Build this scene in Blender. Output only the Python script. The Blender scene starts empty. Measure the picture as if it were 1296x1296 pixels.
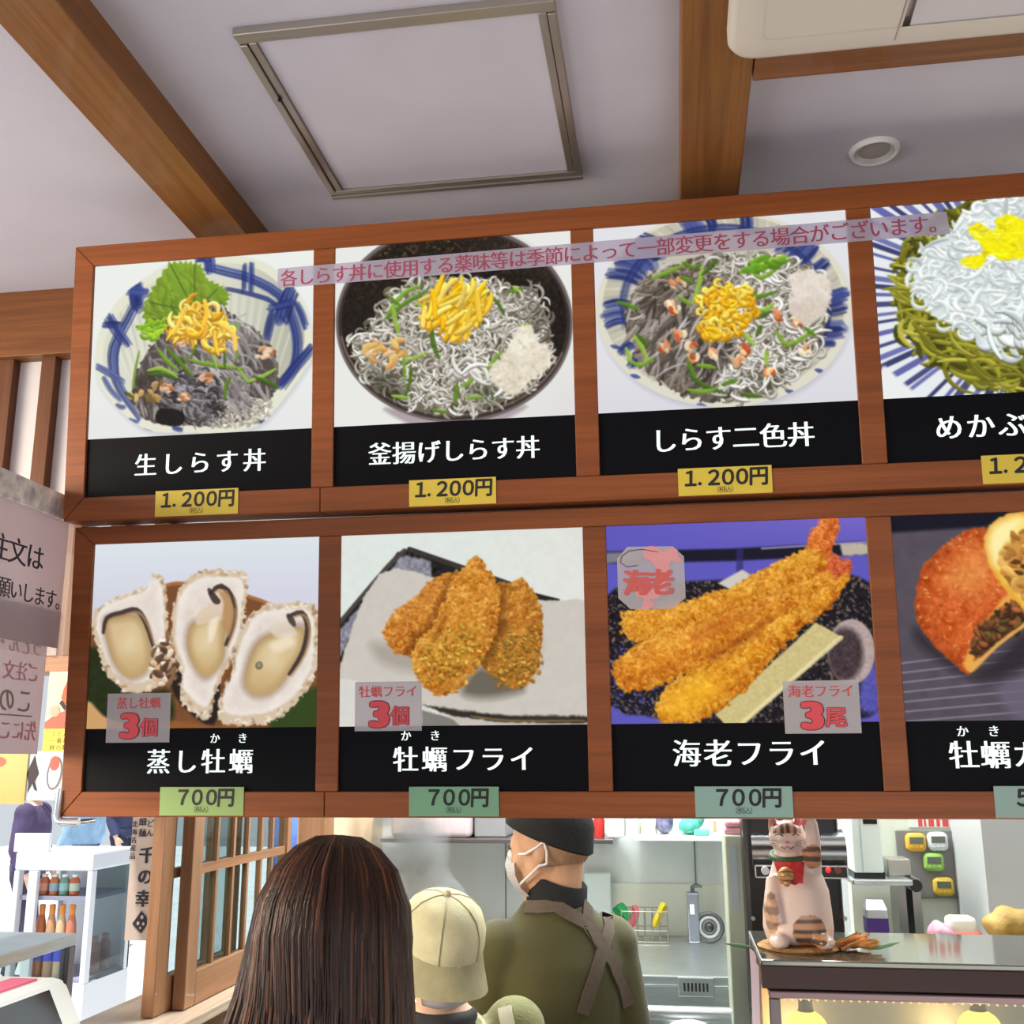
import bpy, bmesh, math, random
import numpy as np
from mathutils import Vector, Matrix, Quaternion

S = bpy.context.scene
COL = S.collection
random.seed(7)
H0 = 1.68                                                # eye height of the camera above the shop floor

# ---------------------------------------------------------------- camera
PITCH, YAW, ROLL = 0.2287, 0.1476, -0.0045
_f = Vector((-math.sin(YAW)*math.cos(PITCH), math.cos(YAW)*math.cos(PITCH), math.sin(PITCH)))
_r = Vector((math.cos(YAW), math.sin(YAW), 0)); _u = _r.cross(_f)
_R = _r*math.cos(ROLL) + _u*math.sin(ROLL); _U = _u*math.cos(ROLL) - _r*math.sin(ROLL)
cam = bpy.data.cameras.new('camera'); cam.sensor_width = 36; cam.lens = 36*1356.27/1296; cam.clip_start = .02
camo = bpy.data.objects.new('camera', cam); COL.objects.link(camo)
camo.matrix_world = Matrix(((_R.x, _U.x, -_f.x, 0), (_R.y, _U.y, -_f.y, 0), (_R.z, _U.z, -_f.z, H0), (0, 0, 0, 1)))
S.camera = camo

# ---------------------------------------------------------------- world, lights, exposure
S.view_settings.view_transform = 'Standard'; S.view_settings.look = 'None'
S.view_settings.exposure = 0.0; S.view_settings.gamma = 1.0; S.view_settings.use_curve_mapping = False
w = bpy.data.worlds.new('sky'); S.world = w; w.use_nodes = True
bg = w.node_tree.nodes['Background']; bg.inputs[0].default_value = (.86, .93, 1.0, 1); bg.inputs[1].default_value = .75

def area(name, loc, target, size, size_y, power, color=(1, 1, 1)):
    l = bpy.data.lights.new(name, 'AREA'); l.shape = 'RECTANGLE'; l.size = size; l.size_y = size_y; l.energy = power; l.color = color
    o = bpy.data.objects.new(name, l); COL.objects.link(o); o.location = loc
    o.rotation_euler = (Vector(target)-Vector(loc)).to_track_quat('-Z', 'Y').to_euler()
    return o
area('camera_side_fill_light', (1.7, -1.2, .9), (0.5, 1.5, 2.4), 2.6, 1.6, 18, (1.0, .95, .95))  # area lamp added behind the camera, out of view, to brighten the ceiling
area('ceiling_fill_light', (.85, 2.10, .92), (.8, 1.1, 2.8), 1.5, .14, 8.0, (1.0, .93, .88))  # added fill lamp, unseen below the view, brightens the ceiling before the boards
sun = bpy.data.lights.new('sun', 'SUN'); sun.energy = 6.0; sun.angle = .02; suno = bpy.data.objects.new('sun', sun); COL.objects.link(suno)
suno.rotation_euler = Vector((.16, .26, -1.0)).to_track_quat('-Z', 'Y').to_euler()
street_fill = area('street_side_fill_light', (-3.0, .6, 2.1), (-.95, 2.0, 1.7), 1.2, 1.0, 27, (1.0, .88, .68)); street_fill.data.spread = math.radians(75)  # area lamp added outside at the left, unseen, brightens the boards' left frame
area('assumed_kitchen_light', (-.3, 3.3, 2.75), (-.3, 3.4, 0), 1.6, .5, 84, (.95, 1.0, .98))  # assumed overhead lamp, hidden from view, lifts the kitchen brightness
area('assumed_kitchen_side_light', (1.3, 3.0, 2.75), (1.2, 3.1, 0), 1.0, .4, 26, (.93, 1.0, .95))  # assumed second lamp, hidden from view, lights the right of the kitchen

# ---------------------------------------------------------------- helpers
def at(px, py, Y):                                       # a sight line of the photograph met with the plane y = Y
    d = _f + _R*((px-648)/1356.27) - _U*((py-648)/1356.27)
    v = d*(Y/d.y); return Vector((v.x, v.y, v.z+H0))
def atx(px, py, X):
    d = _f + _R*((px-648)/1356.27) - _U*((py-648)/1356.27)
    v = d*(X/d.x); return Vector((v.x, v.y, v.z+H0))
def lin(c):
    c = [x/255 for x in c[:3]]
    return tuple((x/12.92 if x <= .04045 else ((x+.055)/1.055)**2.4) for x in c) + (1,)

_mats = {}
def mat(name, col, rough=.5, metal=0.0, var=0.0, scale=20, bump=0.0, bscale=200, stretch=None, col2=None, spec=.5, trans=0, alpha=1, coat=0, sheen=0):
    if name in _mats: return _mats[name]
    m = bpy.data.materials.new(name); m.use_nodes = True; nt = m.node_tree; N = nt.nodes; b = N['Principled BSDF']
    b.inputs['Base Color'].default_value = lin(col); b.inputs['Roughness'].default_value = rough; b.inputs['Metallic'].default_value = metal
    b.inputs['Specular IOR Level'].default_value = spec; b.inputs['Alpha'].default_value = alpha
    b.inputs['Transmission Weight'].default_value = trans; b.inputs['Coat Weight'].default_value = coat
    b.inputs['Sheen Weight'].default_value = sheen
    tc = N.new('ShaderNodeTexCoord'); mp = N.new('ShaderNodeMapping'); nt.links.new(tc.outputs['Object'], mp.inputs[0])
    if stretch: mp.inputs['Scale'].default_value = stretch
    if var or col2:
        n = N.new('ShaderNodeTexNoise'); n.inputs['Scale'].default_value = scale; n.inputs['Detail'].default_value = 4; nt.links.new(mp.outputs[0], n.inputs[0])
        r = N.new('ShaderNodeValToRGB'); r.color_ramp.elements[0].position = .3; r.color_ramp.elements[1].position = .7
        a = col2 if col2 else tuple(max(0, x*(1-var)) for x in col); c = col if col2 else tuple(min(255, x*(1+var)) for x in col)
        r.color_ramp.elements[0].color = lin(a); r.color_ramp.elements[1].color = lin(c)
        nt.links.new(n.outputs['Fac'], r.inputs[0]); nt.links.new(r.outputs[0], b.inputs['Base Color'])
    if bump:
        n2 = N.new('ShaderNodeTexNoise'); n2.inputs['Scale'].default_value = bscale; nt.links.new(mp.outputs[0], n2.inputs[0])
        bp = N.new('ShaderNodeBump'); bp.inputs['Strength'].default_value = bump; bp.inputs['Distance'].default_value = .01
        nt.links.new(n2.outputs['Fac'], bp.inputs['Height']); nt.links.new(bp.outputs[0], b.inputs['Normal'])
    _mats[name] = m; return m
def emit(name, col, strength):
    if name in _mats: return _mats[name]
    m = bpy.data.materials.new(name); m.use_nodes = True; b = m.node_tree.nodes['Principled BSDF']
    b.inputs['Base Color'].default_value = lin(tuple(x*.5 for x in col)); b.inputs['Emission Color'].default_value = lin(col); b.inputs['Emission Strength'].default_value = strength
    _mats[name] = m; return m
def wood(name, dark, light, axis='x', rough=.38, scale=1.0, coat=.15):
    """planked grain running along one axis of the object"""
    if name in _mats: return _mats[name]
    m = bpy.data.materials.new(name); m.use_nodes = True; nt = m.node_tree; N = nt.nodes; b = N['Principled BSDF']
    tc = N.new('ShaderNodeTexCoord'); mp = N.new('ShaderNodeMapping'); nt.links.new(tc.outputs['Object'], mp.inputs[0])
    sc = {'x': (1.2, 26, 26), 'y': (26, 1.2, 26), 'z': (26, 26, 1.2)}[axis]; mp.inputs['Scale'].default_value = [s*scale for s in sc]
    n = N.new('ShaderNodeTexNoise'); n.inputs['Scale'].default_value = 1.6; n.inputs['Detail'].default_value = 8; n.inputs['Roughness'].default_value = .65; n.inputs['Distortion'].default_value = .6
    nt.links.new(mp.outputs[0], n.inputs[0])
    r = N.new('ShaderNodeValToRGB'); r.color_ramp.elements[0].position = .25; r.color_ramp.elements[1].position = .75
    r.color_ramp.elements[0].color = lin(dark); r.color_ramp.elements[1].color = lin(light)
    nt.links.new(n.outputs['Fac'], r.inputs[0])
    mp2 = N.new('ShaderNodeMapping'); nt.links.new(tc.outputs['Object'], mp2.inputs[0]); mp2.inputs['Scale'].default_value = [s*scale*(5 if s > 5 else 1.5) for s in sc]
    n2 = N.new('ShaderNodeTexNoise'); n2.inputs['Scale'].default_value = 2; n2.inputs['Detail'].default_value = 3; nt.links.new(mp2.outputs[0], n2.inputs[0])
    mx = N.new('ShaderNodeMix'); mx.data_type = 'RGBA'; mx.blend_type = 'MULTIPLY'; mx.inputs[0].default_value = .16
    r2 = N.new('ShaderNodeValToRGB'); r2.color_ramp.elements[0].position = .38; r2.color_ramp.elements[0].color = (.35, .3, .28, 1); r2.color_ramp.elements[1].position = .55
    nt.links.new(n2.outputs['Fac'], r2.inputs[0]); nt.links.new(r.outputs[0], mx.inputs[6]); nt.links.new(r2.outputs[0], mx.inputs[7])
    nt.links.new(mx.outputs[2], b.inputs['Base Color']); b.inputs['Specular IOR Level'].default_value = .25; b.inputs['Roughness'].default_value = rough; b.inputs['Coat Weight'].default_value = coat
    _mats[name] = m; return m
def glass(name, tint=(225, 235, 235), keep=.9, rough=.03):
    if name in _mats: return _mats[name]
    m = bpy.data.materials.new(name); m.use_nodes = True; nt = m.node_tree; N = nt.nodes; N.remove(N['Principled BSDF'])
    t = N.new('ShaderNodeBsdfTransparent'); t.inputs[0].default_value = tuple(x*keep for x in lin(tint)[:3])+(1,)
    g = N.new('ShaderNodeBsdfGlossy'); g.inputs['Roughness'].default_value = rough
    mx = N.new('ShaderNodeMixShader'); mx.inputs[0].default_value = .05
    nt.links.new(t.outputs[0], mx.inputs[1]); nt.links.new(g.outputs[0], mx.inputs[2]); nt.links.new(mx.outputs[0], N['Material Output'].inputs[0])
    _mats[name] = m; return m
def film(name, col, opacity, rough=.25):
    """laminated, see-through sheet"""
    if name in _mats: return _mats[name]
    m = mat(name, col, rough); nt = m.node_tree; N = nt.nodes; b = N['Principled BSDF']
    t = N.new('ShaderNodeBsdfTransparent'); mx = N.new('ShaderNodeMixShader'); mx.inputs[0].default_value = opacity
    tl = N.new('ShaderNodeBsdfTranslucent'); tl.inputs[0].default_value = lin(col); m2 = N.new('ShaderNodeMixShader'); m2.inputs[0].default_value = .4
    nt.links.new(b.outputs[0], m2.inputs[1]); nt.links.new(tl.outputs[0], m2.inputs[2])
    nt.links.new(t.outputs[0], mx.inputs[1]); nt.links.new(m2.outputs[0], mx.inputs[2]); nt.links.new(mx.outputs[0], N['Material Output'].inputs[0])
    return m
def attr_mat(name, attr, emission=0.0, rough=.5, bump=0.0, bscale=60, sheen=0, stretch=None):
    if name in _mats: return _mats[name]
    m = bpy.data.materials.new(name); m.use_nodes = True; nt = m.node_tree; N = nt.nodes; b = N['Principled BSDF']
    a = N.new('ShaderNodeAttribute'); a.attribute_name = attr; b.inputs['Roughness'].default_value = rough; b.inputs['Sheen Weight'].default_value = sheen
    if emission:
        b.inputs['Base Color'].default_value = (.004, .004, .004, 1); nt.links.new(a.outputs['Color'], b.inputs['Emission Color']); b.inputs['Emission Strength'].default_value = emission
    else: nt.links.new(a.outputs['Color'], b.inputs['Base Color'])
    if bump:
        tc = N.new('ShaderNodeTexCoord'); mp = N.new('ShaderNodeMapping'); nt.links.new(tc.outputs['Object'], mp.inputs[0])
        if stretch: mp.inputs['Scale'].default_value = stretch
        n2 = N.new('ShaderNodeTexNoise'); n2.inputs['Scale'].default_value = bscale; nt.links.new(mp.outputs[0], n2.inputs[0])
        bp = N.new('ShaderNodeBump'); bp.inputs['Strength'].default_value = bump; bp.inputs['Distance'].default_value = .01
        nt.links.new(n2.outputs['Fac'], bp.inputs['Height']); nt.links.new(bp.outputs[0], b.inputs['Normal'])
    _mats[name] = m; return m

# ---- objects
def _org(o):
    v = Vector((0, 0, 0))
    while o: v = v + o.location; o = o.parent
    return v
def link_mesh(name, me, m, parent=None, origin=None):
    o = bpy.data.objects.new(name, me); COL.objects.link(o)
    base = _org(parent) if parent else Vector((0, 0, 0))
    if origin is None: origin = base
    me.transform(Matrix.Translation(-Vector(origin)))
    o.location = Vector(origin)-base
    if parent: o.parent = parent
    if m is not None:
        for k in (m if isinstance(m, (list, tuple)) else [m]): me.materials.append(k)
    return o
def part(name, bm, m, parent=None, label=None, smooth=False, origin=None):
    me = bpy.data.meshes.new(name); bmesh.ops.recalc_face_normals(bm, faces=bm.faces[:]) if smooth is not None else None
    if smooth:
        for f in bm.faces: f.smooth = True
    bm.to_mesh(me); bm.free()
    if smooth:
        try: me.set_sharp_from_angle(angle=math.radians(48))
        except Exception: pass
    o = link_mesh(name, me, m, parent, origin)
    if label: o['label'] = label
    return o
def tag(o, label, cat, group=None):
    o['label'] = label; o['category'] = cat
    if group: o['group'] = group
    return o
def solo(name, bm, m, label, cat, group=None, smooth=False, origin=None):
    if origin is None:
        lo = Vector([min(v.co[i] for v in bm.verts) for i in range(3)]); hi = Vector([max(v.co[i] for v in bm.verts) for i in range(3)])
        origin = Vector(((lo.x+hi.x)/2, (lo.y+hi.y)/2, lo.z))
    return tag(part(name, bm, m, None, None, smooth, origin), label, cat, group)
def thing(name, label, cat, loc, group=None):
    o = bpy.data.objects.new(name, None); COL.objects.link(o); o.location = loc; o.empty_display_size = .05
    return tag(o, label, cat, group)
def struct(name, bm, m, parent=None, smooth=False):
    o = part(name, bm, m, parent, None, smooth)
    if not parent: o['kind'] = 'structure'
    return o

# ---- shapes
def NB(): return bmesh.new()
def hexa(bm, c):                                         # 8 corners: bottom loop then top loop
    v = [bm.verts.new(p) for p in c]
    for q in ((0, 3, 2, 1), (4, 5, 6, 7), (0, 1, 5, 4), (1, 2, 6, 5), (2, 3, 7, 6), (3, 0, 4, 7)): bm.faces.new([v[i] for i in q])
    return v
def box(bm, x0, x1, y0, y1, z0, z1, bev=0.0, seg=2):
    vs = hexa(bm, [(x0, y0, z0), (x1, y0, z0), (x1, y1, z0), (x0, y1, z0), (x0, y0, z1), (x1, y0, z1), (x1, y1, z1), (x0, y1, z1)])
    if bev:
        es = set(e for v in vs for e in v.link_edges)
        bmesh.ops.bevel(bm, geom=list(es), offset=bev, segments=seg, affect='EDGES', profile=.5)
    return bm
def bx(*a, **k): return box(NB(), *a, **k)
def loft(bm, rings, n=24, cap=True, closed=True):
    """rings: (centre, a, b) - an ellipse with half-axes a and b (vectors)"""
    L = []
    for c, a, b in rings:
        c, a, b = Vector(c), Vector(a), Vector(b)
        L.append([bm.verts.new(c + a*math.cos(2*math.pi*i/n) + b*math.sin(2*math.pi*i/n)) for i in range(n)])
    for r in range(len(L)-1):
        for i in range(n):
            j = (i+1) % n; bm.faces.new((L[r][i], L[r][j], L[r+1][j], L[r+1][i]))
    if cap: bm.faces.new(L[0][::-1]); bm.faces.new(L[-1])
    return bm
def zloft(bm, rows, n=24, cap=True):                      # rows: (x, y, z, rx, ry)
    return loft(bm, [((x, y, z), (rx, 0, 0), (0, ry, 0)) for x, y, z, rx, ry in rows], n, cap)
def tube(bm, pts, r, n=8, cap=True, flat=1.0):
    pts = [Vector(p) for p in pts]; rs = r if isinstance(r, (list, tuple)) else [r]*len(pts)
    t0 = (pts[1]-pts[0]).normalized(); a = t0.orthogonal().normalized(); R = []
    for i, p in enumerate(pts):
        t = (pts[min(i+1, len(pts)-1)]-pts[max(i-1, 0)]).normalized()
        a = (a - t*a.dot(t)); a = a.normalized() if a.length > 1e-6 else t.orthogonal().normalized()
        R.append((p, a*rs[i], t.cross(a)*rs[i]*flat))
    return loft(bm, R, n, cap)
def lathe(bm, cx, cy, prof, n=24, cap=True):              # prof: (radius, z)
    return zloft(bm, [(cx, cy, z, max(r, 1e-4), max(r, 1e-4)) for r, z in prof], n, cap)
def ball(bm, c, r, rot=None, seg=20, rings=12):
    r = r if isinstance(r, (tuple, list)) else (r, r, r)
    M = Matrix.Translation(Vector(c)) @ (rot.to_4x4() if rot else Matrix.Identity(4)) @ Matrix.Diagonal((*r, 1))
    bmesh.ops.create_uvsphere(bm, u_segments=seg, v_segments=rings, radius=1, matrix=M); return bm
def fuse(bm, voxel=.008, smooth=4, factor=.5):
    """melt overlapping solids into one continuous surface"""
    me = bpy.data.meshes.new('melt'); bmesh.ops.recalc_face_normals(bm, faces=bm.faces[:]); bm.to_mesh(me); bm.free()
    o = bpy.data.objects.new('melt', me); COL.objects.link(o)
    r = o.modifiers.new('r', 'REMESH'); r.mode = 'VOXEL'; r.voxel_size = voxel
    s = o.modifiers.new('s', 'SMOOTH'); s.iterations = smooth; s.factor = factor
    dg = bpy.context.evaluated_depsgraph_get(); dg.update()
    m2 = bpy.data.meshes.new_from_object(o.evaluated_get(dg)); b2 = NB(); b2.from_mesh(m2)
    bpy.data.objects.remove(o); bpy.data.meshes.remove(me); bpy.data.meshes.remove(m2)
    return b2
def xf(bm, M): bm.transform(M); return bm

# ---- lettering: the writing is made as thin raised letters
_glyph = {}
def glyph(ch, off=0.0):
    k = (ch, round(off, 4))
    if k not in _glyph:
        c = bpy.data.curves.new('lettering', 'FONT'); c.body = ch; c.size = 1.0; c.resolution_u = 3; c.offset = off
        o = bpy.data.objects.new('lettering', c); COL.objects.link(o); dg = bpy.context.evaluated_depsgraph_get(); dg.update()
        me = bpy.data.meshes.new_from_object(o.evaluated_get(dg)); bpy.data.objects.remove(o); bpy.data.curves.remove(c)
        vs = [tuple(v.co) for v in me.vertices]; fs = [tuple(p.vertices) for p in me.polygons]; bpy.data.meshes.remove(me)
        if vs:
            xs = [v[0] for v in vs]; cx = .5 if ord(ch) > 0x2000 else (min(xs)+max(xs))/2
            vs = [(v[0]-cx, v[1]-(.38 if ord(ch) > 0x2000 else .35)) for v in vs]   # about the middle of the body
        _glyph[k] = (vs, fs)
    return _glyph[k]
def letters(bm, items, em, put, wid=1.0, slab=0.0, off=0.0, smear=1, lift=0.0, mirror=False, slant=0.0, turn=0.0, fat=0.0):
    """items: (char, u, v) middles. slab widens the uprights (mincho / bold), put(u, v, w) -> point in the place"""
    k = 0
    for ch, u, v in items:
        if ch == ' ': continue
        vs, fs = glyph(ch, off)
        sh = [((s/(smear-1)-.5)*slab if smear > 1 else 0, 0) for s in range(smear)]
        if fat: sh = [(x+fat*math.cos(q*math.pi/4), fat*math.sin(q*math.pi/4)) for x, _ in (sh if smear > 1 else [(0, 0)]) for q in range(8)]
        for s, (dx, dy) in enumerate(sh):
            w_ = lift + s*1e-5
            ct, st = math.cos(turn), math.sin(turn)
            V = []
            for x, y in vs:
                x = (x + y*slant + dx)*wid; x = -x if mirror else x; y = y+dy
                X, Y = x*ct - y*st, x*st + y*ct
                V.append(bm.verts.new(put(u + X*em, v - Y*em, w_)))
            for f in fs:
                try: bm.faces.new([V[i] for i in f])
                except ValueError: pass
    return bm
def row(text, u0, pitch, v, dv=0.0): return [(c, u0+i*pitch, v+i*dv) for i, c in enumerate(text)]
# ================================================================ the room
CZ = H0 + 1.155                                          # ceiling
M_ceil = mat('ceiling_paint', (194, 189, 199), .75, var=.015, scale=6, bump=.03, bscale=90)
M_beam = wood('beam_wood', (108, 66, 32), (148, 98, 50), 'y', .5, .7)
M_beamx = wood('beam_wood_cross', (98, 56, 27), (142, 88, 45), 'x', .45)
M_slat = wood('slat_wood', (84, 48, 28), (122, 74, 42), 'z', .5)
M_frame = wood('board_wood', (112, 58, 28), (152, 85, 43), 'x', .4, .8, .05)
M_pine = wood('window_wood', (136, 94, 64), (172, 128, 94), 'z', .5)
M_piney = wood('window_wood_rail', (130, 88, 58), (176, 128, 92), 'y', .5)
M_dark = mat('dark_gap', (14, 10, 9), .8)
M_white = mat('white_paint', (222, 218, 216), .6)
M_steel = mat('stainless', (190, 196, 196), .3, .9, var=.04, scale=8, stretch=(1, 1, 12))
M_steeld = mat('dark_stainless', (120, 112, 112), .3, .85)
M_black = mat('black_plastic', (22, 21, 22), .35)
M_glass = glass('pane_glass')
M_kwall = mat('kitchen_panel', (214, 220, 220), .4, .0, var=.03, scale=3)

struct('floor', bx(-1.6, 3.0, -3.2, 4.6, -.05, 0), mat('floor_tile', (120, 112, 104), .5, var=.1, scale=5))
struct('ground_outside', bx(-14, -1.6, -6, 22, -.06, -.005), mat('pale_paving', (214, 214, 214), .8, var=.05, scale=3))
struct('ceiling', bx(-2.4, 3.0, -1.2, 4.6, CZ, CZ+.08), M_ceil)
struct('wall_right', bx(2.9, 3.0, -1.2, 4.6, 0, CZ), M_white)
struct('wall_back', bx(-1.2, 3.0, 4.4, 4.5, 0, CZ), M_kwall)
# beams
for x0, x1 in ((-.972, -.857), (.049, .164), (1.07, 1.185)):
    struct('beam', bx(x0, x1, -1.2, 2.275, CZ-.065, CZ+.02, .003), M_beam)
struct('beam', bx(.166, 1.068, 1.50, 1.602, CZ-.065, CZ+.02, .002), M_beamx)
# head of the opening behind the board: a lintel over white panels with brown slats
struct('lintel', bx(-2.4, 2.9, 2.285, 2.40, H0+.982, CZ, .002), M_beamx)
struct('wall_front', bx(-2.4, 2.9, 2.33, 2.38, H0+.235, H0+.984), mat('transom_white', (214, 206, 206), .7))
for i, (x0, x1) in enumerate(((-1.745, -1.705), (-1.635, -1.594), (-1.520, -1.482), (-1.41, -1.372), (-1.30, -1.262), (-1.19, -1.152))):
    struct('trim_slat', bx(x0, x1, 2.303, 2.333, H0+.235, H0+.983, .002), M_slat)
struct('trim_lower', bx(-2.4, 2.9, 2.30, 2.40, H0+.205, H0+.243, .002), wood('lower_rail_wood', (140, 92, 58), (176, 122, 82), 'x', .5))
# left kitchen wall: dado, cream wall, post and sill
struct('wall_left', bx(-1.29, -1.19, 3.66, 4.42, 0, CZ), mat('cream_wall', (232, 204, 170), .7, var=.03, scale=4))
struct('wall_dado', bx(-1.29, -1.155, 2.33, 3.66, 0, H0-.585), M_piney)
struct('trim_post', bx(-1.25, -1.16, 3.56, 3.66, H0-.585, CZ, .003), M_pine)
struct('window_sill', bx(-1.34, -1.10, 2.31, 3.62, H0-.585, H0-.56, .003), wood('sill_wood', (176, 150, 126), (214, 194, 172), 'y', .45))
struct('wall_above_window', bx(-1.29, -1.19, 2.40, 3.66, H0+.33, CZ), M_white)

# sliding lattice windows with clear panes
def lattice(name, label, X, y0, y1, zb, zt, muntins, cross):
    t = thing(name, label, 'window', (X, (y0+y1)/2, zb)); st = .058; dp = .03
    part('stile', bx(X-dp/2, X+dp/2, y0, y0+st, zb, zt, .002), M_pine, t); part('stile', bx(X-dp/2, X+dp/2, y1-st*.55, y1, zb, zt, .002), M_pine, t)
    part('rail', bx(X-dp/2, X+dp/2, y0+st, y1-st*.55, zb, zb+.075, .002), M_piney, t); part('rail', bx(X-dp/2, X+dp/2, y0+st, y1-st*.55, zt-.05, zt, .002), M_piney, t)
    for y in muntins: part('muntin', bx(X-.007, X+.007, y-.0065, y+.0065, zb+.075, zt-.05), M_pine, t)
    for z in cross: part('cross_bar', bx(X-.0085, X+.0085, y0+st, y1-st*.55, z-.011, z+.011), M_piney, t)
    part('pane', bx(X-.001, X+.001, y0+st, y1-st*.55, zb+.075, zt-.05), M_glass, t)
wy = lambda px, X: atx(px, 1130, X).y
lattice('sliding_window', 'pale wooden sliding lattice window nearest the street, its bars half behind its neighbour', -1.20, wy(196, -1.20), wy(296, -1.20), H0-.558, H0+.30, (wy(262, -1.2),), (H0-.256,))
lattice('sliding_window', 'pale wooden sliding lattice window with five upright bars, beside the long brown hair', -1.165, wy(234, -1.165), wy(360, -1.165), H0-.558, H0+.30, [wy(q, -1.165) for q in (270, 291, 309, 326, 340)], (H0-.252,))

# ================================================================ ceiling fittings
t = thing('ceiling_hatch', 'square white ceiling access hatch in a brushed metal frame between two beams', 'ceiling hatch', (-.4, 1.69, CZ))
x0, x1, y0, y1 = -.664, -.142, 1.422, 1.952; f = .030; zz = CZ-.012
M_alu = mat('aluminium', (176, 168, 158), .32, .8)
for (a, b, c, d) in ((x0, x1, y0, y0+f), (x0, x1, y1-f, y1), (x0, x0+f, y0+f, y1-f), (x1-f, x1, y0+f, y1-f)):
    bm = NB()
    lo = (b-a) > (d-c)                                   # two thin profiles with a dark joint between
    for k in range(2):
        if lo: box(bm, a, b, c+k*(f/2)+.0008, c+(k+1)*(f/2)-.0008, zz-(.003 if k == (0 if c == y0 else 1) else 0), CZ, .0012, 1)
        else: box(bm, a+k*(f/2)+.0008, a+(k+1)*(f/2)-.0008, c, d, zz-(.003 if k == (0 if a == x0 else 1) else 0), CZ, .0012, 1)
    part('frame', bm, M_alu, t)
part('panel', bx(x0+f, x1-f, y0+f, y1-f, CZ-.007, CZ-.001), M_ceil, t)
bm = NB(); lathe(bm, x0+f*.5, 1.60, [(.004, CZ-.017), (.004, CZ-.010)], 10); part('latch', bm, M_dark, t)

t = thing('downlight', 'small round recessed white downlight, unlit, in the ceiling above the board', 'ceiling light', (.425, 1.955, CZ))
bm = NB(); lathe(bm, .425, 1.955, [(.048, CZ), (.047, CZ-.004), (.043, CZ-.009), (.040, CZ-.009), (.030, CZ-.001)], 40, False); part('ring', bm, M_white, t, smooth=True)
bm = NB(); lathe(bm, .425, 1.955, [(.0395, CZ-.0085), (.034, CZ-.0045), (.0295, CZ-.002)], 40, False); part('reflector', bm, mat('reflector', (206, 206, 210), .25, .3), t, smooth=True)
bm = NB(); lathe(bm, .425, 1.955, [(.0295, CZ-.0015), (.02, CZ-.003), (.001, CZ-.0035)], 24); part('lamp', bm, mat('frosted_lamp', (168, 160, 152), .4), t, smooth=True)

# ceiling air conditioner
M_ac = mat('ac_plastic', (206, 196, 184), .45)
AX0, AX1, AY0, AY1, AZ = .118, 1.02, .60, 1.508, H0+1.06
t = thing('air_conditioner', 'white ceiling cassette air conditioner with rounded corner and open louvre', 'air conditioner', (.57, 1.05, AZ))
def rrect(x0, x1, y0, y1, r, n=8):
    P = []
    for cx, cy, a in ((x1-r, y1-r, 0), (x0+r, y1-r, 90), (x0+r, y0+r, 180), (x1-r, y0+r, 270)):
        P += [(cx+r*math.cos(math.radians(a+90*i/n)), cy+r*math.sin(math.radians(a+90*i/n))) for i in range(n+1)]
    return P
bm = NB(); SL = (.372, .93, 1.392, 1.484)                # slot for the louvre
L = []
for ins, z in ((0, AZ+.034), (0, AZ+.010), (.004, AZ+.003), (.012, AZ), (.05, AZ)):
    L.append([bm.verts.new((x, y, z)) for x, y in rrect(AX0+ins, AX1-ins, AY0+ins, AY1-ins, .045-ins*.5)])
for a, b in zip(L, L[1:]):
    for i in range(len(a)): bm.faces.new((a[i], a[(i+1) % len(a)], b[(i+1) % len(a)], b[i]))
bm.faces.new(L[0])
part('cover', bm, M_ac, t, smooth=True)
bm = NB(); zc = AZ
for (a, b, c, d) in ((AX0+.05, SL[0], AY0+.05, AY1-.05), (SL[1], AX1-.05, AY0+.05, AY1-.05), (SL[0], SL[1], AY0+.05, SL[2]), (SL[0], SL[1], SL[3], AY1-.05)):
    box(bm, a-(.02 if a < .2 else 0), b+(.02 if b > .95 else 0), c-(.02 if c < .7 else 0), d+(.02 if d > 1.45 and c > 1.45 or d > 1.45 and c < .7 else 0), zc+.0004, zc+.012)
part('face_plate', bm, M_ac, t)
bm = NB(); box(bm, SL[0]-.03, SL[1]+.03, SL[2]-.02, SL[2]-.018, AZ-.0015, AZ+.001); box(bm, SL[0]-.006, SL[0]-.004, .9, AY1-.02, AZ-.0006, AZ+.001)
part('joint', bm, mat('ac_joint', (150, 142, 134), .6), t)
bm = NB(); box(bm, SL[0], SL[1], SL[2], SL[3], AZ+.014, AZ+.018); part('duct', bm, mat('ac_duct', (196, 186, 174), .7), t)
bm = NB(); hexa(bm, [(SL[0]+.012, SL[2]+.010, AZ+.006), (SL[1]-.012, SL[2]+.010, AZ+.006), (SL[1]-.012, SL[3]-.014, AZ+.001), (SL[0]+.012, SL[3]-.014, AZ+.001),
                     (SL[0]+.012, SL[2]+.010, AZ+.010), (SL[1]-.012, SL[2]+.010, AZ+.010), (SL[1]-.012, SL[3]-.014, AZ+.005), (SL[0]+.012, SL[3]-.014, AZ+.005)])
part('louvre', bm, mat('ac_louvre', (200, 194, 196), .4), t)
# ---------------------------------------------------------------- printed pictures: a small brush painter
# (each lit menu panel is a flat print; the print is painted here, stroke by stroke, and stored as the print's colours)
def s2l(c):
    c = np.asarray(c, dtype=np.float32)
    return np.where(c <= 0.04045, c / 12.92, ((np.maximum(c, 0) + 0.055) / 1.055) ** 2.4)

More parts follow.
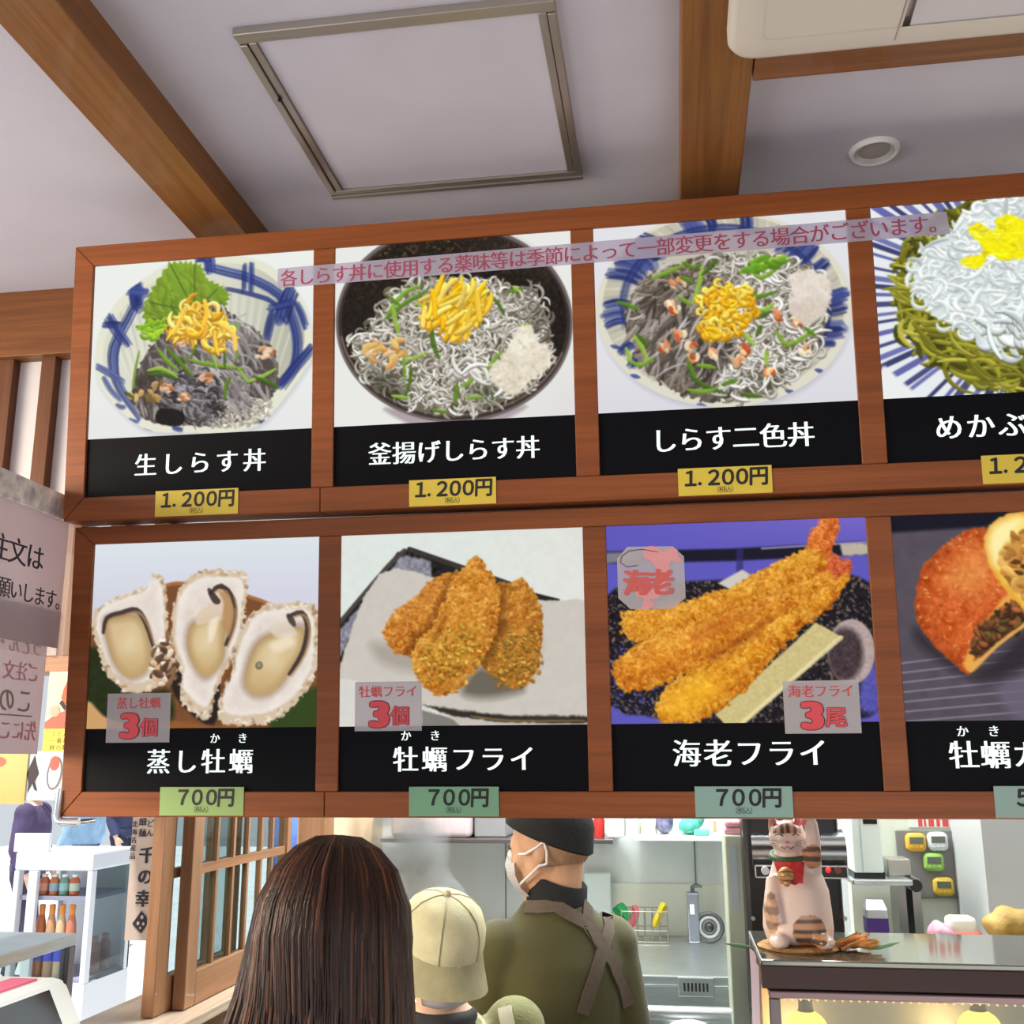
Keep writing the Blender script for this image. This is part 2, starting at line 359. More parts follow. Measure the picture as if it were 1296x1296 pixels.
class Print:
    """A print of W x H cells. Positions are given on an artboard whose corners are `quad` (top-left, top-right,
    bottom-right, bottom-left)."""
    def __init__(self, W, H, quad, bg, seed):
        self.W, self.H = W, H
        self.rs = np.random.RandomState(seed)
        self.im = np.empty((H, W, 3), np.float32); self.im[:] = np.array(bg) / 255.0
        dst = [(0, 0), (W, 0), (W, H), (0, H)]
        A = []; b = []
        for (x, y), (u, v) in zip(quad, dst):
            A.append([x, y, 1, 0, 0, 0, -u*x, -u*y]); b.append(u)
            A.append([0, 0, 0, x, y, 1, -v*x, -v*y]); b.append(v)
        h = np.linalg.solve(np.array(A, float), np.array(b, float))
        self.M = np.append(h, 1).reshape(3, 3)
        yy, xx = np.mgrid[0:H, 0:W]
        self.xx = xx.astype(np.float32) + .5; self.yy = yy.astype(np.float32) + .5
        self.k = W / (quad[1][0] - quad[0][0])          # artboard unit in cells
    def P(self, pts):
        p = np.asarray(pts, float).reshape(-1, 2)
        q = np.c_[p, np.ones(len(p))] @ self.M.T
        return q[:, :2] / q[:, 2:]
    def noise(self, s, oct=2, stretch=1.0):
        """smooth noise in 0..1, feature size s cells"""
        out = np.zeros((self.H, self.W), np.float32); amp = 1.0; tot = 0
        for o in range(oct):
            sx = max(1.5, s * stretch / 2**o); sy = max(1.5, s / 2**o)
            gw, gh = int(self.W / sx) + 4, int(self.H / sy) + 4
            g = self.rs.rand(gh, gw).astype(np.float32)
            fx = self.xx / sx; fy = self.yy / sy
            ix = fx.astype(int); iy = fy.astype(int)
            tx = fx - ix; ty = fy - iy
            tx = tx*tx*(3-2*tx); ty = ty*ty*(3-2*ty)
            n = (g[iy, ix]*(1-tx) + g[iy, ix+1]*tx)*(1-ty) + (g[iy+1, ix]*(1-tx) + g[iy+1, ix+1]*tx)*ty
            out += n * amp; tot += amp; amp *= .6
        return out / tot
    def put(self, sl, mask, col):
        a = mask[..., None]
        self.im[sl] = self.im[sl] * (1 - a) + col * a
    def mask(self, pts, soft=1.0, rough=0.0, rs=6.0, smooth=True):
        q = self.P(pts)
        if smooth and len(q) > 3:                       # closed Catmull-Rom through the points
            n = len(q); r = []
            for i in range(n):
                p0, p1, p2, p3 = q[i-1], q[i], q[(i+1) % n], q[(i+2) % n]
                for t in (0, .25, .5, .75):
                    r.append(.5*((2*p1)+(p2-p0)*t+(2*p0-5*p1+4*p2-p3)*t*t+(-p0+3*p1-3*p2+p3)*t**3))
            q = np.array(r)
        X, Y = self.xx, self.yy
        if rough:
            X = X + (self.noise(rs, 2) - .5) * rough; Y = Y + (self.noise(rs, 2) - .5) * rough
        inside = np.zeros(X.shape, bool); d2 = np.full(X.shape, 1e9, np.float32)
        for i in range(len(q)):
            (x1, y1), (x2, y2) = q[i-1], q[i]
            if y1 != y2:
                c = (y1 > Y) != (y2 > Y)
                inside ^= c & (X < (x2-x1)*(Y-y1)/(y2-y1) + x1)
            dx, dy = x2-x1, y2-y1
            L = dx*dx + dy*dy + 1e-9
            t = np.clip(((X-x1)*dx + (Y-y1)*dy)/L, 0, 1)
            d2 = np.minimum(d2, (X-x1-t*dx)**2 + (Y-y1-t*dy)**2)
        d = np.sqrt(d2); self.d = np.where(inside, d, -d)
        return np.clip(self.d / soft + .5, 0, 1)
    def poly(self, pts, col, a=1.0, soft=1.0, rough=0.0, rs=6.0, smooth=True):
        m = self.mask(pts, soft, rough, rs, smooth)
        self.put(slice(None), m * a, np.array(col, np.float32) / 255)
        return m
    def tint(self, m, col, a):
        self.put(slice(None), m * a, np.array(col, np.float32) / 255)
    def stroke(self, pts, w, col, a=1.0, taper=0.0, soft=1.0, shade=0.0, raw=False, clip=None):
        """polyline brush of half-width w (artboard units); shade > 0 rounds it"""
        q = np.asarray(pts, float) if raw else self.P(pts)
        w = w * self.k
        if len(q) > 2:
            r = [q[0]]
            for i in range(len(q)-1):
                p0, p1, p2, p3 = q[max(i-1, 0)], q[i], q[i+1], q[min(i+2, len(q)-1)]
                for t in (.34, .67, 1.0):
                    r.append(.5*((2*p1)+(p2-p0)*t+(2*p0-5*p1+4*p2-p3)*t*t+(-p0+3*p1-3*p2+p3)*t**3))
            q = np.array(r)
        x0 = max(int(q[:, 0].min()-w-2), 0); x1 = min(int(q[:, 0].max()+w+3), self.W)
        y0 = max(int(q[:, 1].min()-w-2), 0); y1 = min(int(q[:, 1].max()+w+3), self.H)
        if x0 >= x1 or y0 >= y1: return
        sl = (slice(y0, y1), slice(x0, x1))
        X, Y = self.xx[sl], self.yy[sl]
        best = np.full(X.shape, -1e9, np.float32); side = np.zeros(X.shape, np.float32)
        n = len(q)-1
        for i in range(n):
            (ax, ay), (bx, by) = q[i], q[i+1]
            dx, dy = bx-ax, by-ay; L = dx*dx+dy*dy+1e-9
            t = np.clip(((X-ax)*dx+(Y-ay)*dy)/L, 0, 1)
            d = np.sqrt((X-ax-t*dx)**2+(Y-ay-t*dy)**2)
            s = (i+t)/n
            ww = w*(1-taper*np.abs(2*s-1)**2)
            v = ww-d
            up = v > best
            best = np.where(up, v, best)
            side = np.where(up, (Y-ay-t*dy)/max(w, .5), side)
        m = np.clip(best/soft+.5, 0, 1)*a
        if clip is not None: m = m*clip[sl]
        c = np.broadcast_to(np.array(col, np.float32)/255, X.shape+(3,))
        if shade: c = np.clip(c*(1-shade*np.clip(side, -1, 1)[..., None]), 0, 1)
        self.put(sl, m, c)
    def brush(self, pts, w, cols, a=.75, n=9, clip=None):
        """a dry, streaky brush mark"""
        q = np.asarray(pts, float); self.stroke(q, w*.85, cols[1], a*.62, .3, 2.0, clip=clip)
        t = np.gradient(q, axis=0); nn = np.c_[-t[:, 1], t[:, 0]]; nn /= np.linalg.norm(nn, axis=1)[:, None]+1e-6
        for i in range(n):
            o = (i/(n-1)*2-1)*w*.8; j = self.rs.uniform(-.12, .12, 2)*w*2
            r = q+nn*o+j; r[0] += (r[0]-r[1])*self.rs.uniform(-.12, .12); r[-1] += (r[-1]-r[-2])*self.rs.uniform(-.3, .1)
            self.stroke(r, w/n*self.rs.uniform(1.4, 2.8), cols[self.rs.randint(len(cols))], a*self.rs.uniform(.6, 1), .35, clip=clip)
    def bits(self, m, n, length, w, cols, ang=None, spread=3.14, bend=.5, shade=.2, a=1.0, taper=.6, edge=None, clip=None):
        """n short curved bits scattered over mask m (probability), in random order"""
        p = m.ravel().astype(np.float64)
        if p.sum() <= 0: return
        idx = self.rs.choice(len(p), n, p=p/p.sum())
        for k in idx:
            y, x = divmod(int(k), self.W)
            L = length*self.k*(.6+.8*self.rs.rand())
            th = (self.rs.rand()*2*math.pi if ang is None else ang+self.rs.uniform(-spread, spread)/2)
            b = self.rs.uniform(-bend, bend)*2
            pts = []; cx, cy = x-math.cos(th)*L/2, y-math.sin(th)*L/2
            for s in range(5):
                pts.append((cx, cy)); t2 = th+b*(s-2)/2
                cx += math.cos(t2)*L/4; cy += math.sin(t2)*L/4
            c = np.array(cols[self.rs.randint(len(cols))], float)*(.88+.24*self.rs.rand())
            ww = w*(.7+.6*self.rs.rand())
            if edge is not None:
                self.stroke(np.array(pts)+[0, ww*self.k*.55], ww*1.25, edge, a*.7, taper, raw=True, clip=clip)
            self.stroke(pts, ww, np.clip(c, 0, 255), a, taper, shade=shade, raw=True, clip=clip)
    def speck(self, m, amt, s=2.0, col=None):
        n = self.noise(s, 2)-.5
        if col is None: self.im += (n*amt*m)[..., None]*2
        else: self.tint(m*np.clip(n*4, 0, 1), col, amt)
    def grid(self):
        g = self.im; k = np.array([.2, .6, .2])
        for ax in (0, 1):                                # the slight softness of a print
            q = np.pad(g, [(1, 1) if a == ax else (0, 0) for a in range(3)], 'edge'); g = sum(k[i]*np.take(q, range(i, i+g.shape[ax]), ax) for i in range(3))
        return np.clip(g, 0, 1)

def radial(pr, cx, cy, rx, ry, a0, a1, n=24):
    return [(cx+rx*math.cos(math.radians(a0+(a1-a0)*i/(n-1))), cy+ry*math.sin(math.radians(a0+(a1-a0)*i/(n-1)))) for i in range(n)]

NAVY = [(38, 50, 120), (48, 64, 140), (30, 38, 96), (62, 80, 155)]
GREENS = [(120, 160, 50), (90, 130, 35), (150, 185, 70), (70, 105, 30)]

def paint_raw_whitebait(W, H):
    p = Print(W, H, [(145, 135), (1147, 62), (1140, 873), (108, 925)], (236, 238, 234), 11)
    p.tint(np.clip((p.yy/H-.6)*1.2, 0, 1), (214, 212, 220), .6)
    out = [(145, 600), (150, 480), (190, 370), (270, 270), (370, 190), (490, 120), (640, 84), (800, 88), (930, 125), (1040, 215), (1110, 330), (1136, 450), (1136, 545), (1080, 640), (990, 760), (900, 852), (780, 888), (560, 892), (390, 882), (280, 812), (195, 720), (155, 655)]
    p.poly([(x+6, y+16) for x, y in out], (176, 176, 186), .5, 8)
    rim = p.poly(out, (228, 228, 208), rough=2)
    inn = [(182, 600), (187, 480), (232, 380), (312, 282), (402, 212), (502, 152), (650, 122), (800, 125), (920, 165), (1015, 250), (1078, 350), (1100, 450), (1085, 530), (1015, 640), (925, 760), (840, 832), (560, 856), (405, 832), (292, 742), (212, 670)]
    m = p.poly(inn, (216, 217, 200))
    p.tint(m*np.clip((p.xx/W-.62)*3, 0, 1), (150, 148, 132), .55)
    for i in range(46):                                  # throwing ridges inside the bowl
        x = 190+i*20; p.stroke([(x, 180+abs(x-640)*.35), (x+(640-x)*.22, 620)], 3, (176, 176, 158) if i % 2 else (236, 236, 220), .5, .5, clip=m)
    NV = [(40, 52, 116), (56, 70, 140), (30, 38, 92), (84, 98, 160)]
    B = lambda q, w, n=9, a=.75: p.brush(q, w, NV, a, n, rim)
    B([(355, 255), (290, 380), (228, 500), (225, 600), (262, 700), (350, 820)], 20); B([(262, 440), (236, 540), (240, 640)], 12, 5)
    B([(335, 205), (330, 270), (345, 330)], 34); B([(290, 240), (380, 250)], 22, 6); B([(205, 360), (240, 420), (290, 490)], 24); B([(185, 400), (260, 400)], 16, 5)
    B([(150, 588), (200, 615), (272, 660)], 17); B([(180, 640), (215, 700), (260, 745)], 12, 5)
    B([(612, 96), (660, 100), (668, 160)], 24, 8); B([(660, 140), (760, 165), (850, 190), (980, 262), (1040, 370), (1064, 480), (1050, 590), (990, 680)], 25, 10)
    B([(740, 235), (860, 262), (960, 300), (1015, 400)], 10, 4); B([(1038, 235), (1010, 300), (985, 385)], 36, 10, .85); B([(940, 330), (1050, 300)], 16, 5)
    for x in (828, 858): B([(x, 125), (x-2, 190), (x-4, 255)], 9, 3)
    B([(1060, 300), (1085, 350), (1108, 415)], 12, 4); B([(955, 345), (940, 400), (925, 470)], 20, 6, .6); B([(1132, 505), (1060, 590), (990, 670)], 24, 8)
    for x, y in ((240, 765), (300, 830), (360, 880), (500, 868), (890, 835)): B([(x, y), (x+20, y+8), (x+42, y+12)], 9, 4)
    p.tint(rim*np.clip((p.yy/H-.35)*2, 0, 1)*np.clip((.35-p.xx/W)*4, 0, 1), (236, 236, 220), .25)
    leaf = []
    base = [(480, 112), (560, 108), (630, 120), (660, 190), (735, 225), (770, 262), (745, 330), (640, 380), (540, 420), (440, 440), (372, 440), (350, 330), (400, 230)]
    for i in range(len(base)):
        a, b = np.array(base[i]), np.array(base[(i+1) % len(base)])
        for t in (0, .33, .66):
            leaf.append(tuple(a+(b-a)*t)); leaf.append(tuple(a+(b-a)*(t+.12)+(np.array((560, 290))-a)*.09))
    lm = p.poly(leaf, (112, 142, 44), smooth=False)
    p.bits(lm, 150, 60, 7, [(92, 118, 36), (126, 152, 46), (80, 100, 34), (142, 168, 60), (104, 112, 48)], -2.2, 1.4, .2, .1, .6, clip=lm)
    p.tint(lm*np.clip(1-(p.yy/H)*2.6, 0, 1), (150, 190, 50), .6)
    for b in [(490, 130), (600, 130), (700, 240), (400, 300), (380, 400), (720, 300)]: p.stroke([(600, 340), b], 3, (74, 96, 36), .8, clip=lm)
    p.bits(p.mask([(370, 390), (500, 390), (480, 460), (370, 450)]), 30, 50, 9, [(160, 200, 50), (130, 175, 40)], .2, 1.5)
    p.poly([(395, 490), (420, 500), (405, 540), (330, 700), (315, 640)], (224, 222, 205), .8, 6)
    mound = [(305, 705), (350, 570), (420, 470), (520, 370), (640, 292), (720, 310), (820, 385), (900, 440), (968, 530), (980, 660), (940, 745), (860, 820), (720, 858), (520, 860), (400, 842), (325, 780)]
    mm = p.poly(mound, (82, 75, 72), rough=8)
    p.bits(p.mask([(700, 770), (930, 740), (920, 830), (760, 866), (660, 850)]), 150, 20, 6, [(214, 208, 190), (190, 184, 168), (232, 228, 214)], None, 3, .2, .2, edge=(150, 140, 126))
    keep = mm*(1-.9*p.mask([(720, 790), (930, 745), (920, 830), (760, 866), (660, 856)]))
    p.bits(keep, 330, 110, 7, [(110, 102, 98), (138, 130, 126), (84, 76, 74), (158, 150, 148)], 1.2, 1.6, .5, .3, .8, clip=mm)
    hi = p.mask([(700, 330), (830, 380), (890, 460), (800, 560), (850, 700), (760, 760), (500, 700), (600, 560), (700, 460)], 20)
    p.bits(hi, 150, 110, 6, [(164, 159, 158), (190, 186, 186), (130, 122, 120)], 1.0, 1.2, .5, .35, .85, clip=mm)
    p.bits(p.mask([(480, 660), (720, 650), (700, 830), (500, 820)], 16), 110, 80, 6, [(70, 66, 70), (140, 136, 142), (98, 92, 98), (48, 44, 46)], .5, 1.8, .8, .35, .9)
    p.poly([(440, 782), (545, 798), (535, 860), (425, 845)], (22, 20, 20), .95)
    p.poly([(330, 640), (440, 640), (430, 760), (340, 740)], (56, 46, 40), .7, 10)
    p.bits(p.mask([(320, 700), (460, 660), (450, 740), (340, 760)], 6), 16, 30, 11, [(206, 170, 110), (190, 150, 96), (120, 96, 50)], None, 3, .3)
    for c, r in (((540, 485), 34), ((470, 690), 26), ((655, 645), 20), ((915, 530), 44), ((555, 730), 14)):
        p.bits(p.mask(radial(p, c[0], c[1], r, r*.6, 0, 345, 10), 4), 14, 30, 9, [(200, 150, 110), (224, 184, 150), (170, 110, 76), (230, 205, 180)], .2, 1.4)
    G = [[(430, 510), (470, 560), (525, 610)], [(470, 500), (530, 570), (590, 632)], [(385, 608), (450, 600), (520, 640)], [(390, 625), (460, 625), (515, 645)], [(575, 560), (640, 575), (720, 588), (820, 600)], [(735, 740), (742, 680), (760, 640)], [(840, 660), (900, 640), (970, 602)], [(880, 640), (930, 660), (980, 685)], [(345, 520), (325, 620), (318, 690)], [(610, 480), (595, 520), (580, 550)], [(660, 500), (690, 560), (700, 600)], [(735, 520), (738, 590)], [(790, 520), (790, 560)], [(540, 540), (560, 570)], [(800, 600), (840, 660)], [(280, 705), (320, 730)]]
    for i, g in enumerate(G): p.stroke([(x, y+5) for x, y in g], 9 if i < 8 else 6, (50, 46, 36), .5, .5); p.stroke(g, 9 if i < 8 else 6, GREENS[i % 4], .95, .5, shade=.2)
    p.stroke([(770, 410), (800, 400)], 11, (130, 160, 90), .9); p.stroke([(770, 385), (835, 350)], 4, (180, 178, 178), .9)
    e = p.mask([(500, 430), (545, 330), (640, 300), (700, 330), (720, 400), (780, 450), (785, 500), (660, 490), (560, 460)], 6)
    p.bits(e, 75, 85, 9, [(250, 196, 66), (255, 214, 96), (236, 172, 44), (255, 226, 130)], 1.0, 2.6, .8, .3, edge=(176, 116, 24))
    p.stroke([(720, 400), (775, 440), (785, 512)], 11, (250, 205, 96), 1, .2, shade=.2); p.stroke([(555, 325), (530, 390), (500, 440)], 11, (250, 200, 80), 1, .2, shade=.2)
    p.stroke([(645, 292), (655, 350), (640, 400)], 11, (252, 200, 66), 1, .2, shade=.2)
    return p.grid()

def shirasu(p, m, n, cols, edge, L=64, w=7, **k):
    p.bits(m, int(n*1.45), L, w*.74, cols, edge=edge, bend=.9, shade=.25, taper=.6, **k)

WHITES = [(206, 200, 188), (190, 184, 172), (224, 220, 210), (170, 164, 152), (236, 234, 228)]

def paint_boiled_whitebait(W, H):
    p = Print(W, H, [(83, 157), (1103, 75), (1118, 872), (83, 925)], (232, 233, 228), 12)
    p.tint(np.clip((p.yy/H-.55)*1.4, 0, 1)*np.clip((p.xx/W-.5)*2, 0, 1), (205, 192, 200), .5)
    out = radial(p, 598, 480, 511, 424, 0, 350, 30)
    out = [(x, y-(8 if y < 480 else 0)) for x, y in out]
    p.poly([(300, 840), (600, 880), (900, 830), (840, 880), (740, 915), (460, 920), (380, 900)], (168, 152, 156), .9, 6)
    p.poly(out, (112, 100, 100))
    p.poly(radial(p, 598, 478, 500, 414, 0, 350, 30), (58, 50, 48))
    m = p.poly(radial(p, 598, 470, 486, 396, 0, 350, 30), (34, 27, 23))
    p.speck(m, .05, 2.5); p.tint(m*np.clip(p.noise(3, 2)*4-2.3, 0, 1)*np.clip(.35-p.yy/H, 0, 1)*2.5, (150, 118, 60), .8)
    p.tint(m*np.clip(1-np.hypot((p.xx/W-.5)/.36, (p.yy/H-.55)/.42), 0, 1), (12, 10, 9), 1)
    p.tint(p.mask([(640, 115), (760, 108), (900, 160), (1000, 260), (940, 250), (820, 180)], 30), (74, 60, 46), .35)
    rimc = radial(p, 598, 470, 493, 402, 20, 170, 30)
    p.stroke(rimc, 5, (124, 104, 96), .8)
    mound = [(160, 560), (235, 480), (300, 380), (380, 320), (500, 285), (640, 280), (760, 300), (870, 350), (950, 360), (990, 470), (1010, 600), (960, 720), (820, 820), (640, 868), (520, 866), (420, 850), (320, 790), (230, 720), (180, 640)]
    mm = p.poly(mound, (112, 104, 88), rough=18)
    p.bits(mm, 120, 60, 14, [(84, 80, 58), (130, 120, 100), (70, 70, 44)], None, 3, .5, .1, .7)
    shirasu(p, mm, 620, WHITES, (96, 88, 74))
    p.bits(p.mask([(880, 330), (960, 350), (1000, 520), (940, 520)], 6), 40, 60, 6, [(120, 112, 100), (160, 152, 140)], None, 3, .8, .2, edge=(40, 32, 28))
    p.poly([(210, 690), (330, 700), (400, 830), (300, 800)], (44, 42, 30), .55, 16)
    p.poly([(700, 740), (790, 760), (780, 840), (640, 800)], (70, 76, 50), .4, 14)
    p.bits(p.mask([(250, 560), (380, 560), (370, 640), (250, 640)], 12), 22, 40, 13, [(220, 180, 110), (230, 200, 150), (206, 150, 80)], None, 3, .4)
    G = [[(310, 440), (380, 350), (450, 320)], [(300, 460), (390, 390), (480, 340)], [(330, 400), (345, 480), (355, 520)], [(500, 480), (505, 560), (530, 630)], [(800, 600), (720, 690), (630, 750)], [(610, 740), (600, 820)], [(370, 640), (420, 630), (480, 605)], [(410, 660), (405, 740), (380, 800)], [(380, 620), (385, 720)], [(830, 345), (890, 325)], [(430, 395), (480, 410)], [(730, 330), (790, 400), (810, 440)], [(650, 800), (720, 795)], [(500, 850), (570, 862)], [(330, 790), (400, 800)], [(690, 400), (720, 380)], [(880, 490), (930, 485)], [(310, 360), (360, 400)], [(850, 320), (880, 345)]]
    for i, g in enumerate(G): p.stroke(g, 11 if i < 6 else 8, GREENS[i % 4], .9, .5, shade=.25)
    shirasu(p, p.mask([(620, 640), (740, 700), (720, 740), (640, 690)], 6), 8, [(236, 234, 226)], (120, 110, 96), 110, 10)
    e = p.mask([(480, 400), (540, 325), (660, 320), (730, 380), (690, 450), (600, 520), (490, 480)], 6)
    p.bits(e, 90, 100, 9, [(250, 200, 36), (255, 214, 70), (238, 176, 20), (255, 226, 110)], 2.2, 1.5, .25, .25, taper=.2, edge=(190, 128, 10))
    d = p.mask([(870, 500), (920, 485), (960, 550), (1010, 590), (1010, 660), (940, 720), (850, 785), (780, 750), (750, 690), (800, 620), (840, 560)], 3, 8, 5)
    p.tint(d, (226, 216, 196), 1); p.speck(d, .07, 4); p.speck(d, .05, 2)
    p.tint(d*np.clip(1-np.hypot(p.xx-p.P([(890, 560)])[0][0], p.yy-p.P([(890, 560)])[0][1])/28, 0, 1), (246, 242, 226), .9)
    p.bits(d, 60, 24, 6, [(214, 200, 172), (238, 232, 216)], None, 3, .4, .15, .5)
    return p.grid()

def paint_two_colour(W, H):
    p = Print(W, H, [(35, 162), (1065, 83), (1115, 868), (58, 918)], (226, 226, 230), 13)
    p.tint(np.clip((p.yy/H-.6)*1.5, 0, 1), (206, 200, 212), .6)
    out = radial(p, 570, 490, 520, 402, 0, 350, 30)
    p.poly([(x+4, y+14) for x, y in out], (170, 168, 178), .5, 8)
    rim = p.poly(out, (222, 218, 200))
    m = p.poly(radial(p, 568, 478, 492, 376, 0, 350, 30), (196, 190, 172))
    for i in range(64):
        a = i*5.6; q = [(568+495*math.cos(math.radians(a)), 478+378*math.sin(math.radians(a))), (568+380*math.cos(math.radians(a+6)), 490+300*math.sin(math.radians(a+6)))]
        p.stroke(q, 6, (160, 156, 142) if i % 2 else (226, 222, 206), .5, .5, clip=m)
    NV = [(40, 50, 110), (58, 72, 142), (30, 38, 88), (84, 96, 156)]
    pos = lambda aa, r: (568+500*r*math.cos(math.radians(aa)), 480+384*r*math.sin(math.radians(aa)))
    for aa, wd, r0, r1 in ((200, 22, 1.0, .74), (208, 26, .98, .74), (216, 40, .96, .72), (226, 34, .99, .74), (174, 20, .99, .76), (181, 16, .97, .78), (168, 14, .98, .78), (252, 38, 1.0, .74), (262, 20, .98, .80), (280, 26, 1.0, .78), (306, 30, .98, .74), (318, 44, .97, .74), (330, 26, .96, .76), (352, 30, 1.0, .76), (0, 24, .98, .78), (14, 36, 1.0, .78), (24, 18, .98, .8), (150, 22, .97, .8), (140, 20, .99, .82)):
        p.brush([pos(aa, r0), pos(aa+2, (r0+r1)/2), pos(aa+1, r1)], wd, NV, .75, 7, rim)
    p.brush(radial(p, 568, 478, 412, 322, 165, 330, 10), 16, NV, .5, 6, m); p.brush(radial(p, 568, 478, 430, 335, 5, 55, 6), 14, NV, .45, 5, m)
    for x, y in ((110, 640), (190, 760), (460, 880), (620, 888), (820, 825), (940, 740)): p.stroke([(x, y), (x+36, y+10)], 9, NAVY[1], .8, .6, clip=rim)
    mound = [(165, 560), (200, 420), (270, 350), (400, 300), (560, 270), (720, 280), (860, 290), (940, 360), (980, 500), (960, 640), (880, 740), (760, 820), (560, 862), (420, 850), (290, 780), (210, 690)]
    mm = p.poly(mound, (104, 92, 80), rough=16)
    left = mm*np.clip((.56-p.xx/W)*8+.4, 0, 1); right = mm*np.clip((p.xx/W-.46)*8, 0, 1)
    p.bits(left, 420, 110, 7, [(112, 100, 90), (140, 128, 118), (84, 74, 66), (168, 160, 152), (60, 54, 48)], -.9, 1.5, .4, .3, .85, clip=mm)
    p.bits(mm*np.clip((.42-p.yy/H)*8, 0, 1), 110, 80, 7, [(130, 116, 100), (160, 148, 132), (96, 84, 70)], .2, 2, .6, .3, .8, clip=mm)
    shirasu(p, right, 330, WHITES+[(150, 140, 126)], (92, 82, 70), 70)
    p.poly([(700, 730), (800, 740), (760, 820), (640, 830)], (54, 56, 36), .5, 14)
    shirasu(p, right, 90, WHITES[2:5:2], (92, 82, 70), 70)
    p.poly([(500, 640), (600, 620), (560, 740), (440, 740)], (48, 38, 32), .55, 14)
    p.bits(left, 30, 90, 5, [(190, 186, 182), (206, 204, 200)], -.8, 1.2, .3, .2, .8)
    for c in ((385, 605), (437, 650), (440, 690), (520, 690), (330, 640), (380, 385), (345, 470), (660, 660), (790, 530), (860, 540), (372, 500), (750, 760), (900, 660), (620, 700)):
        p.bits(p.mask(radial(p, c[0], c[1], 18, 14, 0, 345, 8), 3), 5, 34, 10, [(220, 140, 90), (232, 190, 140), (196, 90, 50), (236, 214, 180)], 1.2, 1.6)
    G = [[(275, 365), (340, 340), (405, 310)], [(400, 300), (440, 320), (470, 310)], [(440, 470), (470, 380), (480, 320)], [(480, 350), (520, 310), (535, 290)], [(380, 440), (430, 470)], [(390, 360), (440, 380)], [(205, 600), (230, 640), (260, 700)], [(215, 595), (260, 640)], [(180, 700), (230, 720), (280, 690)], [(135, 462), (180, 475), (222, 492)], [(170, 650), (190, 700)], [(430, 760), (480, 800), (560, 830)], [(420, 820), (480, 830), (530, 820)], [(560, 800), (620, 780)], [(660, 320), (720, 300), (790, 280)], [(670, 310), (700, 330)], [(690, 350), (730, 360), (800, 310)], [(630, 410), (700, 440), (780, 420)], [(680, 500), (740, 490), (770, 470)], [(700, 530), (760, 500)], [(780, 580), (830, 640), (930, 580)], [(900, 570), (940, 600)], [(640, 580), (690, 640)], [(700, 600), (720, 560)], [(460, 720), (530, 730)], [(420, 700), (450, 770)], [(740, 660), (740, 720)], [(640, 840), (720, 850)]]
    for i, g in enumerate(G): p.stroke(g, 10, GREENS[i % 4], .92, .5, shade=.25)
    p.bits(p.mask([(650, 320), (700, 280), (800, 275), (790, 310), (700, 340)], 4), 14, 60, 13, [(100, 150, 40), (130, 175, 55)], -.3, .8)
    e = p.mask([(480, 440), (560, 395), (640, 410), (690, 480), (640, 560), (560, 600), (490, 600), (500, 520)], 5)
    p.bits(e, 130, 50, 8, [(250, 196, 40), (255, 210, 76), (236, 172, 24), (255, 222, 100)], None, 3, 1.2, .3, edge=(190, 124, 10))
    d = p.mask([(830, 360), (900, 330), (980, 350), (1005, 410), (985, 500), (920, 550), (870, 540), (830, 480), (850, 430)], 3, 6, 5)
    p.tint(d, (226, 216, 204), 1); p.speck(d, .05, 5); p.tint(d*np.clip((p.yy-p.P([(900, 430)])[0][1])/16, 0, 1), (200, 182, 166), .45); p.speck(d, .04, 2)
    return p.grid()

def paint_mekabu(W, H):
    # artboard: the whole square print; only its left part is inside the picture
    p = Print(W, H, [(65, 133), (1180, 45), (1200, 845), (115, 882)], (232, 236, 238), 14)
    cx, cy = 660, 460
    for i in range(76):                                  # painted rays of the plate
        a = math.radians(i*360/76+p.rs.uniform(-1.2, 1.2))
        p.stroke([(cx+430*math.cos(a), cy+340*math.sin(a)), (cx+780*math.cos(a+.05), cy+600*math.sin(a+.05))], p.rs.uniform(6, 17), [(58, 60, 112), (88, 90, 160), (44, 46, 96), (100, 104, 168)][i % 4], .9, .3)
    p.poly([(115, 760), (170, 800), (250, 885), (100, 890)], (236, 238, 238), 1, 4)
    sw = p.poly(radial(p, 660, 470, 495, 395, 0, 350, 26), (112, 112, 30), rough=16)
    p.bits(sw, 420, 100, 11, [(128, 128, 36), (98, 98, 26), (152, 150, 50), (74, 74, 22), (112, 106, 30)], None, 3, .7, .3, edge=(60, 58, 18), clip=None)
    p.bits(p.mask(radial(p, 660, 470, 470, 380, 90, 200, 12)+[(560, 560)], 10), 90, 150, 9, [(150, 146, 44), (120, 116, 34), (172, 166, 66)], .5, 1.2, .5, .3)
    wh = [(235, 400), (260, 320), (320, 270), (400, 200), (480, 130), (640, 80), (900, 80), (1050, 300), (1050, 560), (900, 640), (700, 640), (560, 690), (510, 690), (480, 650), (420, 640), (390, 610), (320, 560), (270, 500), (240, 460)]
    m = p.poly(wh, (218, 228, 226), rough=16)
    shirasu(p, m, 430, [(234, 243, 243), (220, 230, 230), (246, 250, 250), (208, 218, 216)], (190, 200, 198), 90, 11)
    p.bits(p.mask([(480, 600), (900, 560), (900, 700), (560, 690)], 10), 50, 120, 12, [(232, 240, 242), (214, 222, 226)], .9, 1.6, .7, .2, edge=(110, 116, 90))
    e = p.mask([(460, 230), (500, 195), (560, 230), (580, 175), (650, 170), (720, 260), (680, 330), (600, 350), (540, 320), (500, 380), (440, 365), (430, 345), (520, 310)], 3, 6)
    p.tint(e, (246, 236, 16), 1); p.speck(e, .06, 4); p.bits(e, 50, 50, 8, [(255, 246, 30), (234, 220, 10), (250, 240, 60)], None, 3, .8, .15, clip=e)
    return p.grid()

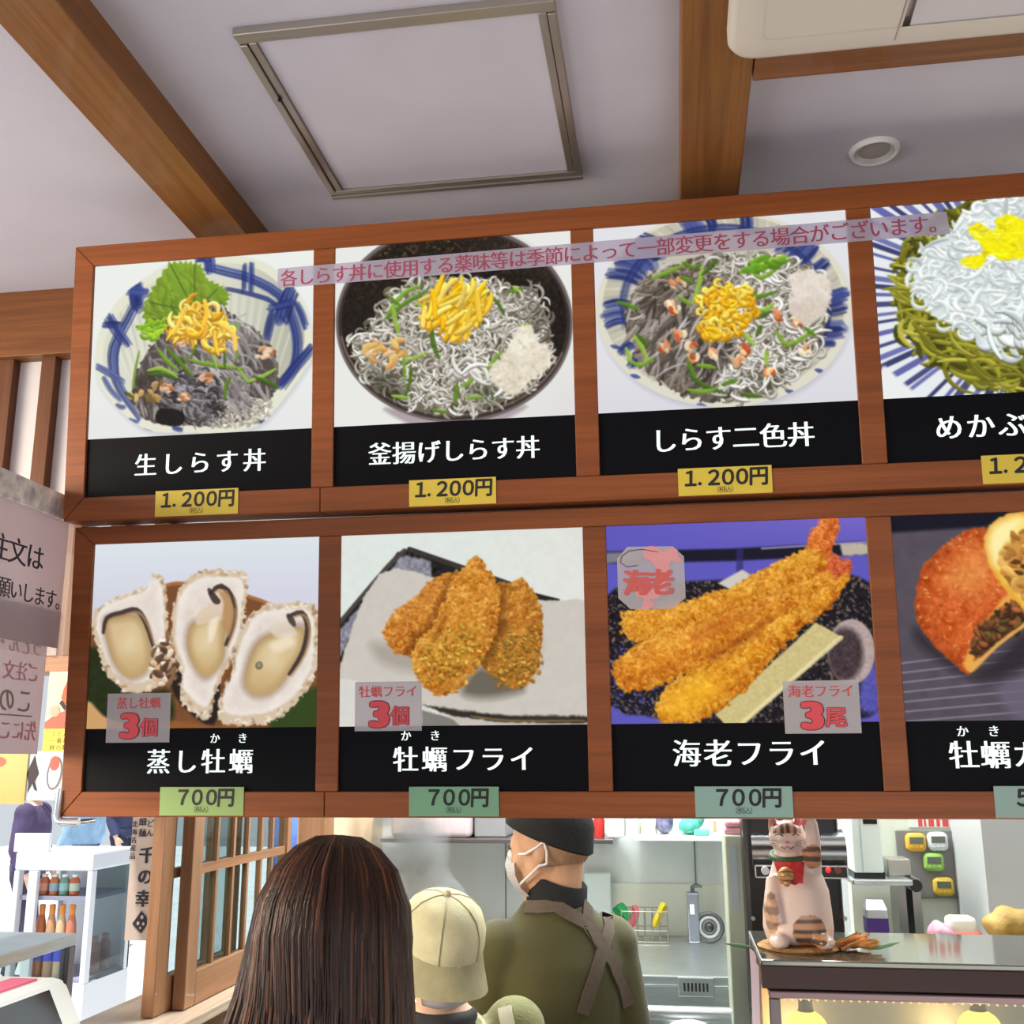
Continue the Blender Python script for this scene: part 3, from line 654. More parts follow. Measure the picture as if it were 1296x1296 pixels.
def oyster(p, shell, meat, seed, lip):
    sh = p.poly(shell, (212, 192, 166), rough=9, rs=5)
    p.bits(sh*(np.clip(p.d, -9, 9) < 6), 90, 26, 7, [(224, 204, 176), (196, 168, 134), (236, 222, 204), (166, 134, 104)], None, 3, .4, .2, .7, clip=sh)
    c = np.mean(np.array(shell), 0)
    inner = [tuple(c+(np.array(q)-c)*np.array((.88, .86))+np.array((0, -10))) for q in shell]
    im = p.poly(inner, (228, 216, 206), soft=4, rough=4)
    p.speck(im, .04, 14); p.speck(im, .02, 3)
    p.tint(im*np.clip(1-p.d/14, 0, 1), (244, 238, 230), .6)
    mc = np.mean(np.array(meat), 0)
    p.poly([tuple(mc+(np.array(q)-mc)*1.13) for q in meat], (150, 120, 100), .55, 8)
    mt = p.poly(meat, (214, 188, 142), soft=2)
    d = np.clip(p.d/12, 0, 1)
    p.tint(mt*(1-d), (150, 118, 76), .6)
    y0 = p.P([tuple(mc)])[0]
    p.tint(mt*np.clip(1-np.hypot((p.xx-y0[0])/20, (p.yy-y0[1]+4)/26), 0, 1), (228, 210, 172), .8)
    p.tint(mt*np.clip((p.yy-y0[1]-6)/30, 0, 1), (196, 164, 112), .7)
    for l in lip: p.stroke(l, 11, (58, 46, 44), .9, .4); p.stroke([(x+9, y+10) for x, y in l], 6, (180, 140, 96), .7, .5)

def paint_steamed_oysters(W, H):
    p = Print(W, H, [(130, 158), (1056, 128), (1045, 907), (95, 917)], (212, 212, 226), 15)
    p.tint(np.clip(1-p.yy/H*3.2, 0, 1), (222, 232, 234), .8)
    p.poly([(90, 560), (180, 440), (420, 330), (500, 315), (760, 370), (900, 430), (1080, 560), (1080, 930), (80, 930)], (122, 78, 46), 1, 2)
    p.stroke([(380, 340), (500, 318), (760, 372), (880, 420)], 7, (170, 110, 66), .9)
    p.poly([(90, 600), (190, 620), (300, 760), (440, 760), (420, 930), (80, 930)], (40, 48, 26), 1, 8); p.speck(np.ones((H, W), np.float32)*(p.yy > H*.62), .03, 5)
    p.poly([(880, 830), (1060, 740), (1060, 920), (860, 920)], (52, 70, 30), 1, 8)
    p.poly([(100, 800), (200, 880), (440, 905), (440, 930), (80, 930)], (206, 160, 106), 1, 4)
    p.poly([(430, 880), (640, 905), (700, 880), (700, 930), (430, 930)], (150, 92, 46), .9, 6)
    p.poly([(420, 560), (480, 560), (540, 800), (640, 700), (620, 900), (460, 780)], (42, 34, 32), 1, 4)
    oyster(p, [(115, 480), (150, 410), (260, 360), (340, 330), (370, 278), (415, 300), (430, 440), (430, 540), (462, 600), (455, 690), (400, 740), (300, 770), (220, 740), (170, 680), (140, 590)], [(170, 480), (230, 452), (300, 450), (345, 500), (362, 600), (345, 670), (290, 706), (235, 680), (195, 610)], 1,
           [[(165, 520), (180, 460), (240, 440), (300, 428), (340, 480), (375, 590)]])
    p.bits(p.mask([(380, 600), (450, 530), (465, 690), (390, 730)], 8), 60, 34, 11, [(206, 170, 130), (232, 214, 190), (130, 96, 70), (90, 66, 54)], None, 3, .5)
    oyster(p, [(445, 500), (475, 340), (560, 270), (640, 262), (755, 280), (750, 420), (735, 540), (690, 640), (640, 740), (600, 870), (540, 850), (475, 780), (490, 690), (455, 600)], [(520, 500), (560, 470), (655, 455), (665, 560), (655, 640), (590, 702), (540, 660), (510, 580)], 2,
           [[(605, 360), (650, 330), (700, 390), (700, 480), (670, 570)]])
    p.poly([(560, 430), (610, 400), (650, 350), (690, 400), (690, 470), (640, 470), (550, 490)], (222, 200, 176), .9, 4); p.poly([(640, 350), (690, 370), (705, 450), (680, 540), (655, 470), (660, 400)], (180, 140, 92), .9, 4)
    p.stroke([(600, 345), (625, 385), (640, 395)], 14, (62, 50, 46), .9, .5); p.stroke([(620, 335), (680, 345), (706, 420)], 6, (70, 54, 48), .9, .5)
    p.tint(p.mask([(600, 480), (640, 460), (620, 540), (600, 560)], 5), (244, 232, 208), .8)
    oyster(p, [(700, 620), (760, 470), (830, 410), (960, 400), (1048, 430), (1050, 640), (1000, 760), (900, 860), (780, 900), (650, 890), (640, 800), (690, 700)], [(760, 640), (800, 560), (870, 520), (980, 500), (990, 580), (940, 670), (880, 750), (800, 776), (748, 730)], 3,
           [[(925, 455), (980, 440), (1005, 500), (985, 600), (930, 690)]])
    p.poly([(850, 500), (920, 480), (960, 530), (880, 540)], (222, 206, 190), .9, 4); p.stroke([(925, 450), (950, 490)], 12, (70, 58, 52), .9, .4)
    p.stroke([(806, 655), (806, 656)], 15, (104, 100, 76), .9); p.stroke([(806, 653), (806, 654)], 8, (160, 150, 120), .9)
    p.tint(p.mask([(850, 570), (930, 530), (950, 570), (880, 600)], 8), (242, 228, 200), .8)
    return p.grid()

def crumbs(p, m, n, base, lo, hi, L=20, w=7):
    d = np.clip(p.d/26, 0, 1)
    p.tint(m, base, 1); p.tint(m*(1-d), lo, .7)
    gy = np.gradient(p.d)[0]; gx = np.gradient(p.d)[1]                     # rounded: light from the upper left
    lit = np.clip((gy+gx*.6), -1, 1)*(1-np.clip(p.d/32, 0, 1))
    p.tint(m*np.clip(lit, 0, 1), hi, .75); p.tint(m*np.clip(-lit, 0, 1), lo, .75)
    big = p.noise(11, 2); p.tint(m*np.clip((big-.5)*5, 0, 1), hi, .45); p.tint(m*np.clip((.5-big)*5, 0, 1), lo, .4)
    p.speck(m, .10, 4.5); p.speck(m, .09, 2.4)
    mid = [(x+y)//2 for x, y in zip(base, lo)]; mh = [(x+y)//2 for x, y in zip(base, hi)]
    p.bits(m, n, L*.8, w*.62, [base, mh, base, mid, mh, hi], None, 3, .6, .25, .7, edge=mid)
    p.speck(m, .06, 3)

def paint_fried_oysters(W, H):
    p = Print(W, H, [(75, 127), (1055, 90), (1073, 897), (67, 905)], (222, 228, 222), 16)
    p.tint(np.clip((p.xx/W-.5)*1.5, 0, 1), (228, 222, 214), .6)
    p.poly([(60, 500), (250, 270), (300, 195), (350, 180), (560, 255), (800, 345), (960, 385), (960, 420), (60, 700)], (36, 32, 32), smooth=False)
    p.poly([(70, 510), (260, 285), (320, 205), (440, 230), (440, 310), (230, 300), (60, 640)], (136, 134, 146), 1, 3, 4, smooth=False)
    p.speck(p.mask([(60, 500), (320, 205), (460, 250), (440, 310), (60, 640)], 2), .14, 4)
    p.stroke([(70, 480), (260, 255), (330, 188)], 9, (74, 68, 64)); p.stroke([(350, 182), (560, 255), (760, 325)], 10, (58, 52, 50))
    p.poly([(60, 900), (60, 700), (230, 283), (520, 318), (900, 390), (1090, 425), (1090, 860), (960, 868), (800, 858), (640, 845), (400, 812), (300, 790), (60, 710)], (204, 197, 188), 1, 2, 3)
    p.poly([(60, 708), (130, 715), (400, 815), (540, 895), (60, 910)], (216, 212, 206), 1, 2, smooth=False)
    p.poly([(400, 815), (640, 848), (800, 860), (1090, 862), (1090, 890), (900, 893), (700, 885), (520, 860)], (52, 44, 38), 1, 3, 3, smooth=False)
    p.stroke([(600, 862), (760, 880), (1060, 880)], 4, (140, 116, 70), .8, .3)
    p.poly([(520, 862), (700, 888), (1090, 895), (1090, 915), (540, 910)], (200, 190, 180), 1, 2, smooth=False)
    p.poly([(400, 835), (520, 870), (560, 905), (400, 905)], (130, 124, 120), 1, 2, 2, smooth=False)
    p.speck(np.ones((H, W), np.float32), .015, 8)
    p.poly([(640, 660), (800, 740), (780, 770), (640, 790), (560, 760)], (86, 78, 66), .8, 14)
    p.poly([(200, 560), (360, 600), (360, 680), (230, 640)], (150, 140, 128), .6, 16)
    a = p.mask([(255, 500), (290, 440), (380, 370), (460, 300), (560, 285), (560, 480), (420, 570), (350, 612), (280, 590), (250, 540)], 2, 7, 5)
    crumbs(p, a, 260, (206, 132, 46), (150, 76, 18), (232, 168, 84))
    b = p.mask([(700, 330), (760, 320), (800, 300), (850, 350), (890, 460), (880, 620), (840, 720), (770, 748), (700, 700), (640, 640), (680, 480)], 2, 7, 5)
    crumbs(p, b, 300, (200, 128, 44), (134, 78, 20), (228, 166, 76))
    p.poly([(690, 480), (760, 490), (700, 560), (660, 620)], (110, 60, 16), .6, 8); o_ = p.mask([(690, 570), (850, 530), (840, 690), (740, 720)], 30); p.tint(o_, (150, 110, 36), .4); p.bits(o_, 150, 14, 5, [(216, 160, 70), (170, 112, 36), (150, 122, 46)], None, 3, .8, .3, edge=(110, 66, 20)); p.speck(o_, .06, 4)
    p.tint(p.mask([(545, 260), (620, 205), (670, 250), (730, 330), (735, 460), (705, 560), (660, 650), (570, 750), (480, 790), (395, 745), (345, 662), (350, 570), (425, 490), (475, 390), (515, 300)], 16)*np.maximum(a, b), (96, 48, 10), .75)
    c = p.mask([(560, 270), (620, 212), (660, 260), (710, 330), (715, 450), (690, 540), (640, 640), (560, 740), (490, 780), (410, 740), (362, 660), (370, 580), (440, 500), (490, 400), (530, 300)], 2, 8, 5)
    crumbs(p, c, 420, (216, 142, 48), (160, 88, 20), (240, 180, 90))
    o_ = p.mask([(420, 570), (630, 510), (560, 710), (420, 690)], 30); p.tint(o_, (176, 140, 44), .4); p.bits(o_, 150, 14, 5, [(206, 156, 56), (172, 140, 56), (240, 184, 88), (160, 96, 28)], None, 3, .8, .3, edge=(140, 86, 20)); p.speck(o_, .06, 4)
    p.stroke([(500, 440), (470, 520), (440, 560)], 12, (140, 76, 20), .5, .6, 4)
    return p.grid()

def paint_fried_prawns(W, H):
    p = Print(W, H, [(45, 88), (1105, 52), (1160, 885), (70, 885)], (94, 88, 186), 17)
    p.tint(np.clip(1-p.yy/H*6, 0, 1)*np.clip(p.xx/W, 0, 1), (126, 106, 196), .8)
    p.poly([(40, 190), (560, 180), (1120, 150), (1120, 205), (560, 230), (40, 240)], (26, 24, 40), 1, 3, smooth=False)
    p.poly([(40, 195), (180, 192), (180, 225), (40, 240)], (150, 150, 160), .8, 4, smooth=False); p.poly([(1000, 160), (1120, 158), (1120, 205), (1010, 210)], (188, 176, 160), 1, 3, 3, smooth=False)
    p.stroke([(590, 190), (590, 320)], 14, (50, 46, 110), .7)
    p.stroke([(680, 180), (1110, 155)], 4, (170, 160, 200), .8)
    plate = p.poly([(40, 380), (300, 320), (640, 300), (900, 270), (1120, 320), (1170, 500), (1170, 830), (900, 880), (500, 900), (200, 850), (40, 800)], (28, 24, 32), 1, 4)
    sp = np.clip(p.noise(2.6, 2)*5-2.9, 0, 1)*plate
    p.tint(sp, (150, 130, 110), .8); p.tint(np.clip(p.noise(3, 2)*5-3, 0, 1)*plate*((p.yy > H*.62) & (p.xx < W*.3)), (90, 96, 190), .9)
    p.poly([(50, 800), (150, 860), (40, 880)], (92, 88, 180), 1, 3); p.poly([(1090, 700), (1170, 640), (1170, 830), (1080, 830)], (98, 96, 200), .8, 10); p.speck(plate, .05, 2.5)
    dish = p.poly(radial(p, 1045, 600, 98, 132, 0, 350, 20), (180, 160, 156), 1, 2)
    p.poly(radial(p, 1020, 610, 74, 108, 0, 350, 20), (70, 56, 60), 1, 8); p.speck(dish, .08, 2.2)
    p.poly([(500, 320), (600, 265), (640, 290), (560, 350)], (206, 200, 190), 1, 2, smooth=False)
    p.poly([(490, 850), (900, 480), (1005, 540), (600, 890), (530, 890)], (206, 190, 132), 1, 2, 2, smooth=False)
    p.speck(p.mask([(490, 850), (900, 480), (1005, 540), (600, 890)], 2, smooth=False), .05, 3)
    p.stroke([(600, 885), (1003, 542)], 9, (240, 226, 170), .8)
    tail = [(930, 60), (985, 55), (990, 110), (960, 190), (945, 240), (880, 230), (870, 150)]
    t1 = p.mask(tail, 2, 4); crumbs(p, t1, 100, (226, 116, 44), (176, 74, 24), (246, 160, 90), 30, 6)
    t2 = p.mask([(930, 240), (980, 205), (1000, 230), (1040, 230), (1040, 290), (960, 330), (880, 330)], 2, 4); crumbs(p, t2, 90, (214, 96, 50), (150, 50, 24), (240, 140, 90), 30, 6)
    for pts, c in (([(110, 470), (140, 430), (330, 400), (560, 330), (720, 245), (860, 185), (930, 200), (920, 280), (700, 400), (440, 480), (300, 530), (190, 560), (120, 520)], (232, 154, 42)),
                   ([(80, 660), (110, 610), (300, 510), (520, 450), (760, 350), (900, 290), (960, 280), (960, 340), (760, 470), (560, 580), (400, 670), (240, 740), (130, 750), (85, 710)], (222, 134, 34)),
                   ([(250, 830), (290, 740), (430, 650), (640, 530), (820, 420), (960, 320), (1035, 290), (1010, 350), (960, 420), (860, 490), (720, 630), (600, 760), (470, 850), (370, 885), (280, 870)], (234, 152, 30))):
        m = p.mask(pts, 2, 9, 4)
        p.tint(np.clip(m, 0, 1), (90, 46, 16), .6)
        crumbs(p, m, 420, c, (172, 92, 18), (248, 192, 80), 22, 6)
    p.poly([(470, 610), (640, 500), (720, 460), (620, 560), (480, 640)], (150, 72, 16), .5, 8); p.poly([(400, 520), (560, 440), (700, 400), (560, 500), (430, 560)], (180, 88, 22), .4, 10)
    p.tint(p.mask([(270, 830), (330, 750), (470, 690), (520, 760), (400, 860), (300, 870)], 24), (252, 196, 44), .5)
    return p.grid()

def paint_oyster_curry_bun(W, H):
    # artboard: the whole square print; only its left part is inside the picture
    p = Print(W, H, [(72, 113), (1160, 84), (1190, 905), (128, 905)], (86, 78, 88), 18)
    p.speck(np.ones((H, W), np.float32), .02, 12)
    p.poly([(60, 105), (640, 92), (640, 150), (60, 182)], (24, 22, 36), 1, 5, smooth=False)
    for k in range(7):
        p.stroke([(110, 690+k*36), (420, 655+k*38), (900, 610+k*40)], 2.2, (170, 164, 190), .8)
    p.poly([(470, 780), (640, 740), (640, 900), (540, 900)], (110, 100, 120), .8, 14)
    p.poly([(180, 560), (380, 720), (600, 560), (620, 680), (420, 760), (200, 640)], (46, 38, 44), .9, 16)
    b = p.mask([(168, 470), (190, 340), (260, 250), (360, 185), (440, 168), (560, 300), (600, 420), (440, 620), (375, 730), (320, 700), (220, 600), (180, 530)], 2, 5)
    p.tint(b, (206, 96, 42), 1); d = np.clip(p.d/22, 0, 1); p.tint(b*(1-d), (150, 60, 20), .6)
    p.speck(b, .09, 8); p.speck(b, .07, 4); p.bits(b, 260, 15, 4.5, [(226, 122, 56), (240, 160, 84), (190, 74, 32), (206, 92, 40)], None, 3, .5, .2, .7, edge=(180, 78, 32)); p.speck(b, .05, 2.5)
    p.tint(p.mask([(280, 360), (400, 240), (470, 330), (400, 430), (300, 400)], 26), (246, 178, 96), .45)
    p.poly([(520, 430), (620, 420), (590, 540), (480, 620), (385, 720), (350, 690), (400, 580), (460, 500)], (234, 166, 74), 1, 4)
    f = p.poly([(400, 570), (500, 480), (600, 450), (570, 545), (480, 610), (390, 680)], (86, 56, 32), 1, 4, 6)
    p.bits(f, 60, 30, 9, [(120, 78, 44), (70, 44, 26), (160, 90, 50), (96, 84, 44)], None, 3, .5, .2, edge=(50, 30, 18))
    p.stroke([(374, 720), (480, 620), (592, 540)], 7, (226, 170, 90), .9)
    t = p.mask([(440, 260), (450, 170), (520, 115), (600, 105), (760, 160), (760, 640), (640, 560), (560, 470), (480, 370)], 2, 4)
    p.tint(t, (246, 214, 92), 1); p.tint(t*np.clip(1-p.d/10, 0, 1), (228, 150, 44), .9)
    p.tint(p.mask([(450, 230), (490, 150), (590, 130), (520, 240), (480, 320)], 14), (255, 244, 190), .8)
    f2 = p.poly([(495, 270), (560, 200), (640, 190), (700, 420), (560, 430), (510, 360)], (206, 150, 70), 1, 6, 5)
    p.bits(f2, 60, 40, 12, [(190, 130, 60), (220, 170, 90), (160, 104, 44)], None, 3, .5, .15); p.bits(p.mask([(540, 310), (590, 310), (590, 340), (540, 340)], 4), 8, 30, 6, [(90, 54, 24)], .2, .6)
    return p.grid()
# ================================================================ the lit menu boards
PW, PG, PH, PS = .4722, .0442, .4860, .3662              # panel width, gap, height, height of the photo
class Plane:
    def __init__(s, O, t): s.O = Vector(O); s.ex = Vector((1, 0, 0)); s.dn = Vector((0, math.sin(t), -math.cos(t))); s.n = Vector((0, -math.cos(t), -math.sin(t)))
    def __call__(s, u, v, w=0.0): return s.O + s.ex*u + s.dn*v + s.n*w
    def box(s, bm, u0, u1, v0, v1, w0, w1):
        return hexa(bm, [s(u0, v1, w0), s(u1, v1, w0), s(u1, v1, w1), s(u0, v1, w1), s(u0, v0, w0), s(u1, v0, w0), s(u1, v0, w1), s(u0, v0, w1)])
UP = Plane((-1.1539, 1.9, H0+1.0033), .0817)
LO = Plane((-1.1483, 1.9819, H0+.4313), .0663)
M_print = attr_mat('lit_print', 'print', 1.0, .55); M_print.node_tree.nodes['Principled BSDF'].inputs['Specular IOR Level'].default_value = .03
M_strip = mat('black_print', (13, 12, 16), .5, spec=.07)
M_letter = emit('lit_letters', (238, 250, 246), 1.05)
M_seam = mat('wood_seam', (60, 30, 16), .6)

def print_mesh(name, pl, u0, u1, v0, v1, w, arr, parent):
    Hh, Ww = arr.shape[:2]
    us = np.linspace(u0, u1, Ww); vs = np.linspace(v0, v1, Hh)
    U, V = np.meshgrid(us, vs)
    co = np.array(pl.O)[None, None]+U[..., None]*np.array(pl.ex)+V[..., None]*np.array(pl.dn)+w*np.array(pl.n)
    idx = np.arange(Hh*Ww).reshape(Hh, Ww)
    q = np.stack([idx[:-1, :-1], idx[1:, :-1], idx[1:, 1:], idx[:-1, 1:]], -1).reshape(-1, 4)
    me = bpy.data.meshes.new(name); me.vertices.add(Hh*Ww); me.vertices.foreach_set('co', co.astype(np.float32).ravel())
    me.loops.add(q.size); me.loops.foreach_set('vertex_index', q.ravel().astype(np.int32)); me.polygons.add(len(q))
    me.polygons.foreach_set('loop_start', np.arange(0, q.size, 4, dtype=np.int32))
    a = me.color_attributes.new('print', 'FLOAT_COLOR', 'POINT')
    rgba = np.ones((Hh*Ww, 4), np.float32); rgba[:, :3] = s2l(arr).reshape(-1, 3); a.data.foreach_set('color', rgba.ravel())
    me.update(calc_edges=True); me.validate()
    return link_mesh(name, me, M_print, parent)

def menu_board(pl, label, arts, titles, ft=.044):
    n = 4; W = n*PW+(n-1)*PG; fl, fb = .043, .047; D = .075
    t = thing('menu_light_box', label, 'menu board', pl(W/2, PH+fb, -D), 'lit menu boards')
    V0, V1 = -ft, PH+fb; U0, U1 = -fl, W+fl; g = .0006; wf = .006
    def bar(pts, name):                                   # front outline (u, v) given clockwise, extruded back
        bm = NB(); hexa(bm, [pl(u, v, -D) for u, v in pts]+[pl(u, v, wf) for u, v in pts])
        bmesh.ops.bevel(bm, geom=[e for e in bm.edges], offset=.0012, segments=1, affect='EDGES'); part(name, bm, M_frame, t)
    bar([(U0, V0), (0-g, 0+g), (0-g, PH-g), (U0, V1)], 'stile'); bar([(U1, V0), (U1, V1), (W+g, PH-g), (W+g, 0+g)], 'stile')
    bar([(U0+g, V0), (U1-g, V0), (W, 0), (0, 0)], 'top_rail')
    ju = PW+PG*.42
    bar([(0, PH), (ju-g, PH), (ju-g, V1), (U0+g, V1)], 'bottom_rail'); bar([(ju+g, PH), (W, PH), (U1-g, V1), (ju+g, V1)], 'bottom_rail')
    for k in range(n-1):
        u = k*(PW+PG)+PW; bar([(u, g), (u+PG, g), (u+PG, PH-g), (u, PH-g)], 'divider')
    bm = NB(); pl.box(bm, U0+.004, U1-.004, V0+.004, V1-.004, -D+.004, -.012); part('casing', bm, M_seam, t)
    for k in range(n):
        u = k*(PW+PG)
        ph = print_mesh('photo_panel', pl, u, u+PW, 0, PS, 0, arts[k](320, 249), t)
        bm = NB(); pl.box(bm, u, u+PW, PS, PH, -.004, .0003); part('name_strip', bm, M_strip, ph)
        for q, (txt, uc, vc, pitch, em) in enumerate(titles[k]):
            part('furigana' if q else 'lettering', letters(NB(), row(txt, u+uc, pitch, vc), em, pl, slab=.055, smear=5, lift=.0008, off=-.004), M_letter, ph)
    return t
def tt(px0, px1, n, v, em=.049):                          # title of n characters between two distances along the panel
    p = (px1-px0)/n; return px0+p/2, v, p, em
def ttl(s, a, b, v=.424, em=.049): c = tt(a, b, len(s), v, em); return (s, c[0], c[1], c[2], c[3])
menu_board(UP, 'upper lit wooden menu board with four whitebait bowl pictures', [paint_raw_whitebait, paint_boiled_whitebait, paint_two_colour, paint_mekabu],
    [[ttl('生しらす丼', .098, .383, .424, .049)], [ttl('釜揚げしらす丼', .068, .405, .424, .0475)], [ttl('しらす二色丼', .096, .393, .424, .050)], [ttl('めかぶしらす丼', .083, .462, .424, .050)]])
menu_board(LO, 'lower lit wooden menu board with oyster, prawn and bun pictures', [paint_steamed_oysters, paint_fried_oysters, paint_fried_prawns, paint_oyster_curry_bun],
    [[ttl('蒸し牡蠣', .126, .350, .429, .050), ('か', .268, .386, .01, .021), ('き', .324, .386, .01, .021)],
     [ttl('牡蠣フライ', .102, .378, .427, .050), ('か', .130, .384, .01, .021), ('き', .186, .384, .01, .021)],
     [ttl('海老フライ', .106, .384, .419, .052)],
     [ttl('牡蠣カレーパン', .068, .434, .424, .051), ('か', .095, .384, .01, .021), ('き', .147, .384, .01, .021)]], .036)

# ---- price tags stuck on the bottom rails
M_ink = mat('black_ink', (24, 22, 20), .6)
def price_tag(pl, u0, u1, v0, v1, text, col, label, group, us):
    t = thing('price_tag', label, 'price tag', pl((u0+u1)/2, v1, .007), group)
    bm = NB(); pl.box(bm, u0, u1, v0, v1, .0062, .0075); part('card', bm, mat('card_%d_%d_%d' % col, col, .45), t)
    bm = NB(); W = u1-u0
    letters(bm, [(c, u0+W*x, v0+.0185) for c, x in zip(text, us)], .037, pl, lift=.0078, fat=.032, slant=.05)
    letters(bm, row('（税込）', u0+W*.5-.0165, .011, v0+.0415), .0125, pl, lift=.0078)
    part('lettering', bm, M_ink, t)
YEL, GRN = (214, 186, 60), (126, 160, 116)
dish = ['raw whitebait bowl', 'boiled whitebait bowl', 'two-colour whitebait bowl', 'seaweed whitebait bowl']
for (a, b), d in zip(((.153, .325), (.668, .836), (1.176, 1.345), (1.708, 1.877)), dish):
    price_tag(UP, a, b, .480, .531, '１.２００円', YEL, 'yellow 1,200 yen price tag below the %s picture' % d, 'yellow price tags on the upper board', (.135, .235, .385, .535, .685, .86))
dish = ['steamed oysters', 'fried oysters', 'fried prawns', 'oyster bun']
for (a, b), d, c, tx in zip(((.163, .332), (.654, .823), (1.178, 1.348), (1.686, 1.855)), dish, ((140, 166, 96), (112, 156, 124), (134, 166, 156), (140, 166, 156)), ('７００円', '７００円', '７００円', '５００円')):
    price_tag(LO, a, b, .477, .530, tx, c, 'green %s yen price tag below the %s picture' % ('700' if tx[0] == '７' else '500', d), 'green price tags on the lower board', (.28, .45, .62, .79))

# ---- the long notice strip across the upper board
t = thing('notice_strip', 'long pale lilac notice strip with red lettering taped across the upper board', 'notice', UP(1.04, .07, .009))
bm = NB()
hexa(bm, [UP(.398, .077, .0065), UP(1.687, .064, .0065), UP(1.687, .064, .0072), UP(.398, .077, .0072), UP(.399, .036, .0065), UP(1.683, .021, .0065), UP(1.683, .021, .0072), UP(.399, .036, .0072)])
part('sheet', bm, film('lilac_film', (204, 196, 214), .76), t)
bm = NB(); txt = '各しらす丼に使用する薬味等は季節によって一部変更をする場合がございます。'
letters(bm, row(txt, .422, (1.668-.422)/(len(txt)-1), .0575, -.0150/(len(txt)-1)), .0375, UP, slab=.03, smear=3, lift=.0075, turn=.011)
part('lettering', bm, mat('rose_ink', (156, 62, 88), .6), t)

# ---- small laminated stickers
M_lam = film('laminate', (216, 208, 210), .82); M_red = mat('red_ink', (206, 70, 70), .6); M_redd = mat('dark_red_ink', (140, 40, 50), .6)
def sticker(u0, u1, v0, v1, top, cnt, label):
    t = thing('sticker', label, 'sticker', LO((u0+u1)/2, v1, .002), 'laminated quantity stickers')
    bm = NB(); LO.box(bm, u0, u1, v0, v1, .0012, .0020); part('sheet', bm, M_lam, t)
    W = u1-u0; H = v1-v0
    bm = NB(); letters(bm, row(top, u0+W*.5-(len(top)-1)*.0115, .023, v0+H*.2), .0235, LO, slab=.04, smear=3, lift=.0024)
    part('heading', bm, M_red, t)
    bm = NB(); letters(bm, [('3', u0+W*.37, v0+H*.655)], .066, LO, wid=1.15, slab=.12, smear=5, lift=.0023, fat=.05); letters(bm, [(cnt, u0+W*.68, v0+H*.69)], .038, LO, slab=.03, smear=2, lift=.0023, fat=.035); part('outline', bm, M_redd, t)
    bm = NB(); letters(bm, [('3', u0+W*.37, v0+H*.655)], .066, LO, wid=1.15, slab=.12, smear=6, lift=.0034, fat=.022); letters(bm, [(cnt, u0+W*.68, v0+H*.69)], .038, LO, slab=.02, smear=2, lift=.0034, fat=.010); part('lettering', bm, mat('pink_ink', (220, 76, 84), .6), t)
sticker(.043, .175, .298, .393, '蒸し牡蠣', '個', 'clear sticker reading three pieces on the steamed oyster picture')
sticker(.547, .677, .283, .375, '牡蠣フライ', '個', 'clear sticker reading three pieces on the fried oyster picture')
sticker(1.342, 1.474, .293, .386, '海老フライ', '尾', 'clear sticker reading three prawns, lower corner of the prawn picture')
t = thing('prawn_sticker', 'eight-sided clear sticker with a red prawn drawing on the prawn picture', 'sticker', LO(1.112, .157, .002))
bm = NB(); pts = [(1.072, .040), (1.156, .042), (1.176, .062), (1.176, .138), (1.152, .158), (1.074, .157), (1.052, .136), (1.052, .062)]
a = [bm.verts.new(LO(u, v, .0012)) for u, v in pts]; b = [bm.verts.new(LO(u, v, .0020)) for u, v in pts]; bm.faces.new(a[::-1]); bm.faces.new(b)
for i in range(8): bm.faces.new((a[i], a[(i+1) % 8], b[(i+1) % 8], b[i]))
part('sheet', bm, M_lam, t)
bm = NB()                                                 # a plain curled prawn: body, tail fan, feelers
def blob(bm, pl, cu, cv, ru, rv, w, n=18, rot=0):
    bm.faces.new([bm.verts.new(pl(cu+ru*math.cos(2*math.pi*i/n)*math.cos(rot)-rv*math.sin(2*math.pi*i/n)*math.sin(rot), cv+ru*math.cos(2*math.pi*i/n)*math.sin(rot)+rv*math.sin(2*math.pi*i/n)*math.cos(rot), w)) for i in range(n)])
for k in range(9):
    a = -1.3+k*.42; blob(bm, LO, 1.108+.030*math.cos(a), .092+.040*math.sin(a), .016-.0007*k, .0135-.0006*k, .00225+k*2e-5)
blob(bm, LO, 1.108, .148, .012, .006, .0025, rot=.3); blob(bm, LO, 1.104, .152, .012, .005, .00252, rot=-.4)
blob(bm, LO, 1.150, .058, .017, .012, .0025, rot=-.5); blob(bm, LO, 1.162, .066, .010, .006, .00252, rot=.4)
part('drawing', bm, mat('prawn_red', (222, 150, 152), .6), t)
bm = NB(); P = [(1.128, .052), (1.10, .046), (1.075, .048), (1.060, .058), (1.058, .070), (1.070, .078), (1.09, .076)]
tube(bm, [LO(u, v, .0024) for u, v in P], .0009, 5); part('feeler', bm, mat('grey_ink', (96, 80, 90), .6), t)
bm = NB(); letters(bm, row('海老', 1.087, .044, .108), .050, LO, slab=.06, smear=3, lift=.0030, fat=.025); part('lettering', bm, mat('salmon_ink', (206, 92, 86), .6), t)

# ---- clear corner bracket under the lower board
bm = NB(); c = LO(-.046, .535, .002)
tube(bm, [c+Vector((0, -.006, .052)), c+Vector((-.002, -.006, .008)), c+Vector((.002, -.006, -.004)), c+Vector((.012, -.006, -.008)), c+Vector((.045, -.006, -.008))], .008, 10, True)
tube(bm, [c+Vector((-.002, -.004, .05)), c+Vector((-.002, .05, .05))], .005, 8); tube(bm, [c+Vector((.043, -.004, -.0085)), c+Vector((.043, .05, -.0085))], .005, 8)
solo('corner_bracket', bm, mat('bright_metal', (214, 214, 216), .15, .9), 'small shiny angle bracket holding the lower corner of the lower board', 'bracket', smooth=True)

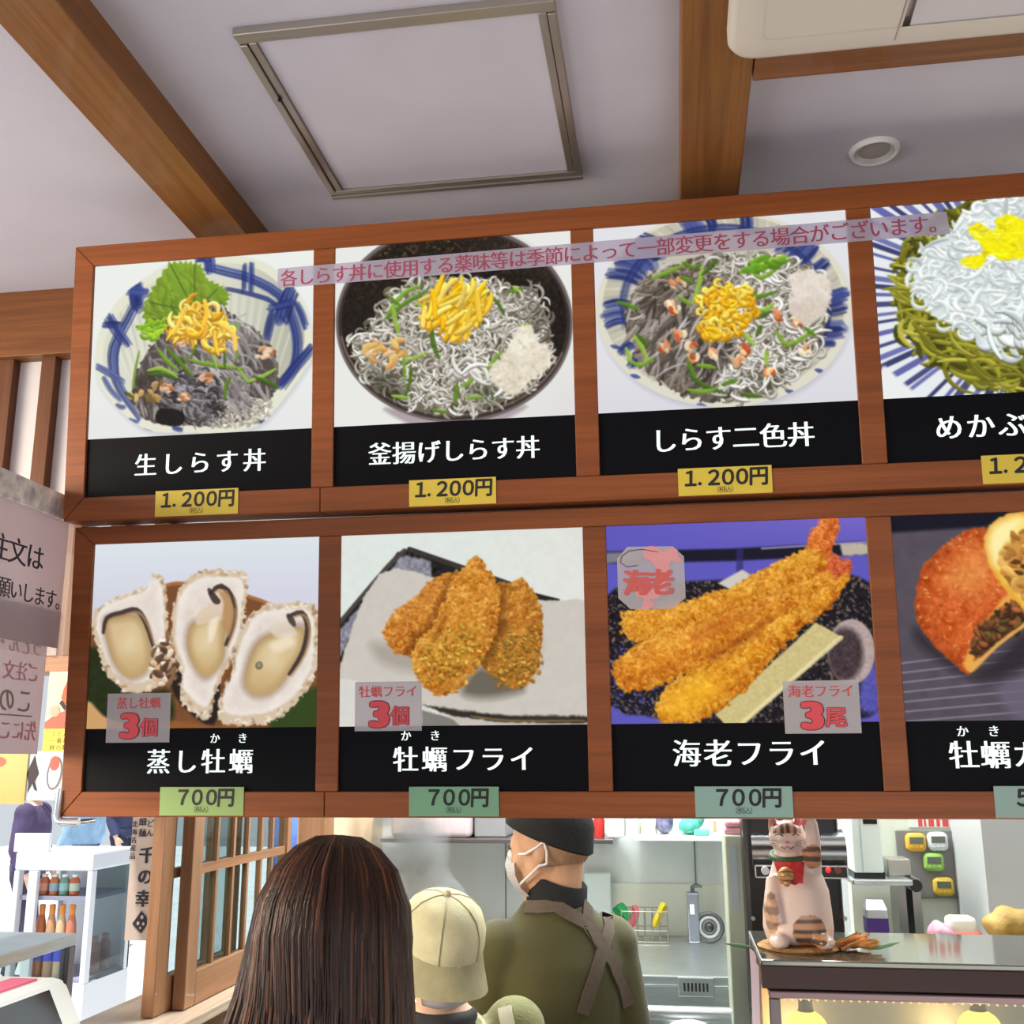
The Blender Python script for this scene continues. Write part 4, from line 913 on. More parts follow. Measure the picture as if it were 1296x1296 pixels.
# ================================================================ hanging order signs beside the board
SX = -1.216
def side(u, v, w=0.0): return Vector((SX+w, u, H0-v))     # u runs along the depth, v down from eye height
bm = bx(SX-.05, SX+.001, 1.35, 1.972, H0+.482, H0+.536, .004)
solo('stone_ledge', bm, mat('speckled_stone', (252, 244, 232), .5, scale=34, col2=(168, 158, 162)), 'speckled grey stone ledge above the order notices, left of the board', 'ledge')
t = thing('order_notice', 'laminated order notice in black lettering hanging below the stone ledge', 'notice', (SX, 1.7, H0+.224))
part('sheet', bx(SX-.0008, SX+.0008, 1.36, 1.990, H0+.224, H0+.481), film('notice_paper', (196, 182, 188), .86), t)
bm = NB(); box(bm, SX-.0011, SX-.0003, 1.35, 2.012, H0+.205, H0+.4805); part('laminate', bm, film('clear_laminate', (220, 206, 200), .22), t)
M_nink = mat('notice_ink', (40, 38, 44), .6)
part('lettering', letters(NB(), row('ご注文は', 1.712, .0575, -.390), .054, side, wid=1.12, slab=.04, smear=3, lift=.0012), M_nink, t)
part('lettering', letters(NB(), row('お願いします。', 1.757, .0385, -.318), .041, side, wid=1.05, slab=.04, smear=3, lift=.0012), M_nink, t)
t = thing('reversed_notice', 'paper seen from the back with mirrored red lettering, below the order notice', 'notice', (SX-.02, 1.7, H0+.018))
part('sheet', bx(SX-.0208, SX-.0192, 1.36, 1.985, H0+.018, H0+.30), film('thin_paper', (190, 178, 186), .86), t)
def back(u, v, w=0.0): return Vector((SX-.019+w, u, H0-v))
for s, u, e, v in (('うどん・', 1.950, .036, -.222), ('ご注文', 1.945, .038, -.172), ('先にこ', 1.955, .040, -.062)):
    part('red_lettering', letters(NB(), row(s, u, -e*1.03, v), e, back, mirror=True, slab=.08, smear=4, lift=.0006), mat('faint_red', (186, 132, 140), .7), t)
part('brown_lettering', letters(NB(), row('この', 1.925, -.056, -.118), .052, back, mirror=True, slab=.06, smear=4, lift=.0006), mat('faint_brown', (140, 124, 116), .7), t)
bm = NB(); hexa(bm, [back(1.75, -.088, .0006), back(1.955, -.088, .0006), back(1.955, -.088, .0009), back(1.75, -.088, .0009), back(1.75, -.0905, .0006), back(1.955, -.0905, .0006), back(1.955, -.0905, .0009), back(1.75, -.0905, .0009)])
part('underline', bm, mat('faint_brown', (140, 124, 116), .7), t)

# posters hanging in the opening under the lintel
def hang(name, label, px0, py0, px1, py1, Y, col, fn, op=.9):
    a, b = at(px0, py0, Y), at(px1, py1, Y); t = thing(name, label, 'poster', ((a.x+b.x)/2, Y, b.z))
    part('sheet', bx(a.x, b.x, Y, Y+.0015, b.z, a.z), film('poster_%d_%d_%d' % col, col, op), t)
    def pl(u, v, w=0.0): return Vector((a.x+u*(b.x-a.x), Y-.0004-w, a.z-v*(a.z-b.z)))
    fn(t, pl); return t
def shape(pl, pts, w): 
    bm = NB(); bm.faces.new([bm.verts.new(pl(u, v, w)) for u, v in pts]); return bm
def ell(cu, cv, ru, rv, n=20, rot=0):
    return [(cu+ru*math.cos(2*math.pi*i/n)*math.cos(rot)-rv*math.sin(2*math.pi*i/n)*math.sin(rot), cv+ru*math.cos(2*math.pi*i/n)*math.sin(rot)+rv*math.sin(2*math.pi*i/n)*math.cos(rot)) for i in range(n)]
def art_yellow(t, pl):
    part('emblem', shape(pl, ell(.55, .18, .12, .10), .0003), mat('poster_red', (220, 90, 70), .6), t)
hang('yellow_poster', 'yellow poster at the edge of the window, below the mirrored notice', -46, 953, 30, 1018, 2.283, (226, 200, 120), art_yellow)
def art_prints(t, pl):
    d = mat('print_dark', (52, 40, 50), .7); o = mat('print_red', (206, 96, 86), .7)
    part('dark_motif', shape(pl, [(.16, .2), (.20, .08), (.24, .25), (.30, .45), (.24, .62), (.30, .82), (.24, .78), (.2, .66), (.12, .86), (.13, .66), (.08, .45)], .0003), d, t)
    for k, u in enumerate((.58, .93)):
        part('footprint_outline', shape(pl, ell(u, .45, .135, .34, 24, .06), .0003), mat('print_grey', (120, 110, 116), .7), t)
        part('footprint', shape(pl, ell(u, .45, .105, .30, 24, .06), .0005), mat('print_white', (226, 222, 222), .7), t)
        part('toe', shape(pl, ell(u-.01, .25, .09, .15, 20), .0007), o, t)
hang('footprint_poster', 'white poster with two red footprints beside a yellow poster', 31, 951, 96, 1013, 2.286, (214, 226, 232), art_prints)
def art_lady(t, pl):
    part('hair', shape(pl, [(.45, .34), (.5, .22), (.62, .1), (.85, .06), (1.0, .1), (1.0, .2), (.8, .24), (.68, .34), (.6, .42)], .0003), mat('drawn_hair', (196, 100, 66), .7), t)
    part('face', shape(pl, [(.62, .42), (.68, .3), (.8, .22), (1.0, .2), (1.0, .44), (.85, .46)], .0004), mat('drawn_skin', (240, 204, 178), .7), t)
    part('scarf', shape(pl, [(.4, .4), (.48, .36), (.62, .44), (.6, .5)], .0005), mat('print_dark', (52, 40, 50), .7), t)
    part('dress', shape(pl, [(.0, .64), (.12, .60), (.3, .54), (.6, .5), (1.0, .5), (1.0, .72), (.0, .72)], .0005), mat('poster_red', (220, 60, 76), .6), t)
    part('ladle', shape(pl, ell(.28, .50, .16, .07), .0006), mat('drawn_bowl', (176, 170, 150), .7), t)
    part('banner', shape(pl, [(0, .72), (1, .72), (1, 1), (0, 1)], .0006), mat('poster_yellow', (238, 208, 70), .6), t)
    for r, s in enumerate(('うどん', '一番だし', '鮮の麺')):
        bm = NB()
        for i, c in enumerate(s):
            vs, fs = glyph(c); V = [bm.verts.new(pl(.3+i*.2+x*.19, .78+r*.085-y*.07, .0009)) for x, y in vs]
            for f in fs: bm.faces.new([V[k] for k in f])
        part('lettering', bm, M_ink, t)
hang('cook_poster', 'tall poster with a drawn red-clad cook above a yellow band, beside the board frame', 63, 850, 94, 951, 2.290, (240, 226, 204), art_lady)
# ================================================================ the street seen through the open window
M_enam = mat('white_enamel', (232, 234, 236), .35)
# drinks cooler
FY = 6.0; a = at(19, 1090, FY); b = at(106, 1246, FY); fx0, fx1, fzt = a.x, b.x, a.z; fd = .50
t = thing('drinks_cooler', 'white glass-fronted drinks cooler out in the street, bottles inside', 'cooler', ((fx0+fx1)/2, FY+fd/2, 0))
fw = .055; zs = [b.z+.02, at(60, 1135, FY).z, at(60, 1096, FY).z]
part('base', bx(fx0, fx1, FY, FY+fd, 0, b.z), M_enam, t)
part('top', bx(fx0, fx1, FY, FY+fd, fzt-.05, fzt+.05, .012), M_enam, t)
part('back_panel', bx(fx0, fx1, FY+fd-.02, FY+fd, b.z, fzt-.05), M_enam, t)
for x, y in ((fx0, FY), (fx1-fw*.6, FY), (fx0, FY+fd-fw), (fx1-fw*.6, FY+fd-fw)): part('post', bx(x, x+fw*.6, y, y+fw, b.z, fzt-.05, .006), M_enam, t)
part('door_bar', bx(fx0+.10, fx0+.155, FY-.012, FY+.02, b.z, fzt-.05, .004), M_enam, t)
part('header', bx(fx0-.03, fx0+.19, FY+.02, FY+.05, fzt+.05, at(30, 1055, FY).z, .004), M_enam, t)
part('side_pane', bx(fx1-.008, fx1-.004, FY+fw, FY+fd-fw, b.z, fzt-.05), M_glass, t)
for z in zs[:2]: part('shelf', bx(fx0+.02, fx1-.02, FY+.03, FY+fd-.03, z-.022, z), mat('cooler_shelf', (150, 150, 170), .5), t)
def bottle(x, y, z, h, r, liquid, lab, cap, label, group):
    o = thing('drink_bottle', label, 'bottle', (x, y, z), group)
    bm = NB(); lathe(bm, x, y, [(r*.9, z), (r, z+.008), (r, z+h*.62), (r*.9, z+h*.74), (r*.55, z+h*.86), (r*.5, z+h*.92)], 16); part('body', bm, mat('drink_%d_%d' % liquid[:2], liquid, .2), o, smooth=True)
    bm = NB(); lathe(bm, x, y, [(r*1.015, z+h*.22), (r*1.015, z+h*.58)], 16, False); part('wrapper', bm, mat('wrapper_%d_%d' % lab[:2], lab, .5), o, smooth=True)
    bm = NB(); lathe(bm, x, y, [(r*.56, z+h*.86), (r*.60, z+h*.98), (r*.5, z+h)], 12); part('cap', bm, mat('cap_%d_%d' % cap[:2], cap, .4), o, smooth=True)
hb = min(zs[2]-.012, fzt-.075)-zs[1]
up = [((196, 110, 70), (216, 150, 130), (240, 236, 232)), ((206, 120, 70), (150, 176, 190), (240, 238, 236)), ((120, 160, 140), (150, 196, 190), (238, 240, 240)), ((200, 110, 70), (196, 210, 190), (240, 238, 236))]
lo = [((190, 110, 70), (90, 90, 190), (232, 140, 70)), ((206, 160, 120), (70, 80, 206), (238, 150, 70)), ((220, 190, 150), (76, 80, 210), (240, 156, 74)), ((206, 130, 100), (226, 210, 214), (238, 150, 80))]
for i in range(4):
    x = fx0+.150+i*.0625
    if x > fx1-.045: break
    bottle(x, FY+.08, zs[1], hb, .029, *up[i], 'small drink bottle on the upper shelf of the street cooler, %s' % ('nearest its door bar', 'second from its door bar', 'pale green one', 'beside its corner post')[i], 'bottles in the street cooler')
    bottle(x, FY+.08, zs[0], (zs[1]-zs[0]-.03)*.95, .029, *lo[i], 'orange-capped bottle on the lower cooler shelf, %s' % ('nearest its door bar', 'second from its door bar', 'third from its door bar', 'beside its corner post')[i], 'bottles in the street cooler')
for k in range(2): bottle(fx1-.075, FY+.22+k*.12, zs[0], .2, .034, (196, 150, 140), (176, 120, 110), (206, 170, 150), 'pinkish bottle behind the side pane of the street cooler, %s' % ('the front one', 'the rear one')[k], 'bottles in the street cooler')

# refrigerated case with produce, outside the opening
SXC = -1.95; yb = atx(97, 1190, SXC).y; ya = yb-.95; zt = atx(97, 1181, SXC).z; zb2 = atx(97, 1196, SXC).z
t = thing('display_case', 'stainless refrigerated case with green vegetables behind glass, outside the opening', 'display case', (-2.3, (ya+yb)/2, 0))
part('top', bx(-2.75, SXC, ya, yb, zb2, zt, .004), M_steel, t)
part('base', bx(-2.75, SXC, ya, yb, 0, zt-.36, .004), M_steel, t)
part('post', bx(SXC-.03, SXC, yb-.04, yb, zt-.36, zb2, .003), M_steeld, t); part('post', bx(SXC-.03, SXC, ya, ya+.04, zt-.36, zb2, .003), M_steeld, t)
part('pane', bx(SXC-.014, SXC-.010, ya+.04, yb-.04, zt-.36, zb2), M_glass, t)
part('back_panel', bx(-2.75, -2.73, ya, yb, zt-.36, zb2), M_enam, t)
rs = random.Random(3)
bm = NB()
for i in range(46): ball(bm, (SXC-.06-rs.random()*.3, ya+.40+rs.random()*.24, zt-.32+rs.random()*.08), (.03+.03*rs.random(), .035+.03*rs.random(), .022), Matrix.Rotation(rs.random()*3, 3, 'X'), 8, 6)
o = solo('leafy_greens', bm, mat('leafy_green', (120, 176, 70), .5, var=.4, scale=30, bump=.3, bscale=60), 'heap of leafy greens inside the stainless refrigerated case', 'vegetables'); o['kind'] = 'stuff'
bm = NB(); bm = bx(SXC-.34, SXC-.04, ya+.04, ya+.33, zt-.355, zt-.28, .01); solo('orange_tray', bm, mat('orange_plastic', (226, 120, 80), .4), 'orange tray in the near end of the refrigerated case', 'tray')
bm = NB(); ball(bm, (SXC-.12, yb-.16, zt-.30), (.055, .06, .05)); solo('peach_bag', bm, mat('peach_pack', (222, 170, 140), .5, bump=.2, bscale=30), 'peach-coloured pack in the far end of the refrigerated case', 'food pack', smooth=True)
bm = NB(); q = atx(20, 1186, SXC); 
tube(bm, [(SXC-.30, yb-.72, zt+.012), (SXC-.25, yb-.57, zt+.014), (SXC-.2, yb-.40, zt+.010)], [.035, .03, .006], 10, True, .3); solo('black_tongs', bm, M_black, 'black serving tongs lying on the stainless case', 'tongs', smooth=True)

# till on its shelf
RX = -1.305; za = atx(108, 1246, RX).z+.022
bm = bx(-1.85, -1.25, 1.45, 2.285, 0, za-.145, .004); solo('till_counter', bm, wood('counter_wood', (120, 80, 52), (160, 112, 76), 'y', .5), 'wooden counter carrying the white till, below the hanging notices', 'counter')
t = thing('cash_register', 'white till with a sloping dark screen on the counter, below the notices', 'cash register', (-1.45, atx(108, 1252, -1.28).y-.2, za-.145))
yr1 = atx(108, 1252, -1.28).y; yr0 = yr1-.39; zb3 = za-.145
M_till = mat('till_plastic', (226, 226, 220), .4); M_tillg = mat('till_grey', (196, 200, 186), .45)
bm = NB(); prof = [(-1.60, zb3), (-1.28, zb3), (-1.28, zb3+.055), (-1.325, za-.008), (-1.345, za), (-1.56, za), (-1.60, za-.02)]
A = [bm.verts.new((x, yr0, z)) for x, z in prof]; B = [bm.verts.new((x, yr1, z)) for x, z in prof]; bm.faces.new(A[::-1]); bm.faces.new(B)
for i in range(len(prof)): bm.faces.new((A[i], A[(i+1) % len(A)], B[(i+1) % len(A)], B[i]))
bmesh.ops.bevel(bm, geom=bm.edges[:], offset=.006, segments=2, affect='EDGES'); part('body', bm, M_till, t)
d = Vector((-.045, 0, za-.008-zb3-.055)); nrm = Vector((d.z, 0, .045)).normalized(); p0 = Vector((-1.28, 0, zb3+.055))
def scr(s, y, w): v = p0+d*s+nrm*w; return (v.x, y, v.z)
bm = NB(); hexa(bm, [scr(.05, yr0+.05, 0), scr(.05, yr1-.075, 0), scr(.05, yr1-.075, .004), scr(.05, yr0+.05, .004), scr(.95, yr0+.05, 0), scr(.95, yr1-.075, 0), scr(.95, yr1-.075, .004), scr(.95, yr0+.05, .004)])
part('screen', bm, mat('dark_screen', (22, 26, 36), .2), t)
part('drawer', bx(-1.60, -1.262, yr0-.02, yr1+.01, zb3, zb3+.045, .004), M_tillg, t)
bm = NB(); box(bm, -1.43, -1.37, yr1-.23, yr1-.04, za, za+.004); part('label_strip', bm, mat('pink_label', (214, 90, 120), .5), t)
bm = NB(); tube(bm, [(-1.36, yr1-.30, za+.002), (-1.36, yr1-.295, za+.022)], [.012, .008], 8); tube(bm, [(-1.372, yr1-.30, za+.02), (-1.35, yr1-.285, za+.032)], [.005, .005], 6); solo('black_clip', bm, M_black, 'small black clip standing on top of the white till', 'clip')

# upright shop banner
BY = 4.2; a = at(163, 1110, BY); a.z = at(163, 1000, BY).z; b = at(206, 1191, BY)
t = thing('street_banner', 'tall pinkish shop banner with black brushed lettering, behind the window post', 'banner', ((a.x+b.x)/2, BY, b.z))
part('cloth', bx(a.x, b.x, BY, BY+.006, b.z, a.z+.35), mat('banner_cloth', (230, 204, 184), .8, var=.02), t)
part('pole', bx(b.x, b.x+.02, BY, BY+.02, 0, a.z+.37), M_pine, t)
def ban(u, v, w=0.0): return Vector((a.x+u, BY-.002-w, a.z-v))
def bp(px, py): p = at(px, py, BY); return p.x-a.x, a.z-p.z
M_brush = mat('brush_ink', (60, 52, 56), .7)
for c, px, py in (('千', 186, 1082), ('の', 184, 1109), ('幸', 181.5, 1137)): u, v = bp(px, py); part('lettering', letters(NB(), [(c, u, v)], .066, ban, slab=.07, smear=4, fat=.014), M_brush, t)
bm = NB()
for k, c in enumerate('北海名産品'): u, v = bp(171-k*.8, 1043+k*10); letters(bm, [(c, u, v)], .026, ban, slab=.05, smear=3)
part('small_lettering', bm, M_brush, t); bm = NB()
for k, c in enumerate('細麺'): u, v = bp(181-k*.6, 1040+k*14); letters(bm, [(c, u, v)], .034, ban, slab=.05, smear=3)
part('small_lettering', bm, M_brush, t); bm = NB()
for k, c in enumerate('うどん'): u, v = bp(191-k*.6, 1030+k*12); letters(bm, [(c, u, v)], .032, ban, slab=.05, smear=3)
part('small_lettering', bm, M_brush, t)
u, v = bp(178.5, 1167); bm = NB(); r = .042
bm.faces.new([bm.verts.new(ban(u+x*r, v+y*r, .001)) for x, y in ((0, -1), (.85, -.15), (.1, 1), (-.85, .15))]); part('emblem', bm, M_brush, t)
bm = NB()
for x, y, q in ((.1, -.45, .16), (-.25, .1, .15), (.28, .15, .13), (.0, .5, .1)): bm.faces.new([bm.verts.new(ban(u+(x+q*math.cos(i*math.pi/4))*r, v+(y+q*1.2*math.sin(i*math.pi/4))*r, .002)) for i in range(8)])
part('emblem_mark', bm, mat('banner_cloth', (230, 204, 184)), t)
# ================================================================ the kitchen behind the counter
ZD = H0-.65                                               # sink deck
t = thing('sink_unit', 'stainless sink unit with a deep bowl along the kitchen back wall', 'sink', (-.3, 3.75, 0))
part('deck', bx(-1.15, .18, 3.60, 4.384, ZD-.03, ZD, .004), M_steel, t)
part('bowl_back', bx(-1.15, .18, 3.585, 3.60, ZD-.34, ZD-.03), M_steel, t)
part('bowl_bottom', bx(-1.15, .18, 3.20, 3.60, ZD-.36, ZD-.34), M_steel, t)
part('front', bx(-1.15, .18, 3.10, 3.13, .02, ZD-.02), M_steel, t)
bm = NB(); tube(bm, [(-1.15, 3.13, ZD-.012), (.18, 3.13, ZD-.012)], .022, 12); part('rim', bm, M_steel, t, smooth=True)
part('cabinet', bx(-1.15, .18, 3.6, 4.39, .02, ZD-.04), M_steeld, t)
c = at(881, 1249, 3.585); bm = NB(); box(bm, c.x-.055, c.x+.055, 3.578, 3.585, c.z-.028, c.z+.028, .003); o = part('overflow_plate', bm, M_steel, t)
bm = NB()
for k in range(7): box(bm, c.x-.038+k*.0115, c.x-.032+k*.0115, 3.576, 3.5782, c.z-.012, c.z+.012)
part('slot', bm, M_dark, o)
# back wall panels, seams and shelves
bm = NB()
for px in (640, 880): x = at(px, 1100, 4.395).x; box(bm, x-.0025, x+.0025, 4.3955, 4.3985, ZD, H0-.29)
struct('trim_seam', bm, mat('panel_seam', (120, 124, 122), .5))
struct('wall_splash', bx(-.38, .30, 4.385, 4.398, ZD, at(800, 1118, 4.39).z), mat('pale_splash', (218, 222, 210), .4))
zs1 = at(700, 1058, 4.2).z
a = at(497, 1050, 4.2); b = at(779, 1050, 4.2)
solo('wall_shelf', bx(a.x, b.x, 4.02, 4.395, zs1-.015, zs1, .002), M_steeld, 'long dark steel wall shelf over the cook, carrying a pinkish box', 'shelf')
a = at(497, 1050, 4.1); b = at(598, 1050, 4.1)
bm = bx(a.x, b.x, 4.06, 4.33, zs1, zs1+.16, .02, 3); solo('pink_box', bm, mat('pinkish_plastic', (206, 190, 192), .4), 'pale pinkish storage box at the near end of the dark wall shelf', 'box', smooth=True)
a = at(600, 1050, 4.1); b = at(640, 1050, 4.1)
bm = bx(a.x, b.x, 4.1, 4.33, zs1, zs1+.12, .006); solo('grey_container', bm, mat('grey_plastic', (132, 132, 134), .5), 'grey container beside the pinkish box on the wall shelf', 'container')
a = at(757, 1050, 4.1); b = at(765, 1050, 4.1)
bm = NB(); lathe(bm, a.x, 4.15, [(.02, zs1), (.022, zs1+.06), (.012, zs1+.08), (.012, zs1+.1)], 16); solo('red_bottle', bm, mat('red_plastic', (176, 40, 36), .4), 'small red bottle on the dark wall shelf behind the black cap', 'bottle', smooth=True)
a = at(768, 1058, 4.1); b = at(790, 1058, 4.1)
bm = bx(a.x, b.x, 4.1, 4.25, zs1, zs1+.14, .008); solo('white_carton', bm, mat('white_card', (220, 226, 220), .6), 'white carton at the far end of the dark wall shelf', 'carton')
zs2 = at(860, 1058, 4.1).z; a = at(802, 1058, 4.1); b = at(924, 1058, 4.1)
t = thing('white_shelf', 'white wall shelf with a pale front edge, above the sink sponges', 'shelf', ((a.x+b.x)/2, 4.25, zs2-.02))
part('board', bx(a.x, b.x, 4.1, 4.395, zs2-.018, zs2, .003), mat('shelf_white', (232, 236, 226), .5), t)
part('side', bx(a.x, a.x+.012, 4.1, 4.395, zs2, zs2+.2), mat('shelf_white', (232, 236, 226)), t)
def px_x(px, Y=4.15): return at(px, 1050, Y).x
bm = NB(); loft(bm, [((px_x(820), 4.2, zs2), (.034, 0, 0), (0, .04, 0)), ((px_x(820), 4.2, zs2+.03), (.03, 0, 0), (0, .03, 0)), ((px_x(819), 4.2, zs2+.055), (.006, 0, 0), (0, .008, 0))], 10); solo('cream_bag', bm, mat('cream_bag', (206, 204, 186), .7), 'small cream paper bag at one end of the white shelf', 'bag')
bm = NB(); ball(bm, (px_x(841), 4.2, zs2+.04), (.034, .05, .04)); ball(bm, (px_x(844), 4.18, zs2+.055), (.026, .03, .03)); solo('purple_bag', fuse(bm, .008, 1), mat('purple_wrap', (110, 108, 140), .5, var=.3, scale=40, bump=.4, bscale=60), 'crumpled purple-grey bag on the white shelf', 'bag', smooth=True)
bm = NB(); ball(bm, (px_x(877), 4.22, zs2+.045), (.05, .05, .035), Matrix.Rotation(-.5, 3, 'Y')); ball(bm, (px_x(872), 4.17, zs2+.03), (.04, .05, .028)); solo('teal_bag', fuse(bm, .008, 1), mat('teal_wrap', (80, 178, 160), .45, var=.12, scale=30, bump=.4, bscale=50), 'crumpled teal bag on the white shelf above the sink', 'bag', smooth=True)
bm = NB(); box(bm, px_x(878), px_x(897), 4.105, 4.155, zs2, zs2+.022, .005); solo('teal_cloth', bm, mat('teal_cloth', (110, 196, 176), .8), 'folded pale teal cloth in front of the teal bag', 'cloth')
t = thing('paper_pack', 'white printed paper pack standing on the white shelf', 'pack', (px_x(908), 4.2, zs2)); part('body', bx(px_x(898), px_x(920), 4.16, 4.26, zs2, zs2+.10, .004), mat('white_card', (220, 226, 220)), t)
part('print', bx(px_x(903), px_x(907), 4.158, 4.16, zs2+.01, zs2+.05), mat('orange_print', (226, 150, 110), .6), t)
# things on the sink ledge
a = at(739, 1160, 4.34); b = at(773, 1104, 4.36)
bm = bx(a.x, b.x, 4.352, 4.372, ZD, b.z, .006); solo('cutting_board', bm, mat('cutting_board', (214, 226, 226), .5), 'white cutting board standing against the wall behind the cook', 'cutting board')
LY = 4.25
def sponge(p0, p1, w_, d_, col, label, bend=0.0):
    A, B = at(*p0, LY), at(*p1, LY); A.z = max(A.z, ZD+.012); mid = (A+B)/2+Vector((bend, 0, 0)); bm = NB(); ax = (B-A).normalized(); sd = Vector((0, 1, 0)); th = ax.cross(sd)
    loft(bm, [(A, th*w_, sd*d_), (A.lerp(mid, .5)+Vector((bend*.3, 0, 0)), th*w_*1.05, sd*d_), (mid, th*w_*1.05, sd*d_), (mid.lerp(B, .5)+Vector((bend*.3, 0, 0)), th*w_*1.05, sd*d_), (B, th*w_, sd*d_)], 4)
    bmesh.ops.bevel(bm, geom=bm.edges[:], offset=.004, segments=2, affect='EDGES')
    solo('sponge', bm, mat('sponge_%d_%d' % col[:2], col, .9, bump=.4, bscale=200), label, 'sponge', 'sponges in the sink caddy')
sponge((793, 1166), (781, 1146), .026, .05, (30, 140, 74), 'green sponge in the wire caddy', .004)
sponge((796, 1174), (804, 1147), .015, .05, (222, 110, 130), 'pink curved sponge in the wire caddy', .010)
sponge((828, 1172), (841, 1143), .014, .05, (226, 206, 50), 'yellow sponge leaning out of the wire caddy')
t = thing('wire_caddy', 'small wire caddy holding three sponges on the sink ledge', 'caddy', (at(815, 1175, LY).x, LY, ZD))
xa, xb, zt_ = at(788, 1175, LY).x, at(845, 1175, LY).x, at(815, 1151, LY).z; M_wire = mat('wire', (170, 166, 150), .3, .7)
bm = NB()
for z in (ZD+.006, ZD+.045, zt_): tube(bm, [(xa, LY-.06, z), (xb, LY-.06, z), (xb, LY+.06, z), (xa, LY+.06, z), (xa, LY-.06, z)], .0022, 5)
part('hoop', bm, M_wire, t)
bm = NB()
for k in range(7):
    for y in (LY-.06, LY+.06): tube(bm, [(xa+(xb-xa)*k/6, y, ZD+.004), (xa+(xb-xa)*k/6, y, zt_)], .002, 5)
part('upright', bm, M_wire, t)
a = at(871, 1182, LY); b = at(884, 1129, LY)
t = thing('soap_dispenser', 'chrome pump soap dispenser on the sink ledge, beside a coil', 'soap dispenser', ((a.x+b.x)/2, LY, ZD))
part('body', bx(a.x, b.x, LY-.03, LY+.03, ZD, b.z, .006), mat('dispenser_steel', (150, 154, 166), .25, .7), t)
bm = NB(); cx = (a.x+b.x)/2; tube(bm, [(cx, LY, b.z), (cx, LY, b.z+.018), (cx+.012, LY-.005, b.z+.024), (cx+.034, LY-.01, b.z+.020)], [.009, .008, .007, .005], 10); part('pump', bm, mat('pump_grey', (110, 116, 124), .3, .6), t, smooth=True)
part('label', bx(cx-.012, cx+.004, LY-.0315, LY-.030, ZD+.10, ZD+.135), mat('white_card', (220, 226, 220)), t)
c = at(897.5, 1166, LY-.02); r0 = .048; c.z = ZD+r0+.0065; t = thing('hose_coil', 'round grey coil standing on the sink ledge beside the soap dispenser', 'coil', (c.x, c.y, ZD))
for r, w_, cl in ((r0, .0075, (72, 74, 74)), (r0-.014, .007, (150, 152, 150)), (r0-.027, .006, (84, 86, 86))):
    bm = NB(); P_ = [(c.x+r*math.cos(i*math.pi/16), c.y, c.z+r*math.sin(i*math.pi/16)) for i in range(33)]; tube(bm, P_, w_, 8, False); part('ring', bm, mat('coil_%d' % cl[0], cl, .4), t, smooth=True)
bm = NB(); ball(bm, (c.x, c.y, c.z), (.016, .01, .016)); part('hub', bm, mat('coil_hub', (50, 50, 52), .4), t, smooth=True)
# tray at the frame's lower edge in the sink
c = at(872, 1293, 3.0); bm = NB(); ball(bm, (c.x, 3.0, c.z-.035), (.07, .10, .035)); solo('white_bowl', bm, mat('white_melamine', (226, 228, 226), .3), 'upturned white bowl in front of the steel sink', 'bowl', smooth=True)
bm = bx(-.03, .13, 2.90, 3.09, .0, c.z-.07, .004); solo('work_table', bm, M_steel, 'low steel work table in front of the sink', 'table')
# the slim partition post beside the sink with a pink cloth on it
PY = 3.0; a = at(917, 1057, PY); b = at(947, 1057, PY)
t = thing('partition_post', 'slim pale green partition post between the sink and the black cooker', 'post', ((a.x+b.x)/2, PY+.1, 0))
part('post', bx(a.x, b.x, PY, PY+.22, 0, a.z, .004), mat('pale_green_post', (186, 196, 176), .5), t)
part('notice', bx(a.x+.010, a.x+.030, PY-.0012, PY, at(920, 1150, PY).z, at(920, 1070, PY).z), mat('bluish_notice', (176, 190, 200), .5), t)
bm = NB(); box(bm, a.x, b.x-.002, PY+.01, PY+.12, a.z, a.z+.018, .006); box(bm, a.x+.002, b.x-.004, PY+.01, PY+.12, a.z+.019, a.z+.036, .006); solo('pink_cloth', bm, mat('pink_cloth', (238, 176, 190), .9, bump=.3, bscale=80), 'folded pink cloth on top of the pale green post', 'cloth')
# black cooker behind the cat
BYK = 2.86; a = at(944, 1120, BYK); b = at(1079, 1120, BYK); ztop = at(1000, 1036, BYK).z; zbot = at(1000, 1180, BYK).z
t = thing('black_cooker', 'black cooking machine with steel drum front and a red indicator light, behind the cat', 'cooker', ((a.x+b.x)/2, BYK+.15, zbot-.2))
part('body', bx(a.x, b.x-.02, BYK+.03, BYK+.32, zbot-.2, ztop+.05, .012), M_black, t)
zc = at(1000, 1080, BYK).z; bm = NB(); tube(bm, [(at(952, 1080, BYK).x, BYK+.05, zc), (at(1072, 1080, BYK).x, BYK+.05, zc)], .052, 24); part('drum', bm, mat('drum_steel', (150, 152, 154), .22, .95), t, smooth=True)
bm = NB(); tube(bm, [(a.x, BYK+.05, zc+.04), (b.x-.01, BYK+.05, zc+.05)], .012, 10); part('hood_edge', bm, mat('hood_edge', (170, 176, 170), .3, .8), t, smooth=True)
q0 = at(956, 1111, BYK-.02); q1 = at(1073, 1096, BYK-.02); 
part('control_panel', bx(q0.x, q1.x, BYK-.02, BYK+.03, q0.z, q1.z, .003), M_black, t)
bm = NB(); th = .0028
for (x0, x1, z0, z1) in ((q0.x, q1.x, q0.z, q0.z+th), (q0.x, q1.x, q1.z-th, q1.z), (q0.x, q0.x+th, q0.z, q1.z), (q1.x-th, q1.x, q0.z, q1.z)): box(bm, x0, x1, BYK-.0215, BYK-.0195, z0, z1)
part('panel_line', bm, mat('panel_line', (206, 206, 210), .4), t)
k = at(968, 1101.5, BYK-.02); bm = NB(); tube(bm, [(k.x, BYK-.02, k.z), (k.x, BYK-.036, k.z)], .0095, 20); part('knob', bm, mat('knob_pale', (206, 206, 214), .3), t, smooth=True)
